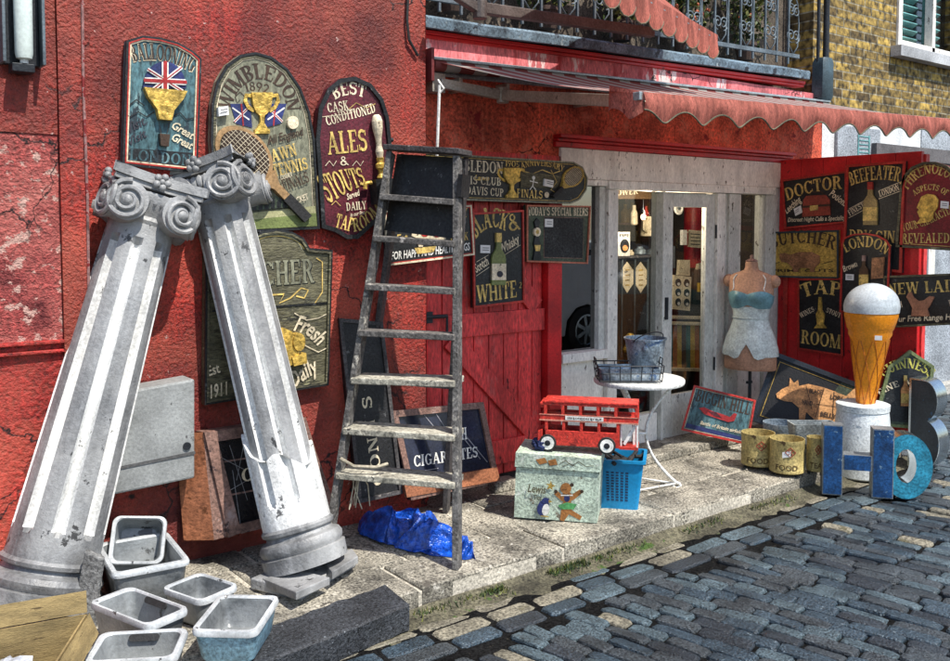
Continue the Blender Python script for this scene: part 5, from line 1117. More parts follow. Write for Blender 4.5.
def crumple(B, c, r, seed=0, n=34, k=20, amp=.35):
    c = V(c); rs = []
    for i in range(k+1):
        th = PI*i/k*.97+.02; row = []
        for j in range(n):
            ph = 2*PI*j/n; d = V((math.sin(th)*math.cos(ph), math.sin(th)*math.sin(ph), math.cos(th)))
            q = 1+amp*(1-abs(noise.noise(d*1.7+V((seed, 0, 0))))*3)*.5+amp*.5*(abs(noise.noise(d*4.3+V((0, seed, 0))))-.2)*2+amp*.25*noise.noise(d*9)
            p = V((d.x*r[0]*q, d.y*r[1]*q, d.z*r[2]*q)); p.z = max(p.z, -c.z+.004) if c.z < .4 else p.z; row.append(c+p)
        rs.append(row)
    B.rings(rs)
B = MB(); crumple(B, (.46, -1.2, .15), (.12, .12, .07), 3, amp=.5); ob = B.build('polythene_wrap', plastic_clear, None, loc=(.46, -1.2, .05)); tag(ob, 'crumpled clear polythene stuffed in the cardboard box', 'polythene')
# granite block
B = MB(); a, b, c = gnd(250, 668, .01), gnd(410, 605, .01), gnd(385, 585, .01); d2 = a+(c-b)
nx = 26; rs = []
for (pa, pb, zz) in ((a, b, -.10), (a, b, .005), (a.lerp(d2, .04), b.lerp(c, .04), .012), (d2, c, .012), (d2, c, -.10)):
    row = []
    for i in range(nx+1):
        p = V(pa).lerp(pb, i/nx); p.z = zz; q = V((noise.noise(p*16+V((0, zz*50, 0))), noise.noise(p*16+V((5, zz*50, 0))), noise.noise(p*13+V((9, 0, zz*40)))))*.009; row.append(p+q)
    rs.append(row)
B.add([p for r in rs for p in r], [(j*(nx+1)+i, j*(nx+1)+i+1, (j+1)*(nx+1)+i+1, (j+1)*(nx+1)+i) for j in range(4) for i in range(nx)]+[tuple(j*(nx+1)+nx for j in range(5)), tuple(j*(nx+1) for j in range(5))[::-1]])
ob = B.build('granite_block', granite, None, loc=(b+a)/2-Z*.15); tag(ob, 'long rough dark granite block lying along the kerb', 'stone block')

# ------------------------------------------------------------ step ladder
ft = gnd(457, 569); fl = ft+V((-.61, .79, 0))*.64; fl.z = .105
tr = dep(457.5, 157, 4.42); tl = dep(391, 153, 4.56)
t = thing('step_ladder', 'weathered wooden stepladder splashed with paint standing open on the pavement', 'ladder', (ft+fl)/2)
back = V((.79, .61, 0)).normalized()
B = MB(); B.bar(ft, tr, .030, .07, back, ladder_wood); tpart(t, B, 'rail', None, bevel=.003)
B = MB(); B.bar(fl, tl, .028, .07, back, ladder_wood); tpart(t, B, 'rail', None, bevel=.003)
ys = ((198, 205), (240, 248), (288, 296), (333, 342), (379, 388), (427, 441), (469, 487))
for i, (yl, yr) in enumerate(ys):
    gl = (yl-153)/(527-153); gr = (yr-157)/(569-157); a = tl.lerp(fl, gl); b = tr.lerp(ft, gr); u = (b-a).normalized(); bk = (back-u*back.dot(u)).normalized()
    B = MB(); w_ = .15 if i > 3 else .085; up_ = u.cross(bk); up_ = up_ if up_.z > 0 else -up_
    B.rings([[a+bk*q0+up_*q1 for q0, q1 in ((-.055, -.014), (w_-.03, -.014), (w_-.03, .016), (-.055, .016))], [b+bk*q0+up_*q1 for q0, q1 in ((-.055, -.014), (w_-.03, -.014), (w_-.03, .016), (-.055, .016))]]); tpart(t, B, 'tread', mat('pale_worn_tread', (.33, .31, .25), .8, var=.4, scale=9, fine=50, finev=.45, bump=.8, wear=(.05, .045, .04), wamt=.2, wscale=18, wear2=(.6, .57, .47), w2amt=.2, w2scale=10) if i > 3 else mat('worn_dark_tread', (.13, .12, .11), .7, var=.4, finev=.5, bump=.6, wear=(.45, .42, .38), wamt=.2, wscale=18), bevel=.004)
u = (tr-tl).normalized(); B = MB(); bk = (back-u*back.dot(u)).normalized(); a = tl-u*.02+Z*.012; b = tr+u*.03+Z*.012
B.rings([[a-bk*.05, a+bk*.12, a+bk*.12+Z*.028, a-bk*.05+Z*.028], [b-bk*.05, b+bk*.12, b+bk*.12+Z*.028, b-bk*.05+Z*.028]]); tpart(t, B, 'top_step', ladder_dark, bevel=.004)
# black panel nailed behind the upper treads, rear legs
a0 = tl+bk*.065; b0 = tr+bk*.065; a1 = tl.lerp(fl, .21)+bk*.062; b1 = tr.lerp(ft, .21)+bk*.062
B = MB(); B.rings([[a0, b0, b1, a1], [p+bk*.012 for p in (a0, b0, b1, a1)]]); tpart(t, B, 'back_panel', black_board)
fr_ = gnd(446, 512); fl_ = gnd(350, 512); fl_ = fr_+(fl-ft)*.86; fl_.z = .0
for p, q in ((tr+bk*.09, fr_), (tl+bk*.09+u*.015, fl_)): B = MB(); B.bar(q, p, .028, .06, back); tpart(t, B, 'rear_leg', ladder_dark, bevel=.003)
for f in (.62,): B = MB(); B.bar((tr+bk*.09).lerp(fr_, f), (tl+bk*.09).lerp(fl_, f), .05, .02); tpart(t, B, 'rear_brace', ladder_dark)
c = tr.lerp(ft, .06)+u*.035; B = MB(); B.box((-.012, -.05, -.08), (.012, .05, .03), None, Matrix.Translation(c) @ basis(u, bk, u.cross(bk)).to_4x4()); tpart(t, B, 'hinge_plate', black_board)
B = MB()
for k in range(6):
    p0 = tl.lerp(fl, .84)+u*(.05+.012*k)+bk*.02; B.tube([p0, p0+V((random.gauss(0, .02), random.gauss(0, .01), -.06)), p0+V((random.gauss(0, .03), random.gauss(0, .02), -.16-.02*random.random()))], .003, 5)
p0 = tl.lerp(fl, .80); B.tube([p0+u*.02+bk*-.05, p0+u*.1-bk*.06+Z*-.02, p0+u*.2-bk*.02+Z*-.015, p0+u*.24+bk*.02], .008, 6)
ob = B.build('frayed_rope', straw, None, loc=p0-Z*.2); tag(ob, 'pale frayed rope ends hanging from a low ladder tread', 'rope')
# blue polythene sheet
B = MB(); a = gnd(362, 530); n_ = 96; m_ = 56; vs = []
e0 = gnd(370, 528); e1 = gnd(472, 560); ax = (e1-e0); ay = gnd(425, 508)-gnd(415, 545); ay = Z.cross(ax.normalized())*.36
for i in range(n_+1):
    f = i/n_
    for j in range(m_+1):
        g = j/m_; wd = math.sin(PI*min(1, .08+f*.95))**.45*(1.0-.35*f)
        p = e0+ax*f*1.06-ax*.03+ay*(g-.42)*wd; q = V((p.x*5, p.y*5, 1.3))
        q = q+V((noise.noise(q*.9), noise.noise(q*.9+V((4, 0, 0))), 0))*.8; h = (1-abs(noise.noise(q*.7))*2.6)*.085+(1-abs(noise.noise(q*1.9+V((3, 1, 0))))*2.8)*.032+(1-abs(noise.noise(q*4.6))*2.6)*.014; env = (math.sin(PI*f)**.4)*(math.sin(PI*g)**.5)
        p = p+V((noise.noise(q*3), noise.noise(q*3+V((7, 0, 0))), 0))*.03
        p.z = .006+max(.003, (h*1.25+.04)*env*(1.15-.4*f)); vs.append(p)
B.add(vs, [(i*(m_+1)+j, (i+1)*(m_+1)+j, (i+1)*(m_+1)+j+1, i*(m_+1)+j+1) for i in range(n_) for j in range(m_)])
ob = B.build('polythene_sheet', tarp, None, smooth=False, loc=(e0+e1)/2); tag(ob, 'crumpled bright blue polythene bag lying under the ladder', 'plastic bag')

# ------------------------------------------------------------ painted chest, toy bus, blue crate
a = gnd(513, 519); b = gnd(598, 525); cu = (b-a).normalized(); cn = V((cu.y, -cu.x, 0)); cn = cn if cn.dot(CAM-a) > 0 else -cn; cb = -cn
DC = .30
s = Sign('painted_chest', 'pale green wooden chest painted with a dancing bear and a small penguin', 'toy chest', a-cn*DC, cn, (513, 519), (598, 525), DC)
s.board([(514, 517), (597, 523), (599.5, 473), (516, 467)], green_chest, 'body')
l0 = s.L(515, 466); l1 = s.L(600.5, 472); l2 = s.L(600.5, 459); l3 = s.L(516, 452)
s.mb('lid', green_chest).prism([l0, l1, l2, l3], -.008, DC+.010)
s.k = 1
def blob(c, rx, ry, m, part='painting', rot=0, n=12):
    s.k += 1; pts = [(c[0]+rx*math.cos(2*PI*i/n)*math.cos(rot)-ry*math.sin(2*PI*i/n)*math.sin(rot), c[1]+rx*math.cos(2*PI*i/n)*math.sin(rot)+ry*math.sin(2*PI*i/n)*math.cos(rot)) for i in range(n)]; s.poly(pts, m, part)
bear = mat('bear_brown_paint', (.36, .15, .04), .6); greenp = mat('grass_green_paint', (.08, .30, .10), .6)
s.poly([(563, 502), (571, 501), (572, 510), (582, 516), (580, 520), (569, 514), (564, 521), (560, 520), (561, 511)], bear, 'painted_bear'); s.poly([(557, 490), (563, 496), (571, 495), (580, 489), (582, 493), (573, 500), (562, 501), (554, 494)], bear, 'painted_bear')
blob((567, 497), 5.5, 6, bear, 'painted_bear'); s.poly([(558, 505), (567, 502), (577, 504), (574, 509), (561, 509)], greenp, 'painted_bear'); blob((567, 498), 3, 3.5, navy, 'painted_bear'); s.line([(561, 495), (573, 495)], .006, white_paint, 'painted_bear')
blob((566, 488), 5.6, 5.6, bear, 'painted_bear'); blob((572, 484.5), 2, 2, brown_dark, 'painted_bear'); blob((556, 491), 1.8, 1.8, brown_dark, 'painted_bear'); blob((582, 491), 1.8, 1.8, brown_dark, 'painted_bear'); s.line([(562, 489), (567, 489)], .003, brown_dark, 'painted_bear')
s.poly([(551, 480), (552.3, 484), (556, 485), (552.5, 486.5), (553, 490), (550.5, 487.5), (547, 489), (549, 485.5), (546.5, 483), (550, 483.5)], mustard, 'painted_star')
blob((543.5, 507), 6, 8.5, navy, 'painted_penguin', .3); blob((546, 509), 3.6, 6, white_paint, 'painted_penguin', .2); blob((546, 500), 4, 3.2, navy, 'painted_penguin'); s.poly([(549, 499), (553, 501), (549, 502)], mustard, 'painted_penguin'); s.line([(541, 515), (549, 516)], .006, mustard, 'painted_penguin')
s.text('Lewis', [(528, 491), (546, 493)], 8, olive_dark, plain=True, shear=.2); s.text("'s Toys", [(531, 498), (542, 499)], 4.5, olive_dark, plain=True, shear=.2)
s.parts_front = None
for q in (((536, 459), (545, 457), (548, 462), (540, 464)), ((548, 460), (556, 458), (558, 464), (550, 465))): 
    z = DC+.0125; s.mb('lid_painting', bear).flat([s.L(*p) for p in q], z)
for pts in (((560, 463), (566, 460), (572, 465), (579, 461), (586, 466), (594, 465)), ((562, 466), (570, 463), (576, 466))):
    q = [V(s.L(*p)) for p in pts]; 
    for i in range(len(q)-1):
        d = (q[i+1]-q[i]).normalized(); nn = V((-d.y, d.x))*.0018; s.mb('lid_scroll', olive_dark).flat([tuple(q[i]+nn), tuple(q[i]-nn), tuple(q[i+1]-nn), tuple(q[i+1]+nn)], DC+.0125)
for px in (519, 590): c = s.L(px, 521); s.mb('foot', brown_dark).box((c[0]-.03, -.012+0*c[1], .02), (c[0]+.03, .002, DC-.01))
s.done(.006)
ctop = V((0, 0, (s.o+s.u*l3[0]+s.v*l3[1]).z)); ztop = ctop.z
# the toy bus, in its own frame: x along its side, y to the back, z up
o = a-cn*.0+cu*.135+cb*.07; o.z = ztop+.001
t = thing('toy_bus', 'chipped red wooden toy double decker bus with white wheels, on the painted chest', 'toy bus', o, basis(cu, cb, Z))
BL, BW = .53, .15
def bp(name, m, boxes, **k):
    B = MB()
    for q in boxes: B.box(*q)
    return B.build(name, m, t, **k)
sides = []
for y0, y1 in ((0, .012), (BW-.012, BW)):
    sides += [((0.03, y0, .03), (.43, y1, .112)), ((0.0, y0, .165), (BL, y1, .200)), ((.0, y0, .250), (BL, y1, .262))]
    sides += [((x-.008, y0, .1121), (x+.008, y1, .1649)) for x in (.035, .13, .225, .32, .422)]
    sides += [((x-.008, y0, .2001), (x+.008, y1, .2499)) for x in (.03, .125, .22, .315, .41, .52)]
bp('side_panel', bus_red, sides, bevel=.002)
bp('roof', bus_red, [((.02, -.004, .2625), (BL-.002, BW+.004, .276))], bevel=.004)
bp('floor', bus_red, [((.0, .013, .028), (BL, BW-.013, .04)), ((.0, .013, .180), (BL-.0, BW-.013, .190)), ((.43, -.001, .026), (BL, .0125, .04))])
B = MB(); B.rings([[V((x, y, z)) for x, z in ((-.012, .03), (.014, .03), (.014, .115), (-.012, .105))] for y in (.0, BW)]); B.box((0, .013, .166), (.012, BW-.013, .199)); B.box((0.0, .013, .23), (.03, BW-.013, .262)); B.build('front_end', bus_red, t, bevel=.003)
bp('sill_band', mat('bus_cream_line', (.6, .25, .18), .5), [((-.002, -.003, .164), (BL+.002, -.0005, .172)), ((-.002, -.003, .197), (BL+.002, -.0005, .201))])
bp('advert_panel', white_paint, [((.14, -.004, .173), (.345, -.0008, .195))])
def face_text(txt, x0, x1, z, h, m, par, y=-.0050):
    vs, fs = font_polys(txt, 0, .02); xa = min(v[0] for v in vs); xb = max(v[0] for v in vs)
    B = MB(); B.add([(x0+(v[0]-xa)/(xb-xa)*(x1-x0), y, z+v[1]/.7*h) for v in vs], fs); return B.build('lettering', m, par)
face_text('SEE LONDON BY BUS', .15, .335, .179, .010, ink, t)
bp('rear_pole', white_paint, [((.435, .02, .04), (.443, .028, .165)), ((.52, .005, .04), (.53, .015, .165)), ((.50, .06, .04), (.512, .072, .165))])
B = MB(); B.bar((.455, .02, .05), (.515, .02, .155), .016, .006, (0, 1, 0)); B.build('stair_rail', white_paint, t)
bp('bulkhead', bus_red, [((.42, .03, .04), (.428, BW-.013, .165)), ((.515, BW*.5, .04), (.525, BW-.013, .165))])
for x in (.045, .365):
    for y in (-.014, BW+.002):
        B = MB(); M_ = Matrix.Translation((x, y, .044)) @ Matrix.Rotation(R(-90), 4, 'X'); B.lathe([(.044, 0), (.047, .004), (.047, .010), (.044, .013)], 28, rubber, M_)
        w_ = B.build('wheel', None, t, smooth='auto'); B = MB(); B.lathe([(.036, -.002), (.036, .015)], 24, None, M_); B.build('wheel_disc', white_paint, w_); B = MB(); B.lathe([(.014, -.0045), (.016, -.0032)], 14, None, M_); B.lathe([(.006, -.008), (.006, -.0046)], 10, None, M_); B.build('hub', iron, w_)
# blue crate with odds and ends
a2 = gnd(599, 509); t = thing('plastic_crate', 'bright blue plastic crate with slotted sides beside the painted chest', 'crate', a2+cb*.13+cu*.1, basis(cu, cb, Z))
def ring4(hx, hy, z): return [V((x, y, z)) for x, y in rrect(hx, hy, .02, 3)]
B = MB(); B.rings([ring4(.115, .11, 0), ring4(.145, .138, .27), ring4(.158, .15, .272), ring4(.158, .15, .288), ring4(.140, .133, .288), ring4(.11, .105, .012)]); B.build('crate_body', blue_plastic, t, smooth='auto')
B = MB()
for i in range(5):
    for j in range(11):
        z = .05+j*.016; f = z/.27; x = (-.05+i*.025)*(1+.1*f); y = -(.11+(.138-.11)*f)-.0012; B.box((x-.008, y-.0004, z), (x+.008, y+.004, z+.009))
B.build('side_slots', mat('crate_slot_shadow', (.006, .03, .08), .6), t)
o = a2+cb*.13+cu*.1+Z*.24; B = MB()
for k in range(9): p = o+V((random.gauss(0, .05), random.gauss(0, .04), random.uniform(0, .03))); B.tube([p, p+V((random.gauss(0, .05), random.gauss(0, .05), random.uniform(-.02, .05))), p+V((random.gauss(0, .07), random.gauss(0, .06), .01))], .012, 7)
crumple(B, o+Z*-.02, (.10, .09, .045), 5, 20, 12); tag(B.build('black_cable', rubber, None, loc=o), 'tangle of black cable heaped in the blue crate', 'cable')
o = dep(541, 448, 4.95); B = MB(); crumple(B, (o.x, o.y, ztop+.03), (.045, .05, .032), 8, 24, 14); tag(B.build('navy_cloth', mat('navy_cloth_blue', (.015, .025, .09), .85), None, loc=(o.x, o.y, ztop)), 'small bundle of navy cloth behind the front wheel of toy bus', 'cloth')
o = gnd(497, 488); o.y = -.14; B = MB(); B.rings([[o+V((x*sc, y*sc, z)) for x, y in ((-.09, -.05), (.08, -.06), (.1, .05), (-.07, .06))] for z, sc in ((.002, 1), (.06, .95), (.07, .85))]); tag(B.build('stone_chunk', york, None, bevel=.01, loc=o), 'pale broken stone chunk on the ground left of the chest', 'stone')

# ------------------------------------------------------------ garden table with tray and bucket
tc = dep(639, 378, 5.5); zt = tc.z; t = thing('garden_table', 'round white metal garden table on three bowed scroll legs', 'table', (tc.x, tc.y, 0))
B = MB(); r = .275; B.lathe([(r*.9, -.03), (r*.985, -.028), (r, -.02), (r, -.004), (r*.99, 0), (r*.95, -.003), (.001, -.003)], 48, None, Matrix.Translation((0, 0, zt)), cap1=False); B.build('table_top', cream_metal, t, smooth='auto')
for k in range(3):
    an = R(-38+120*k); B = MB(); pts = []
    for i in range(25):
        f = i/24; z = zt-.03-(zt-.05)*f; rr = .235-.19*math.sin(PI*f)**.9+.0*f; pts.append(V((rr*math.cos(an), rr*math.sin(an), z)))
    e = pts[-1]
    for i in range(1, 12): q = i/11*2*PI*.8; rd = .028*(1-.4*i/11); pts.append(e+V((math.cos(an)*(rd*math.sin(q)), math.sin(an)*(rd*math.sin(q)), -.02+rd*math.cos(q)*.7)))
    B.tube(pts, .0095, 8); B.build('leg', cream_metal, t, smooth=True)
B = MB(); B.tube([(.05*math.cos(2*PI*i/20), .05*math.sin(2*PI*i/20), zt*.5) for i in range(21)], .007, 6); B.build('leg_ring', cream_metal, t, smooth=True)
for k in range(3): an = R(-38+120*k); B = MB(); B.tube([(.23*math.cos(an), .23*math.sin(an), .014), (.23*math.cos(an+2.094), .23*math.sin(an+2.094), .014)], .006, 6); B.build('floor_bar', cream_metal, t, smooth=True)
# wire tray
ux = (RT*1).normalized(); uy = Z.cross(ux); tk = dep(628, 372, 5.42); tk.z = zt+.001; t = thing('wire_tray', 'black wire basket holding a pale blue zinc pan on the white table', 'wire basket', tk, basis(ux, uy, Z))
B = MB(); hx, hy = .195, .11
for z, q in ((.008, .94), (.055, .97), (.10, 1)):
    c = [V((sx*hx*q, sy*hy*q, z)) for sx, sy in ((-1, -1), (1, -1), (1, 1), (-1, 1), (-1, -1))]
    for i in range(4): B.tube([c[i], c[i+1]], .0042 if z > .09 else .0032, 6)
for i in range(7): x = -1+2*i/6; [B.tube([(x*hx*.94, sy*hy*.94, .008), (x*hx, sy*hy, .10)], .003, 5) for sy in (-1, 1)]
for i in range(4): y = -1+2*i/3; [B.tube([(sx*hx*.94, y*hy*.94, .008), (sx*hx, y*hy, .10)], .003, 5) for sx in (-1, 1)]
for sx in (-1, 1): B.tube([(sx*hx, -.04, .10), (sx*(hx+.005), -.035, .135), (sx*(hx+.005), .035, .135), (sx*hx, .04, .10)], .004, 6)
B.build('wire_frame', iron, t)
B = MB(); B.rings([ring4(.172, .092, .012), ring4(.182, .100, .082), ring4(.176, .095, .082), ring4(.168, .088, .02)]); B.build('zinc_pan', zinc, t, smooth='auto')
bk_ = dep(645, 368, 5.55); bk_.z = zt+.026; t = thing('zinc_bucket', 'blue stained zinc bucket with wire handle standing in the basket', 'bucket', bk_)
B = MB(); B.lathe([(.09, 0), (.094, .004), (.124, .205), (.132, .207), (.132, .216), (.122, .216), (.112, .13), (.09, .02)], 36); B.build('pail', zinc, t, smooth='auto')
B = MB(); B.tube([(.13*math.cos(q*PI/14)*1, -.02-.05*math.sin(q*PI/14), .2+.055*math.sin(q*PI/14)) for q in range(15)], .0035, 6); B.build('handle', iron, t, smooth=True)
c = V((CAM.x-bk_.x, CAM.y-bk_.y, 0)).normalized(); B = MB(); B.ball(c*.122+Z*.16, (.02, .02, .025), 10, 6); B.tube([c*.128+Z*.19, c*.14+Z*.21, c*.128+Z*.23], .005, 6); B.build('lug', zinc, t, smooth=True)

# ------------------------------------------------------------ dress form
mc = wal(750, 370, -.26); mx_, my_ = mc.x, -.26; t = thing('dress_form', 'headless tan dress form in pale blue satin slip on a black stand', 'mannequin', (mx_, my_, 0))
fd = V((CAM.x-mx_, CAM.y-my_, 0)).normalized(); fd = (Matrix.Rotation(R(-12), 3, 'Z') @ fd); sd_ = Z.cross(fd)
prof = [(.53, .185, .125), (.54, .19, .13), (.60, .190, .134), (.68, .187, .132), (.76, .168, .12), (.84, .136, .102), (.90, .120, .093), (.96, .124, .094), (1.03, .152, .108), (1.09, .160, .110), (1.14, .162, .10), (1.185, .172, .086), (1.21, .168, .075), (1.235, .14, .065), (1.252, .09, .058), (1.265, .055, .052), (1.29, .046, .046), (1.325, .045, .045), (1.33, .04, .04)]
def body_ring(z, grow=0.0, n=44):
    i = 0
    while i < len(prof)-2 and z > prof[i+1][0]: i += 1
    f = (z-prof[i][0])/(prof[i+1][0]-prof[i][0]); f = max(0, min(1, f)); hx = prof[i][1]+(prof[i+1][1]-prof[i][1])*f+grow; hy = prof[i][2]+(prof[i+1][2]-prof[i][2])*f+grow; r_ = []
    for j in range(n):
        an = 2*PI*j/n; c, sn = math.cos(an), math.sin(an); p = sd_*(hx*c)+fd*(hy*sn)
        for sg in (-1, 1):
            d2 = ((c*hx-sg*.072)/.055)**2+((z-1.08)/.055)**2
            if sn > 0: p += fd*.048*math.exp(-d2)
        if sn < 0: p += fd*(-.02*math.exp(-((z-.72)/.12)**2))*-sn
        r_.append(V((p.x, p.y, z)))
    return r_
zs = [.53+.8*i/64 for i in range(65)]
B = MB(); B.rings([body_ring(z) for z in zs]); 
for sg in (-1, 1):
    c = sd_*(sg*.165)+Z*1.185; B.ball(c, (.045, .045, .048), 16, 10)
B.build('torso', skin, t, smooth='auto')
B = MB(); n = 44; vs = []; rows = 30; mi = []
for i in range(rows+1):
    row = body_ring(.62, .007, n); pts = []
    for j in range(n):
        an = 2*PI*j/n; da = (an-PI/2); hem = .635+.095*max(0, 1-abs(da)/.30)-.018*max(0, 1-abs(abs(da)-.42)/.3); z = hem+(1.00-hem)*i/rows; pts.append(body_ring(z, .006+.010*(1-i/rows)+.002*math.sin(an*13)*(1-i/rows), n)[j])
    vs.append(pts)
B.rings(vs, satin_pale, False, False); B.build('slip_skirt', None, t, smooth='auto')
B = MB(); vs = []
for i in range(15):
    pts = []
    for j in range(n):
        an = 2*PI*j/n; top = 1.075+.055*(max(0, math.sin(an))*(.35+.65*abs(math.sin((an-PI/2)*1.9)))) ; bot = .985+.03*max(0, 1-abs(an-PI/2)/.5); z = bot+(top-bot)*i/14; pts.append(body_ring(z, .008, n)[j])
    vs.append(pts)
B.rings(vs, satin_teal, False, False); B.build('slip_bodice', None, t, smooth='auto')
for sg in (-1, 1):
    B = MB(); pts = []
    for i in range(12): f = i/11; z = 1.12+.115*f; rg = body_ring(z, .004, 88); pts.append(rg[22-sg*int(11-1*f)] if True else None)
    B.tube(pts, .004, 5); B.build('strap', white_paint, t)
B = MB(); rg = [body_ring(.915, .010, n)[j] for j in range(n)]; B.tube(rg+[rg[0]], .005, 5); B.build('waist_seam', satin_pale, t)
B = MB(); B.lathe([(.012, 0.02), (.012, .53)], 12); B.bar((-.035, 0, .43), (.02, 0, .43), .018, .018); B.lathe([(.13, 0), (.13, .012), (.03, .03), (.014, .04)], 24); B.build('stand', iron, t, smooth='auto')
B = MB(); B.lathe([(.044, 1.33), (.046, 1.335), (.03, 1.345), (.012, 1.352), (.012, 1.375), (.004, 1.38)], 16); B.build('neck_cap', brown_wood, t, smooth='auto')

# ------------------------------------------------------------ red display board and its signs
t = thing('display_board', 'tall glossy red board standing out from the shop front, hung with pub signs', 'display board', (6.4, -.6, 0))
B = MB()
for i in range(6): y = -.02-.19*i; B.box((6.38, y-.187, .04), (6.42, y, 2.12))
tpart(t, B, 'panel', red_gloss, bevel=.004)
for y in (-.05, -1.13): B = MB(); B.box((6.421, y-.04, -.1), (6.47, y, 2.1)); tpart(t, B, 'batten', red_door)
B = MB(); B.box((6.362, -.115, .25), (6.379, -.08, 1.33)); tpart(t, B, 'cover_strip', red_trim, bevel=.004)
NR = (-1, 0, 0); PR = (6.378, 0, 0); GR = 'pub signs on the red board'
s = Sign('doctor_sign', 'wide black sign showing a red medical bag, reading DOCTOR', 'sign', PR, NR, (785, 228), (846, 223), .02, GR)
s.board([(785, 229), (847, 223), (847, 171), (782, 180)], black_paint).frame(red_trim, .014, .010)
s.text('DOCTOR', curve((787, 201), (812, 193), (842, 189)), 13, gold, sp=.04); s.text('Leeching', [(787, 214), (802, 201)], 7, cream, plain=True, shear=.2); s.text('Potions', [(829, 195), (845, 207)], 7, cream, plain=True, shear=.2); s.text('Discreet Night Calls a Speciality', [(788, 222), (846, 220)], 4.5, cream, plain=True, shear=.2)
s.poly([(804, 200), (807, 196), (826, 195), (830, 200), (831, 215), (803, 217)], mat('bag_red_paint', (.28, .05, .03), .5), 'medical_bag', h=.010); s.k += 1; s.poly([(803, 206), (831, 204), (831, 206), (803, 208)], brown_dark, 'medical_bag', h=.012); s.line([(810, 196), (812, 192), (822, 192), (824, 195)], .010, brown_dark); s.poly([(811, 206), (819, 205), (819, 210), (811, 211)], gold, 'medical_bag', h=.013); s.tagpaper(794, 209, 7, 7, -.5); s.done()
s = Sign('butcher_pig_sign', 'mustard sign with brown pig, black edged, reading BUTCHER', 'sign', PR, NR, (767, 278), (838, 278), .02, GR)
s.board([(766, 277), (839, 279), (839, 230), (768, 232)], mustard).frame(mat('blue_black_trim', (.03, .05, .06), .5), .014, .010)
s.text('BUTCHER', curve((772, 249), (803, 243), (834, 250)), 13, brown_dark, sp=.03)
s.poly([(780, 254), (785, 253), (790, 255), (800, 252), (812, 252), (820, 256), (820, 263), (815, 268), (815, 272), (811, 272), (810, 268), (800, 268), (798, 272), (794, 272), (793, 267), (788, 263), (782, 262), (780, 258)], pig_brown, 'painted_pig', h=.008); s.text('PRIME CUTS', [(772, 272), (834, 272)], 3, brown_dark, plain=True); s.line([(772, 265), (780, 262)], .005, brown_dark); s.line([(822, 264), (833, 261)], .005, brown_dark); s.tagpaper(804, 255, 7, 6, -.2); s.done()
s = Sign('tap_room_sign', 'upright black sign with gold tap, reading TAP ROOM', 'sign', PR, NR, (799, 349), (842, 356), .02, GR)
s.board([(798, 349), (843, 356), (843, 278), (798, 279)], black_paint).frame(red_trim, .012, .010)
s.text('TAP', curve((804, 298), (820, 294), (840, 297)), 14, gold, sp=.06); s.text('ROOM', [(801, 343), (841, 349)], 14, gold, sp=.04); s.text('WINES', [(801, 318), (815, 311)], 5, cream); s.text('STOUT', [(826, 312), (840, 318)], 5, cream)
s.poly([(819.5, 297), (822, 297), (822.5, 310), (825, 314), (824, 324), (827, 328), (815, 328), (818, 324), (817, 314), (819, 310)], gold_relief, 'gilded_tap', h=.014); s.done()
s = Sign('gin_sign', 'tall black sign with a pale bottle, gold letters, highest on the board', 'sign', PR, NR, (843, 262), (902, 272), .025, GR)
s.board([(843, 266), (902, 273), (906, 161), (847, 165)], black_paint).frame(red_trim, .018, .012)
s.text('BEEFEATER', curve((851, 186), (875, 180), (899, 182)), 14, gold, sp=.02); s.text('DRY GIN', [(849, 241), (895, 243)], 12, gold, sp=.03); s.text('FINEST', [(850, 216), (865, 207)], 6, cream); s.text('LONDON', [(880, 197), (900, 190)], 6, cream)
for q in (((849, 209), (866, 200)), ((849, 218), (866, 209)), ((879, 191), (901, 182)), ((879, 199), (901, 191))): s.line(q, .004, cream)
s.bottle(871, 183, 14, 42, mat('amber_bottle', (.28, .20, .07), .35), gold, red_trim); s.k += 2; s.line([(871, 211), (871, 220)], .01, red_flag); s.done()
s = Sign('phrenology_sign', 'dark red arched sign with a gold head in profile, reading PHRENOLOGY', 'sign', PR, NR, (896, 246), (956, 251), .025, GR)
ol = [(896, 247), (956, 251), (961, 190), (957, 175), (948, 166), (936, 162), (924, 162), (912, 167), (904, 176), (901, 186)]
s.board(ol, crimson).frame(olive_dark, .018, .012).frame(gold, .004, .004, 'border_line', .026)
s.text('PHRENOLOGY', curve((908, 190), (930, 174), (958, 186)), 11, gold, sp=.04); s.text('ASPECTS OF', curve((915, 196), (930, 190), (946, 196)), 6, gold); s.text('YOUR CHARACTER', [(903, 232), (925, 226), (955, 212)], 8, gold, sp=.05); s.text('REVEALED', [(902, 243), (950, 243)], 10, gold, sp=.04)
head = [(917, 224), (921, 219), (919, 214), (918, 212), (919.5, 209), (917.5, 208), (920, 202), (922, 197), (928, 194), (935, 195), (939, 200), (938, 208), (934, 213), (934, 219), (930, 222)]
s.poly(head, gold_relief, 'profile_head', h=.012); s.tagpaper(941, 201, 8, 7, .1); s.done()
s = Sign('ale_arch_sign', 'small arched black sign with brown bottle and mug, reading LONDON', 'sign', (6.335, 0, 0), NR, (840, 310), (888, 312), .022, GR)
s.board([(840, 312), (888, 314), (891, 246), (887, 240), (878, 235), (866, 233), (853, 234), (844, 238), (842, 243)], black_paint).frame(red_trim, .012, .010)
s.text('LONDON', curve((846, 253), (866, 247), (886, 255)), 11, gold, sp=.04); s.text('Brown', [(844, 272), (858, 266)], 6, cream, plain=True, shear=.2); s.bottle(864.5, 256, 9, 32, mat('brown_bottle', (.08, .04, .02), .35), gold, brown_wood); s.poly([(873, 258), (885, 257), (884, 278), (872, 279)], pig_brown, 'mug', h=.014); s.tagpaper(846, 274, 8, 6, .05); s.done()
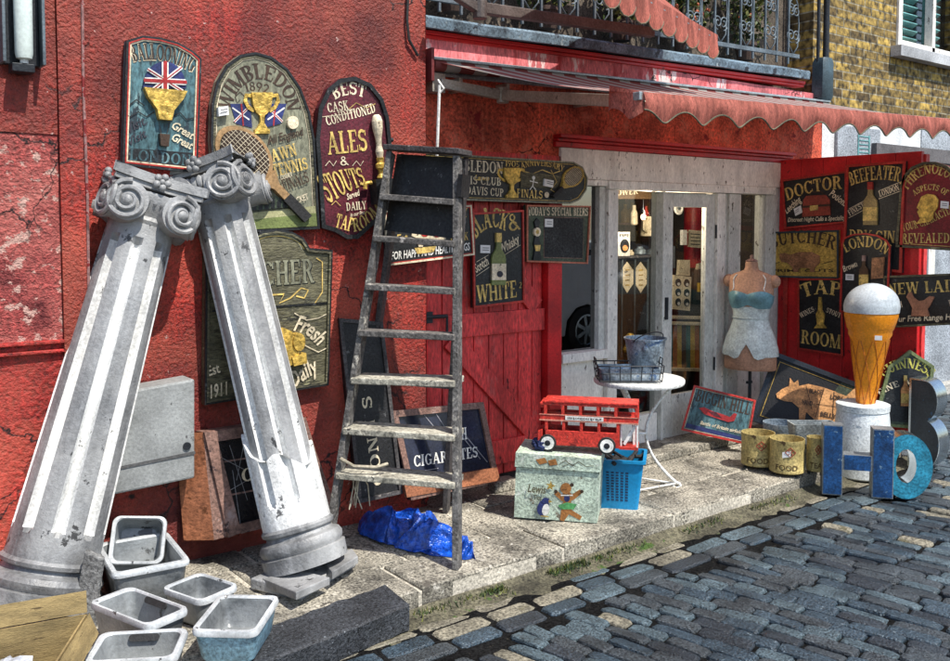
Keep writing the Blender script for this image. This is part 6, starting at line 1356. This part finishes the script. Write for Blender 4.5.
s = Sign('eggs_sign', 'wide black sign with a brown hen, reading NEW LAID', 'sign', (6.34, 0, 0), NR, (884, 328), (962, 324), .022, GR)
s.board([(884, 328), (966, 324), (966, 273), (884, 276)], black_paint).frame(olive_dark, .014, .010)
s.text('NEW LAID', [(888, 295), (961, 291)], 12, gold, sp=.05); s.text('EGGS', [(950, 306), (963, 303)], 6, cream); s.text('FRESH', [(890, 310), (903, 307)], 6, cream); s.text('Our Free Range Hens', [(893, 322), (963, 319)], 6, cream, plain=True, shear=.2)
s.poly([(912, 316), (913, 308), (909, 300), (907, 297), (909, 293), (912, 292), (914, 297), (919, 301), (925, 300), (930, 296), (935, 297), (931, 305), (928, 309), (930, 316)], mat('hen_brown', (.36, .16, .09), .5), 'painted_hen', h=.010); s.done()

# ------------------------------------------------------------ things standing before the red board
nb_ = V((-.74, -.67, 0)).normalized()
p0 = dep(748, 444, 6.35)
s = Sign('airfield_sign', 'teal sign with a small red aeroplane leaning on the doorstep, reading BIGGIN HILL', 'sign', p0, (nb_+Z*.22), (681, 430), (748, 445), .02)
s.board([(681, 430), (748, 445), (756, 400), (694, 385)], teal).frame(red_trim, .014, .010).frame(cream, .003, .003, 'border_line', .017)
s.text('BIGGIN HILL', [(695, 401), (749, 415)], 13, brown_dark, sp=.04)
s.poly([(699, 408), (704, 407), (712, 411), (722, 414), (730, 417), (734, 413), (737, 414), (734, 421), (728, 422), (716, 418), (704, 414)], red_flag, 'painted_plane', h=.006); s.poly([(708, 411), (716, 412), (722, 418), (714, 416)], maroon, 'painted_plane', h=.0075); s.line([(686, 425), (746, 440)], .03, navy); s.text('Battle of Britain airfield', [(700, 424), (742, 434)], 3.5, cream, plain=True, shear=.2); s.done()
p0 = dep(800, 420, 6.62); npg = (V((-.80, -.60, 0))+Z*.30)
s = Sign('pork_cuts_picture', 'large black framed picture of a pig marked in cuts, leaning askew on board', 'picture', p0, npg, (750, 420), (846, 452), .03)
s.board([(750, 420), (846, 453), (868, 387), (775, 352)], mat('picture_black', (.010, .010, .011), .5, var=.4)).frame(mat('black_gloss_frame', (.02, .022, .026), .25), .035, .016).frame(mustard, .004, .004, 'border_line', .055)
s.poly([(843, 380), (862, 386), (845, 440), (806, 428)], green_sign, 'painted_ground')
pg = [(776, 394), (782, 389), (789, 386), (790, 378), (794, 383), (798, 380), (799, 386), (808, 384), (822, 387), (836, 392), (843, 400), (838, 420), (826, 426), (816, 421), (806, 412), (804, 425), (800, 430), (796, 429), (799, 420), (799, 408), (792, 402), (784, 401), (777, 398)]
s.k += 2; s.poly(pg, pig_tan, 'painted_pig', h=.006)
s.k += 1; s.poly([(824, 388), (846, 396), (855, 388), (860, 402), (846, 425), (828, 425), (815, 420)], mat('pork_peach', (.58, .30, .12), .5), 'painted_pig', h=.008); s.k += 2
for q in (((806, 386), (812, 410)), ((824, 389), (815, 418)), ((834, 392), (832, 424)), ((816, 404), (844, 408))): s.line(q, .004, brown_dark)
for B_ in [v for k_, v in s.parts.items() if k_[0] == 'artwork' and k_[1] == brown_dark]:
    for v in B_.v: v.z = s.t+.0135
for tx, a_, b_ in (('BLADE', (809, 393), (822, 395)), ('LOIN', (830, 399), (842, 401)), ('BELLY', (820, 416), (836, 419)), ('HAND', (802, 404), (812, 406)), ('CHUMP', (846, 402), (856, 403))):
    s.text(tx, [a_, b_], 4.5, brown_dark, plain=True, bold=.03)
for k_, B_ in s.parts.items():
    if k_[0] == 'lettering':
        for v in B_.v: v.z = s.t+.014
s.done()
# yellow tins on little feet
def tin(label, px, py, d, r, h, m=yellow_tin, tagged=False, word='FOOD', z=0):
    p = dep(px, py, d); t = thing('food_tin', label, 'tin', (p.x, p.y, z), None, 'old tins by the kerb'); B = MB()
    B.lathe([(r*.96, .025), (r, .028), (r, .05), (r*.985, .052), (r*.985, h-.03), (r, h-.026), (r, h), (r*.95, h), (r*.95, .05), (r*.9, .045)], 36); B.build('can', m, t, smooth='auto')
    for k in range(3): B = MB(); an = R(-100+120*k); B.lathe([(.010, 0), (.012, .028)], 8, c=(r*.75*math.cos(an), r*.75*math.sin(an), 0)); B.build('foot', iron, t)
    f0 = math.atan2(CAM.y-p.y, CAM.x-p.x)
    if m is yellow_tin:
        vs, fs = font_polys(word, 0, .02); xa = min(v[0] for v in vs); xb = max(v[0] for v in vs); B = MB()
        B.add([((r+.0015)*math.cos(f0+((v[0]-xa)/(xb-xa)-.5)*1.3), (r+.0015)*math.sin(f0+((v[0]-xa)/(xb-xa)-.5)*1.3), .05+v[1]*.05) for v in vs], fs); B.build('lettering', mat('faded_brown_ink', (.14, .09, .03), .7), t)
        B = MB(); c = lambda q, z: ((r+.0018)*math.cos(f0+q), (r+.0018)*math.sin(f0+q), z)
        for e in (((0, .0), (.3, .03)), ((.3, .03), (0, .06)), ((0, .06), (-.3, .03)), ((-.3, .03), (0, 0)), ((-.12, .018), (.12, .042)), ((-.12, .042), (.12, .018))): B.tube([c(e[0][0]+.2, h*.58+e[0][1]), c(e[1][0]+.2, h*.58+e[1][1])], .0028, 5)
        B.build('diamond_mark', mat('faded_red_ink', (.30, .06, .03), .7), t)
        if tagged: B = MB(); B.add([((r+.004)*math.cos(f0+q), (r+.004)*math.sin(f0+q), h*zz) for q, zz in ((-.25, .55), (.2, .6), (.2, .76), (-.25, .71))], [(0, 1, 2, 3)]); B.build('price_tag', tag_m, t)
    return t
tin('dented yellow tin with a red diamond mark, furthest left', 758, 447, 5.95, .108, .235)
tin('yellow tin with a white price sticker, nearest the kerb', 787, 452, 5.78, .108, .235, tagged=True)
tin('bare grey metal tin behind the two yellow ones', 780, 440, 6.18, .115, .25, m=zinc)
tin('narrow yellow tin half hidden behind the blue metal letter H', 816, 465, 5.80, .06, .24, word='TEA')
p = dep(812, 450, 5.95); t = thing('metal_tray', 'upended galvanised metal tray behind the blue letter H', 'tray', (p.x, p.y, 0), basis(RT, Z.cross(RT), Z))
B = MB(); 
B.rings([ring4(.11, .05, .0), ring4(.15, .075, .30), ring4(.14, .065, .30), ring4(.10, .042, .02)]); B.build('tray_body', mat('galvanised_grey', (.30, .33, .33), .5, .3, var=.4, finev=.4, wear=(.1, .1, .1), wamt=.1), t, smooth='auto')
# ice cream cone in a white pot
p = dep(861, 440, 6.15); t = thing('ice_cream_cone', 'giant orange wafer cone model with one grey white scoop', 'ice cream model', (p.x, p.y, .3))
kz = 6.15/900; zz = lambda py: 1.6-(py-225)*kz
cx = dep(872, 300, 6.15); cbx = dep(866, 400, 6.15); ax = V((cx.x-cbx.x, cx.y-cbx.y, 0))/(zz(300)-zz(400)); 
def crings(lst, n=36, wob=0):
    out = []
    for r, py in lst: z = zz(py); c = V((cbx.x, cbx.y, 0))+ax*(z-zz(400)); out.append([V((c.x+r*math.cos(2*PI*j/n), c.y+r*math.sin(2*PI*j/n), z)) for j in range(n)])
    return out
B = MB(); B.rings(crings([(.052, 408), (.125, 338), (.140, 334), (.140, 330), (.150, 328), (.172, 316), (.172, 312), (.15, 311)])); tpart(t, B, 'wafer_cone', cone_orange, smooth='auto')
B = MB()
for k in range(9):
    for sg in (-1, 1):
        pts = []
        for i in range(9): f = i/8; py = 405-66*f; r = .0555+(.1245-.0555)*f+.001; z = zz(py); c = V((cbx.x, cbx.y, 0))+ax*(z-zz(400)); an = 2*PI*k/9+sg*f*1.0; pts.append(V((c.x+r*math.cos(an), c.y+r*math.sin(an), z)))
        B.tube(pts, .003, 4)
tpart(t, B, 'wafer_ridges', mat('dark_wafer_orange', (.42, .12, .01), .5))
rb = []
B = MB(); R0 = .178
B.rings(crings([(.15, 313), (.176, 312), (.180, 306)]+[(R0*math.cos(q), 306-R0*math.sin(q)/kz*.88) for q in [PI/2*i/10*.98 for i in range(1, 11)]])); tpart(t, B, 'scoop', ice_white, smooth='auto')
c = V((cbx.x, cbx.y, 0))+ax*(zz(335)-zz(400)); dcam = V((CAM.x-c.x, CAM.y-c.y, 0)).normalized(); sx_ = Z.cross(dcam)
B = MB(); P = [c+dcam*.155+sx_*q+Z*(zz(337)+w_) for q, w_ in ((.03, 0), (.075, 0), (.075, .03), (.03, .03))]; B.rings([P, [p_+dcam*.003 for p_ in P]]); tpart(t, B, 'price_tag', tag_m)
p = dep(862, 440, 6.12); t = thing('white_pot', 'glossy white tub holding the ice cream cone', 'tub', (p.x, p.y, -.09)); B = MB(); z1 = 1.6-(402-225)*6.12/900+.09
B.lathe([(.20, 0), (.21, .01), (.165, z1-.05), (.170, z1-.045), (.172, z1-.005), (.16, z1), (.12, z1-.004), (.001, z1-.012)], 40, cap1=False); B.build('tub_body', mat('white_fibreglass', (.66, .70, .70), .3, var=.15, finev=.2, wear=(.3, .36, .4), wamt=.1), t, smooth='auto')
# stout sign
p0 = dep(903, 400, 6.4)
s = Sign('stout_sign', 'green edged peaked sign with a gold bottle beside the ice cream cone', 'sign', p0, nb_+Z*.12, (874, 425), (929, 430), .025)
s.board([(872, 425), (928, 430), (934, 366), (910, 350), (888, 366)], green_sign).frame(green_trim, .022, .012)
s.poly([(879, 420), (924, 424), (929, 369), (910, 356), (892, 369)], black_paint, 'black_field'); s.k += 1
s.text('GUINNESS', curve((885, 378), (907, 368), (930, 378)), 10, mat('yellow_green_letter', (.45, .42, .08), .5), sp=.03); s.text('FINE ALE', curve((880, 396), (900, 386), (923, 384)), 6, cream, sp=.06); s.bottle(905, 376, 9, 30, pig_tan, gold, gold); s.done()
# salvaged metal letters
def letter(label, o, u, polys, depth, face, side, name='metal_letter'):
    n_ = u.cross(Z); n_ = n_ if n_.dot(CAM-o) > 0 else -n_
    t = thing(name, label, 'sign letter', o, basis(u, n_.cross(u), n_) if n_.cross(u).z > 0 else basis(u, Z, n_), 'salvaged metal letters'); B = MB(); Bf = MB()
    for pl, holes in polys:
        m_ = len(pl)
        if not holes:
            B.prism(pl, -depth, 0, None); cx_ = sum(q[0] for q in pl)/m_; cy_ = sum(q[1] for q in pl)/m_
            Bf.prism([(cx_+(q[0]-cx_)*.9, cy_+(q[1]-cy_)*.97) for q in pl], .0005, .004)
        else:
            h_ = holes; vs = [(*q, 0) for q in pl]+[(*q, 0) for q in h_]+[(*q, -depth) for q in pl]+[(*q, -depth) for q in h_]; fs = []
            for i in range(m_):
                j = (i+1) % m_; fs += [(i, j, m_+j, m_+i), (2*m_+j, 2*m_+i, 3*m_+i, 3*m_+j), (j, i, 2*m_+i, 2*m_+j), (m_+i, m_+j, 3*m_+j, 3*m_+i)]
            B.add(vs, fs); Bf.add([(*q, .003) for q in pl]+[(*q, .003) for q in h_], [(i, (i+1) % m_, m_+(i+1) % m_, m_+i) for i in range(m_)])
    B.build('letter_sides', side, t, smooth='auto'); Bf.build('letter_face', face, t); return t
h0 = gnd(822, 494, -.085); h1 = gnd(893, 499, -.085); hu = (h1-h0).normalized(); W_ = (h1-h0).length; H_ = .43
rc = lambda x0, y0, x1, y1: ([(x0, y0), (x1, y0), (x1, y1), (x0, y1)], None)
letter('big blue metal letter H standing on the cobbles by the kerb', h0, hu, [rc(0, 0, .118, H_+.01), rc(W_-.122, 0, W_, H_), rc(.1185, H_*.38, W_-.1225, H_*.60)], .10, blue_letter, mat('grey_letter_metal', (.28, .30, .31), .4, .5, var=.3))
o0 = gnd(880, 498, -.085); ou = (hu+V((.05, .10, 0))).normalized()
E_ = lambda rx, ry, cx_, cy_: [(cx_+rx*math.cos(2*PI*i/40), cy_+ry*math.sin(2*PI*i/40)) for i in range(40)]
letter('round turquoise metal letter O right of the big blue letter H', o0, ou, [(E_(.150, .200, .152, .202), E_(.060, .105, .147, .206))], .13, teal_letter, steel)
bo = dep(908, 440, 6.3); bo.z = -.085; bu = (RT*.66-FW*.75); bu.z = 0; bu.normalize()
def Bpoly():
    o_ = [(0, 0)]+[(.10+.11*math.cos(R(q)), .17+.17*math.sin(R(q))) for q in range(-90, 81, 10)]+[(.09+.10*math.cos(R(q)), .475+.145*math.sin(R(q))) for q in range(-70, 91, 10)]+[(0, .62)]
    return o_
letter('bright steel sided letter B standing behind the turquoise letter O', bo, bu, [(Bpoly(), None)], .17, mat('dark_letter_face', (.02, .025, .03), .35, var=.4, wear=(.02, .1, .2), wamt=.2), steel)

IY = .35
# ------------------------------------------------------------ goods seen through the shop windows
def flat(name, label, cat, q, y, m, t_=.012, group=None):
    s = Sign(name, label, cat, (0, y+IY, 0), NW, q[0], q[1], t_, group); s.board(q, m); return s
s = flat('arched_name_board', 'dark brown curved name board high inside the shop window', 'sign', [(617, 199), (660, 199), (657, 190), (645, 186), (617, 186)], .25, mat('brown_name_board', (.10, .06, .03), .5)); s.text('POWER', [(612, 196), (638, 194)], 6, cream); s.done()
t = thing('display_cabinet', 'black two door display cabinet inside the shop window', 'cabinet', wal(640, 360, .3+IY)); 
a_ = wal(617, 257, .3+IY); b_ = wal(664, 330, .3+IY); zb_ = .25
B = MB(); B.box((a_.x, .30+IY, zb_), (b_.x, .60+IY, a_.z-.012)); tpart(t, B, 'carcass', black_board)
B = MB(); B.box((a_.x-.02, .27+IY, a_.z-.01), (b_.x+.02, .6+IY, a_.z+.008)); tpart(t, B, 'top_shelf', ladder_dark)
for px in (622, 635, 648): c = wal(px, 290, .29+IY); B = MB(); B.box((c.x-.004, .286+IY, zb_+.3), (c.x+.004, .299+IY, a_.z-.02)); tpart(t, B, 'glazing_bar', greyiron)
for px in (627.5, 641):
    B = MB(); q = [wal(px+dx, py, .292+IY) for dx, py in ((-6, 270), (-3, 266), (0, 262), (3, 266), (6, 270), (6, 284), (3, 288), (0, 293), (-3, 288), (-6, 284))]; B.rings([[V((p_.x, .294+IY, p_.z)) for p_ in q], [V((p_.x, .299+IY, p_.z)) for p_ in q]]); tpart(t, B, 'lozenge_label', cream)
    B = MB()
    for dz in range(4): p_ = wal(px, 270+dz*5, .292+IY); B.box((p_.x-.025, .2925+IY, p_.z-.006), (p_.x+.025, .2935+IY, p_.z+.004))
    tpart(t, B, 'label_writing', mustard)
s = flat('oval_card', 'white card with a black oval standing on window cabinet', 'card', [(618, 256), (630, 256), (630, 232), (618, 232)], .28, white_paint); s.poly(arc(624.5, 246, 4.6, 7, 0, 360, 18)[:-1], black_paint, 'oval'); s.k += 1; s.poly(arc(625, 248, 2.6, 3, 0, 360, 12)[:-1], pig_tan, 'oval'); s.text('PIPE', [(619.5, 237), (629, 237)], 3, ink, plain=True); s.done()
jx = wal(651, 236, .36+IY); t = thing('enamel_jug', 'cream enamel jug hanging inside the shop window', 'jug', jx)
B = MB(); B.lathe([(.085, 0), (.088, .01), (.078, .15), (.08, .16), (.07, .16), (.07, .02)], 28); B.build('jug_body', cream, t, smooth='auto'); B = MB(); B.tube([(-.08, -.02, .14), (-.12, -.03, .12), (-.125, -.03, .06), (-.084, -.02, .03)], .009, 8); B.build('handle', cream, t, smooth=True)
B = MB(); B.tube([(0, 0, .16), (0, 0, .45)], .003, 5); B.build('hanging_wire', iron, t)
for px, py, r_, h_, m, lab in ((634, 225, .03, .16, cream, 'pale glass bottle hanging left of the enamel jug'), (646, 222, .025, .13, red_trim, 'small reddish lamp hanging next to the enamel jug'), (640, 255, .05, .07, zinc, 'round grey pot on top of the black window cabinet'), (655, 256, .07, .08, zinc, 'wide grey lidded pot on the black window cabinet'), (631, 256, .025, .05, cream, 'little cream cup beside the oval card')):
    p_ = wal(px, py, .38+IY); B = MB(); B.lathe([(r_*.7, 0), (r_, .01), (r_*.95, h_*.6), (r_*.5, h_*.8), (r_*.5, h_)], 18, c=p_); tag(B.build('shelf_pot', m, None, smooth='auto', loc=p_), lab, 'pot')
p_ = wal(630, 352, .26+IY); B = MB(); 
t = thing('brass_figure', 'small brass pot low in the window behind the bucket', 'pot', p_); B = MB(); B.lathe([(.05, 0), (.06, .02), (.03, .08), (.045, .12), (.02, .15)], 18); B.build('pot_body', gold_relief, t, smooth='auto')
# behind the glass door
s = flat('cup_rack', 'cream rack of six black round cups behind the glass door', 'rack', [(672.5, 309), (690, 311), (691.5, 277), (674, 275)], .22, cream, .04)
for i in range(2):
    for j in range(3): cx_, cy_ = 678+i*8.5, 282.5+j*9.8+i*.5; s.k = 2; s.poly(arc(cx_, cy_, 3, 4, 0, 360, 14)[:-1], black_paint, 'cup_hole'); s.k = 3; s.poly(arc(cx_+.5, cy_+1.5, 1.5, 1.6, 0, 360, 10)[:-1], white_paint, 'cup')
s.done()
t = thing('deck_chair', 'folded deck chair with yellow, teal and orange stripes behind the glass door', 'deck chair', wal(687, 380, .2+IY))
for i, m in enumerate((stripe_t, stripe_o, stripe_y, brown_dark, stripe_t, stripe_y, stripe_o, stripe_t)):
    q = [wal(668.5+i*4.4+dx, py, .2+IY) for dx, py in ((0, 368), (4.3, 368.5), (4.3, 322.5), (0, 322))]; B = MB(); B.rings([[V((p_.x, .20+IY, p_.z)) for p_ in q], [V((p_.x, .206+IY, p_.z)) for p_ in q]]); tpart(t, B, 'canvas_stripe', m)
for py in (317, 323, 369): a_ = wal(666, py, .19+IY); b_ = wal(706, py+1, .19+IY); B = MB(); B.bar(a_, b_, .025, .028); tpart(t, B, 'frame_rail', cream, bevel=.004)
for px in (668, 704): B = MB(); B.bar(wal(px, 316, .21+IY), wal(px, 400, .21+IY), .022, .022); tpart(t, B, 'frame_leg', cream)
p_ = wal(694, 256, .45+IY); t = thing('red_pillar', 'tall crimson enamel cylinder inside the glass door', 'cylinder', p_); B = MB(); B.lathe([(.085, -.1), (.09, -.08), (.09, .42), (.07, .44), (.02, .50)], 28); B.build('cylinder_body', red_tube, t, smooth='auto'); B = MB(); B.lathe([(.092, .2), (.092, .215)], 28); B.build('band', cream, t)
s = flat('door_notice', 'beige printed notice hanging behind the glass door', 'notice', [(688, 247), (701, 248), (702, 231), (689, 230)], .24, cream, .006)
for j in range(4): s.line([(690.5, 234+j*3.4), (700, 234.5+j*3.4)], .008, ink, 'writing')
s.done()
p_ = wal(678, 208, .1+IY); t = thing('round_clock', 'small round white dial hanging at the top of the glass door', 'dial', p_); M_ = Matrix.Rotation(R(90), 4, 'X'); B = MB(); B.lathe([(.04, 0), (.055, .004), (.055, .012), (.04, .016), (.035, .010)], 24, None, M_); B.build('dial_ring', white_paint, t, smooth='auto'); B = MB(); B.lathe([(.018, .011), (.018, .014)], 16, None, M_); B.build('dial_centre', greyiron, t)
for q, m, lab in ((((679, 275), (690, 276), (690, 260), (680, 260)), cream, 'cream card box on top of the cup rack'), (((683, 245), (687, 245), (687, 230), (683, 230)), white_paint, 'narrow white slip beside the beige notice'), (((696, 300), (704, 300), (704, 268), (697, 270)), mat('dark_tin_box', (.09, .075, .06), .5), 'tall dark tin right of the cup rack'), (((698, 270), (706, 266), (708, 262), (699, 264)), cream, 'cream packet lying on the tall dark tin'), (((700, 292), (704, 292), (704, 283), (700, 283)), stripe_y, 'small yellow label beside the cup rack'), ((672, 268), (676, 268), (676, 245), (672, 245)) and (((671, 268), (675, 268), (675, 246), (671, 246)), greyiron, 'slim grey box at the left edge of the door glass')):
    s = flat('shelf_box', lab, 'box', list(q), .23 if 'notice' in lab or 'label' in lab else .26, m, .03); s.done()
# right hand narrow window
s = flat('tobacco_placard', 'old yellow printed placard in the narrow right window', 'placard', [(745, 236), (767, 236), (768, 190), (746, 190)], .12, mustard, .01); s.text('PIPES', [(748, 203), (764, 203)], 6, brown_dark); s.text('TOBACCO', [(747, 212), (766, 212)], 5.5, brown_dark)
for j in range(4): s.line([(748, 217+j*4.5), (765, 217+j*4.5)], .010, brown_dark, 'writing')
s.done()
p_ = wal(752, 262, .2+IY); B = MB(); crumple(B, (p_.x, p_.y, p_.z), (.10, .08, .07), 12, 24, 16); tag(B.build('dark_bundle', mat('grey_lace', (.14, .14, .14), .8, var=.5, finev=.6), None, loc=p_), 'dark grey lace bundle below the yellow placard', 'bundle')
# the lit lamp hanging just inside the window
p_ = wal(643, 217, .30); t = thing('pendant_lamp', 'small lit warm bulb hanging inside the shop window beside the jug', 'lamp', p_)
bm_ = bpy.data.materials.new('lit_bulb'); bm_.use_nodes = True; q_ = bm_.node_tree.nodes['Principled BSDF']; q_.inputs['Emission Color'].default_value = (1, .62, .4, 1); q_.inputs['Emission Strength'].default_value = 3
B = MB(); B.ball((0, 0, 0), (.018, .018, .024), 14, 8); B.build('bulb', bm_, t, smooth=True)
B = MB(); B.tube([(0, 0, .02), (0, 0, .05)], .012, 8); B.tube([(0, 0, .05), (0, 0, 1.79-p_.z)], .003, 5); B.build('flex', iron, t)
ld = bpy.data.lights.new('bulb_light', 'POINT'); ld.energy = 16; ld.color = (1, .82, .62); ld.shadow_soft_size = .03; lo = bpy.data.objects.new('bulb_light', ld); COL.objects.link(lo); lo.location = p_+V((.05, -.04, .02))
# stock on the back shelves
x0_, x1_ = 5.25, 6.40
t = thing('stock_shelves', 'dark wooden shelves of stock against the far wall inside the shop', 'shelves', (5.8, 1.5, 0))
for z_ in (.55, .95, 1.3, 1.62): B = MB(); B.box((x0_, 1.35, z_-.02), (x1_, 1.65, z_)); tpart(t, B, 'shelf', brown_wood)
for x_ in (x0_, x1_-.03): B = MB(); B.box((x_-.001, 1.351, 0), (x_+.029, 1.649, 2.0)); tpart(t, B, 'upright', brown_wood)
B0 = None
for z_ in (.55, .95, 1.3, 1.62):
    for i in range(8):
        if B0 is None: B = MB(); B.lathe([(.04, 0), (.042, .01), (.042, .14), (.014, .19), (.016, .24), (.002, .241)], 16); o_ = B0 = B.build('stock_bottle', mat('amber_stock_glass', (.22, .13, .04), .25, var=.6, scale=2), None, smooth='auto'); tag(o_, 'small dark bottle standing on the stock shelves inside the shop', 'bottle', 'bottles on the stock shelves')
        else: o_ = B0.copy(); COL.objects.link(o_)
        o_.location = (x0_+.1+i*.13+random.uniform(-.02, .02), 1.44+random.uniform(-.04, .06), z_+.001); o_.scale = (random.uniform(.7, 1.25), )*2+(random.uniform(.65, 1.1),)
# the white car across the street, seen in the left hand window
wp = dep(586, 330, 11.9); cx0 = wp.x; cy0 = -(wp.y-.06)
t = thing('parked_car', 'white hatchback parked across the street, mirrored in the left shop window', 'car', (cx0, cy0, -.088))
side = [(-.75, .28), (-.78, .55), (-.70, .92), (-.45, 1.38), (-.1, 1.45), (.9, 1.47), (1.45, 1.36), (2.15, .95), (2.95, .82), (3.25, .68), (3.32, .40), (3.25, .25), (2.95, .22), (2.9, .45), (2.72, .60), (2.50, .64), (2.28, .60), (2.1, .45), (2.06, .22), (.40, .22), (.36, .45), (.2, .6), (0, .64), (-.2, .6), (-.36, .45), (-.40, .24)]
B = MB(); n_ = len(side); rows = []
for y, k in ((0, .985), (.06, 1), (.4, 1), (1.2, 1), (1.54, 1), (1.6, .985)):
    rows.append([V((1.27+(x-1.27)*k, -y+(.10 if z > 1.0 and y < .2 else 0)*-1+(.10 if z > 1.0 and y > 1.4 else 0), z)) for x, z in side])
B.rings(rows); B.build('body', mat('white_car_paint', (.62, .64, .64), .25, var=.05, finev=.05, bump=.02, coat=.5), t, bevel=.012)
for q in ([(-.42, .95), (-.25, 1.33), (.45, 1.38), (.45, .95)], [(.52, .95), (.52, 1.38), (1.38, 1.30), (1.85, .95)]):
    B = MB(); B.rings([[V((x, y, z)) for x, z in q] for y in (.004-.085, -.02-.1)]); B.build('side_window', mat('car_window_dark', (.02, .03, .035), .1, var=.1, bump=.0), t)
for x in (0, 2.5):
    for y, sg in ((.005, 1), (-1.60, -1)):
        M_ = Matrix.Translation((x, y, .30)) @ Matrix.Rotation(R(-90*sg), 4, 'X'); B = MB(); B.lathe([(.31, -.18), (.31, -.01), (.28, .004), (.20, .006)], 30, None, M_); w_ = B.build('wheel', rubber, t, smooth='auto')
        B = MB(); B.lathe([(.205, .0), (.21, .012), (.19, .014), (.18, .002)], 26, None, M_); B.build('rim', steel, w_)
        B = MB()
        for k in range(7): a_ = 2*PI*k/7; B.bar(M_ @ V((.03*math.cos(a_), .03*math.sin(a_), .01)), M_ @ V((.19*math.cos(a_), .19*math.sin(a_), .008)), .045, .02, M_.to_3x3() @ V((0, 0, 1)))
        B.lathe([(.05, .0), (.045, .02)], 12, None, M_); B.build('spokes', steel, w_)

# ------------------------------------------------------------ daylight
SUN_EL, SUN_AZ = R(58), R(12)                 # azimuth to the right of the shop front's normal
to_sun = V((math.sin(SUN_AZ)*math.cos(SUN_EL), -math.cos(SUN_AZ)*math.cos(SUN_EL), math.sin(SUN_EL)))
sd = bpy.data.lights.new('sun', 'SUN'); sd.energy = 4.3; sd.angle = R(.5); sd.color = (1, .95, .87)
so = bpy.data.objects.new('sun', sd); COL.objects.link(so); so.rotation_euler = to_sun.to_track_quat('Z', 'Y').to_euler()
W = bpy.data.worlds.new('World'); S.world = W; W.use_nodes = True; nt = W.node_tree
sk = nt.nodes.new('ShaderNodeTexSky'); sk.sky_type = 'NISHITA'; sk.sun_disc = False; sk.sun_elevation = SUN_EL
sk.sun_rotation = math.atan2(to_sun.x, to_sun.y)
bg = nt.nodes['Background']; bg.inputs['Strength'].default_value = .14; nt.links.new(sk.outputs[0], bg.inputs[0])
S.view_settings.view_transform = 'Standard'; S.view_settings.look = 'None'; S.view_settings.gamma = 1; S.view_settings.use_curve_mapping = False
S.view_settings.exposure = .56
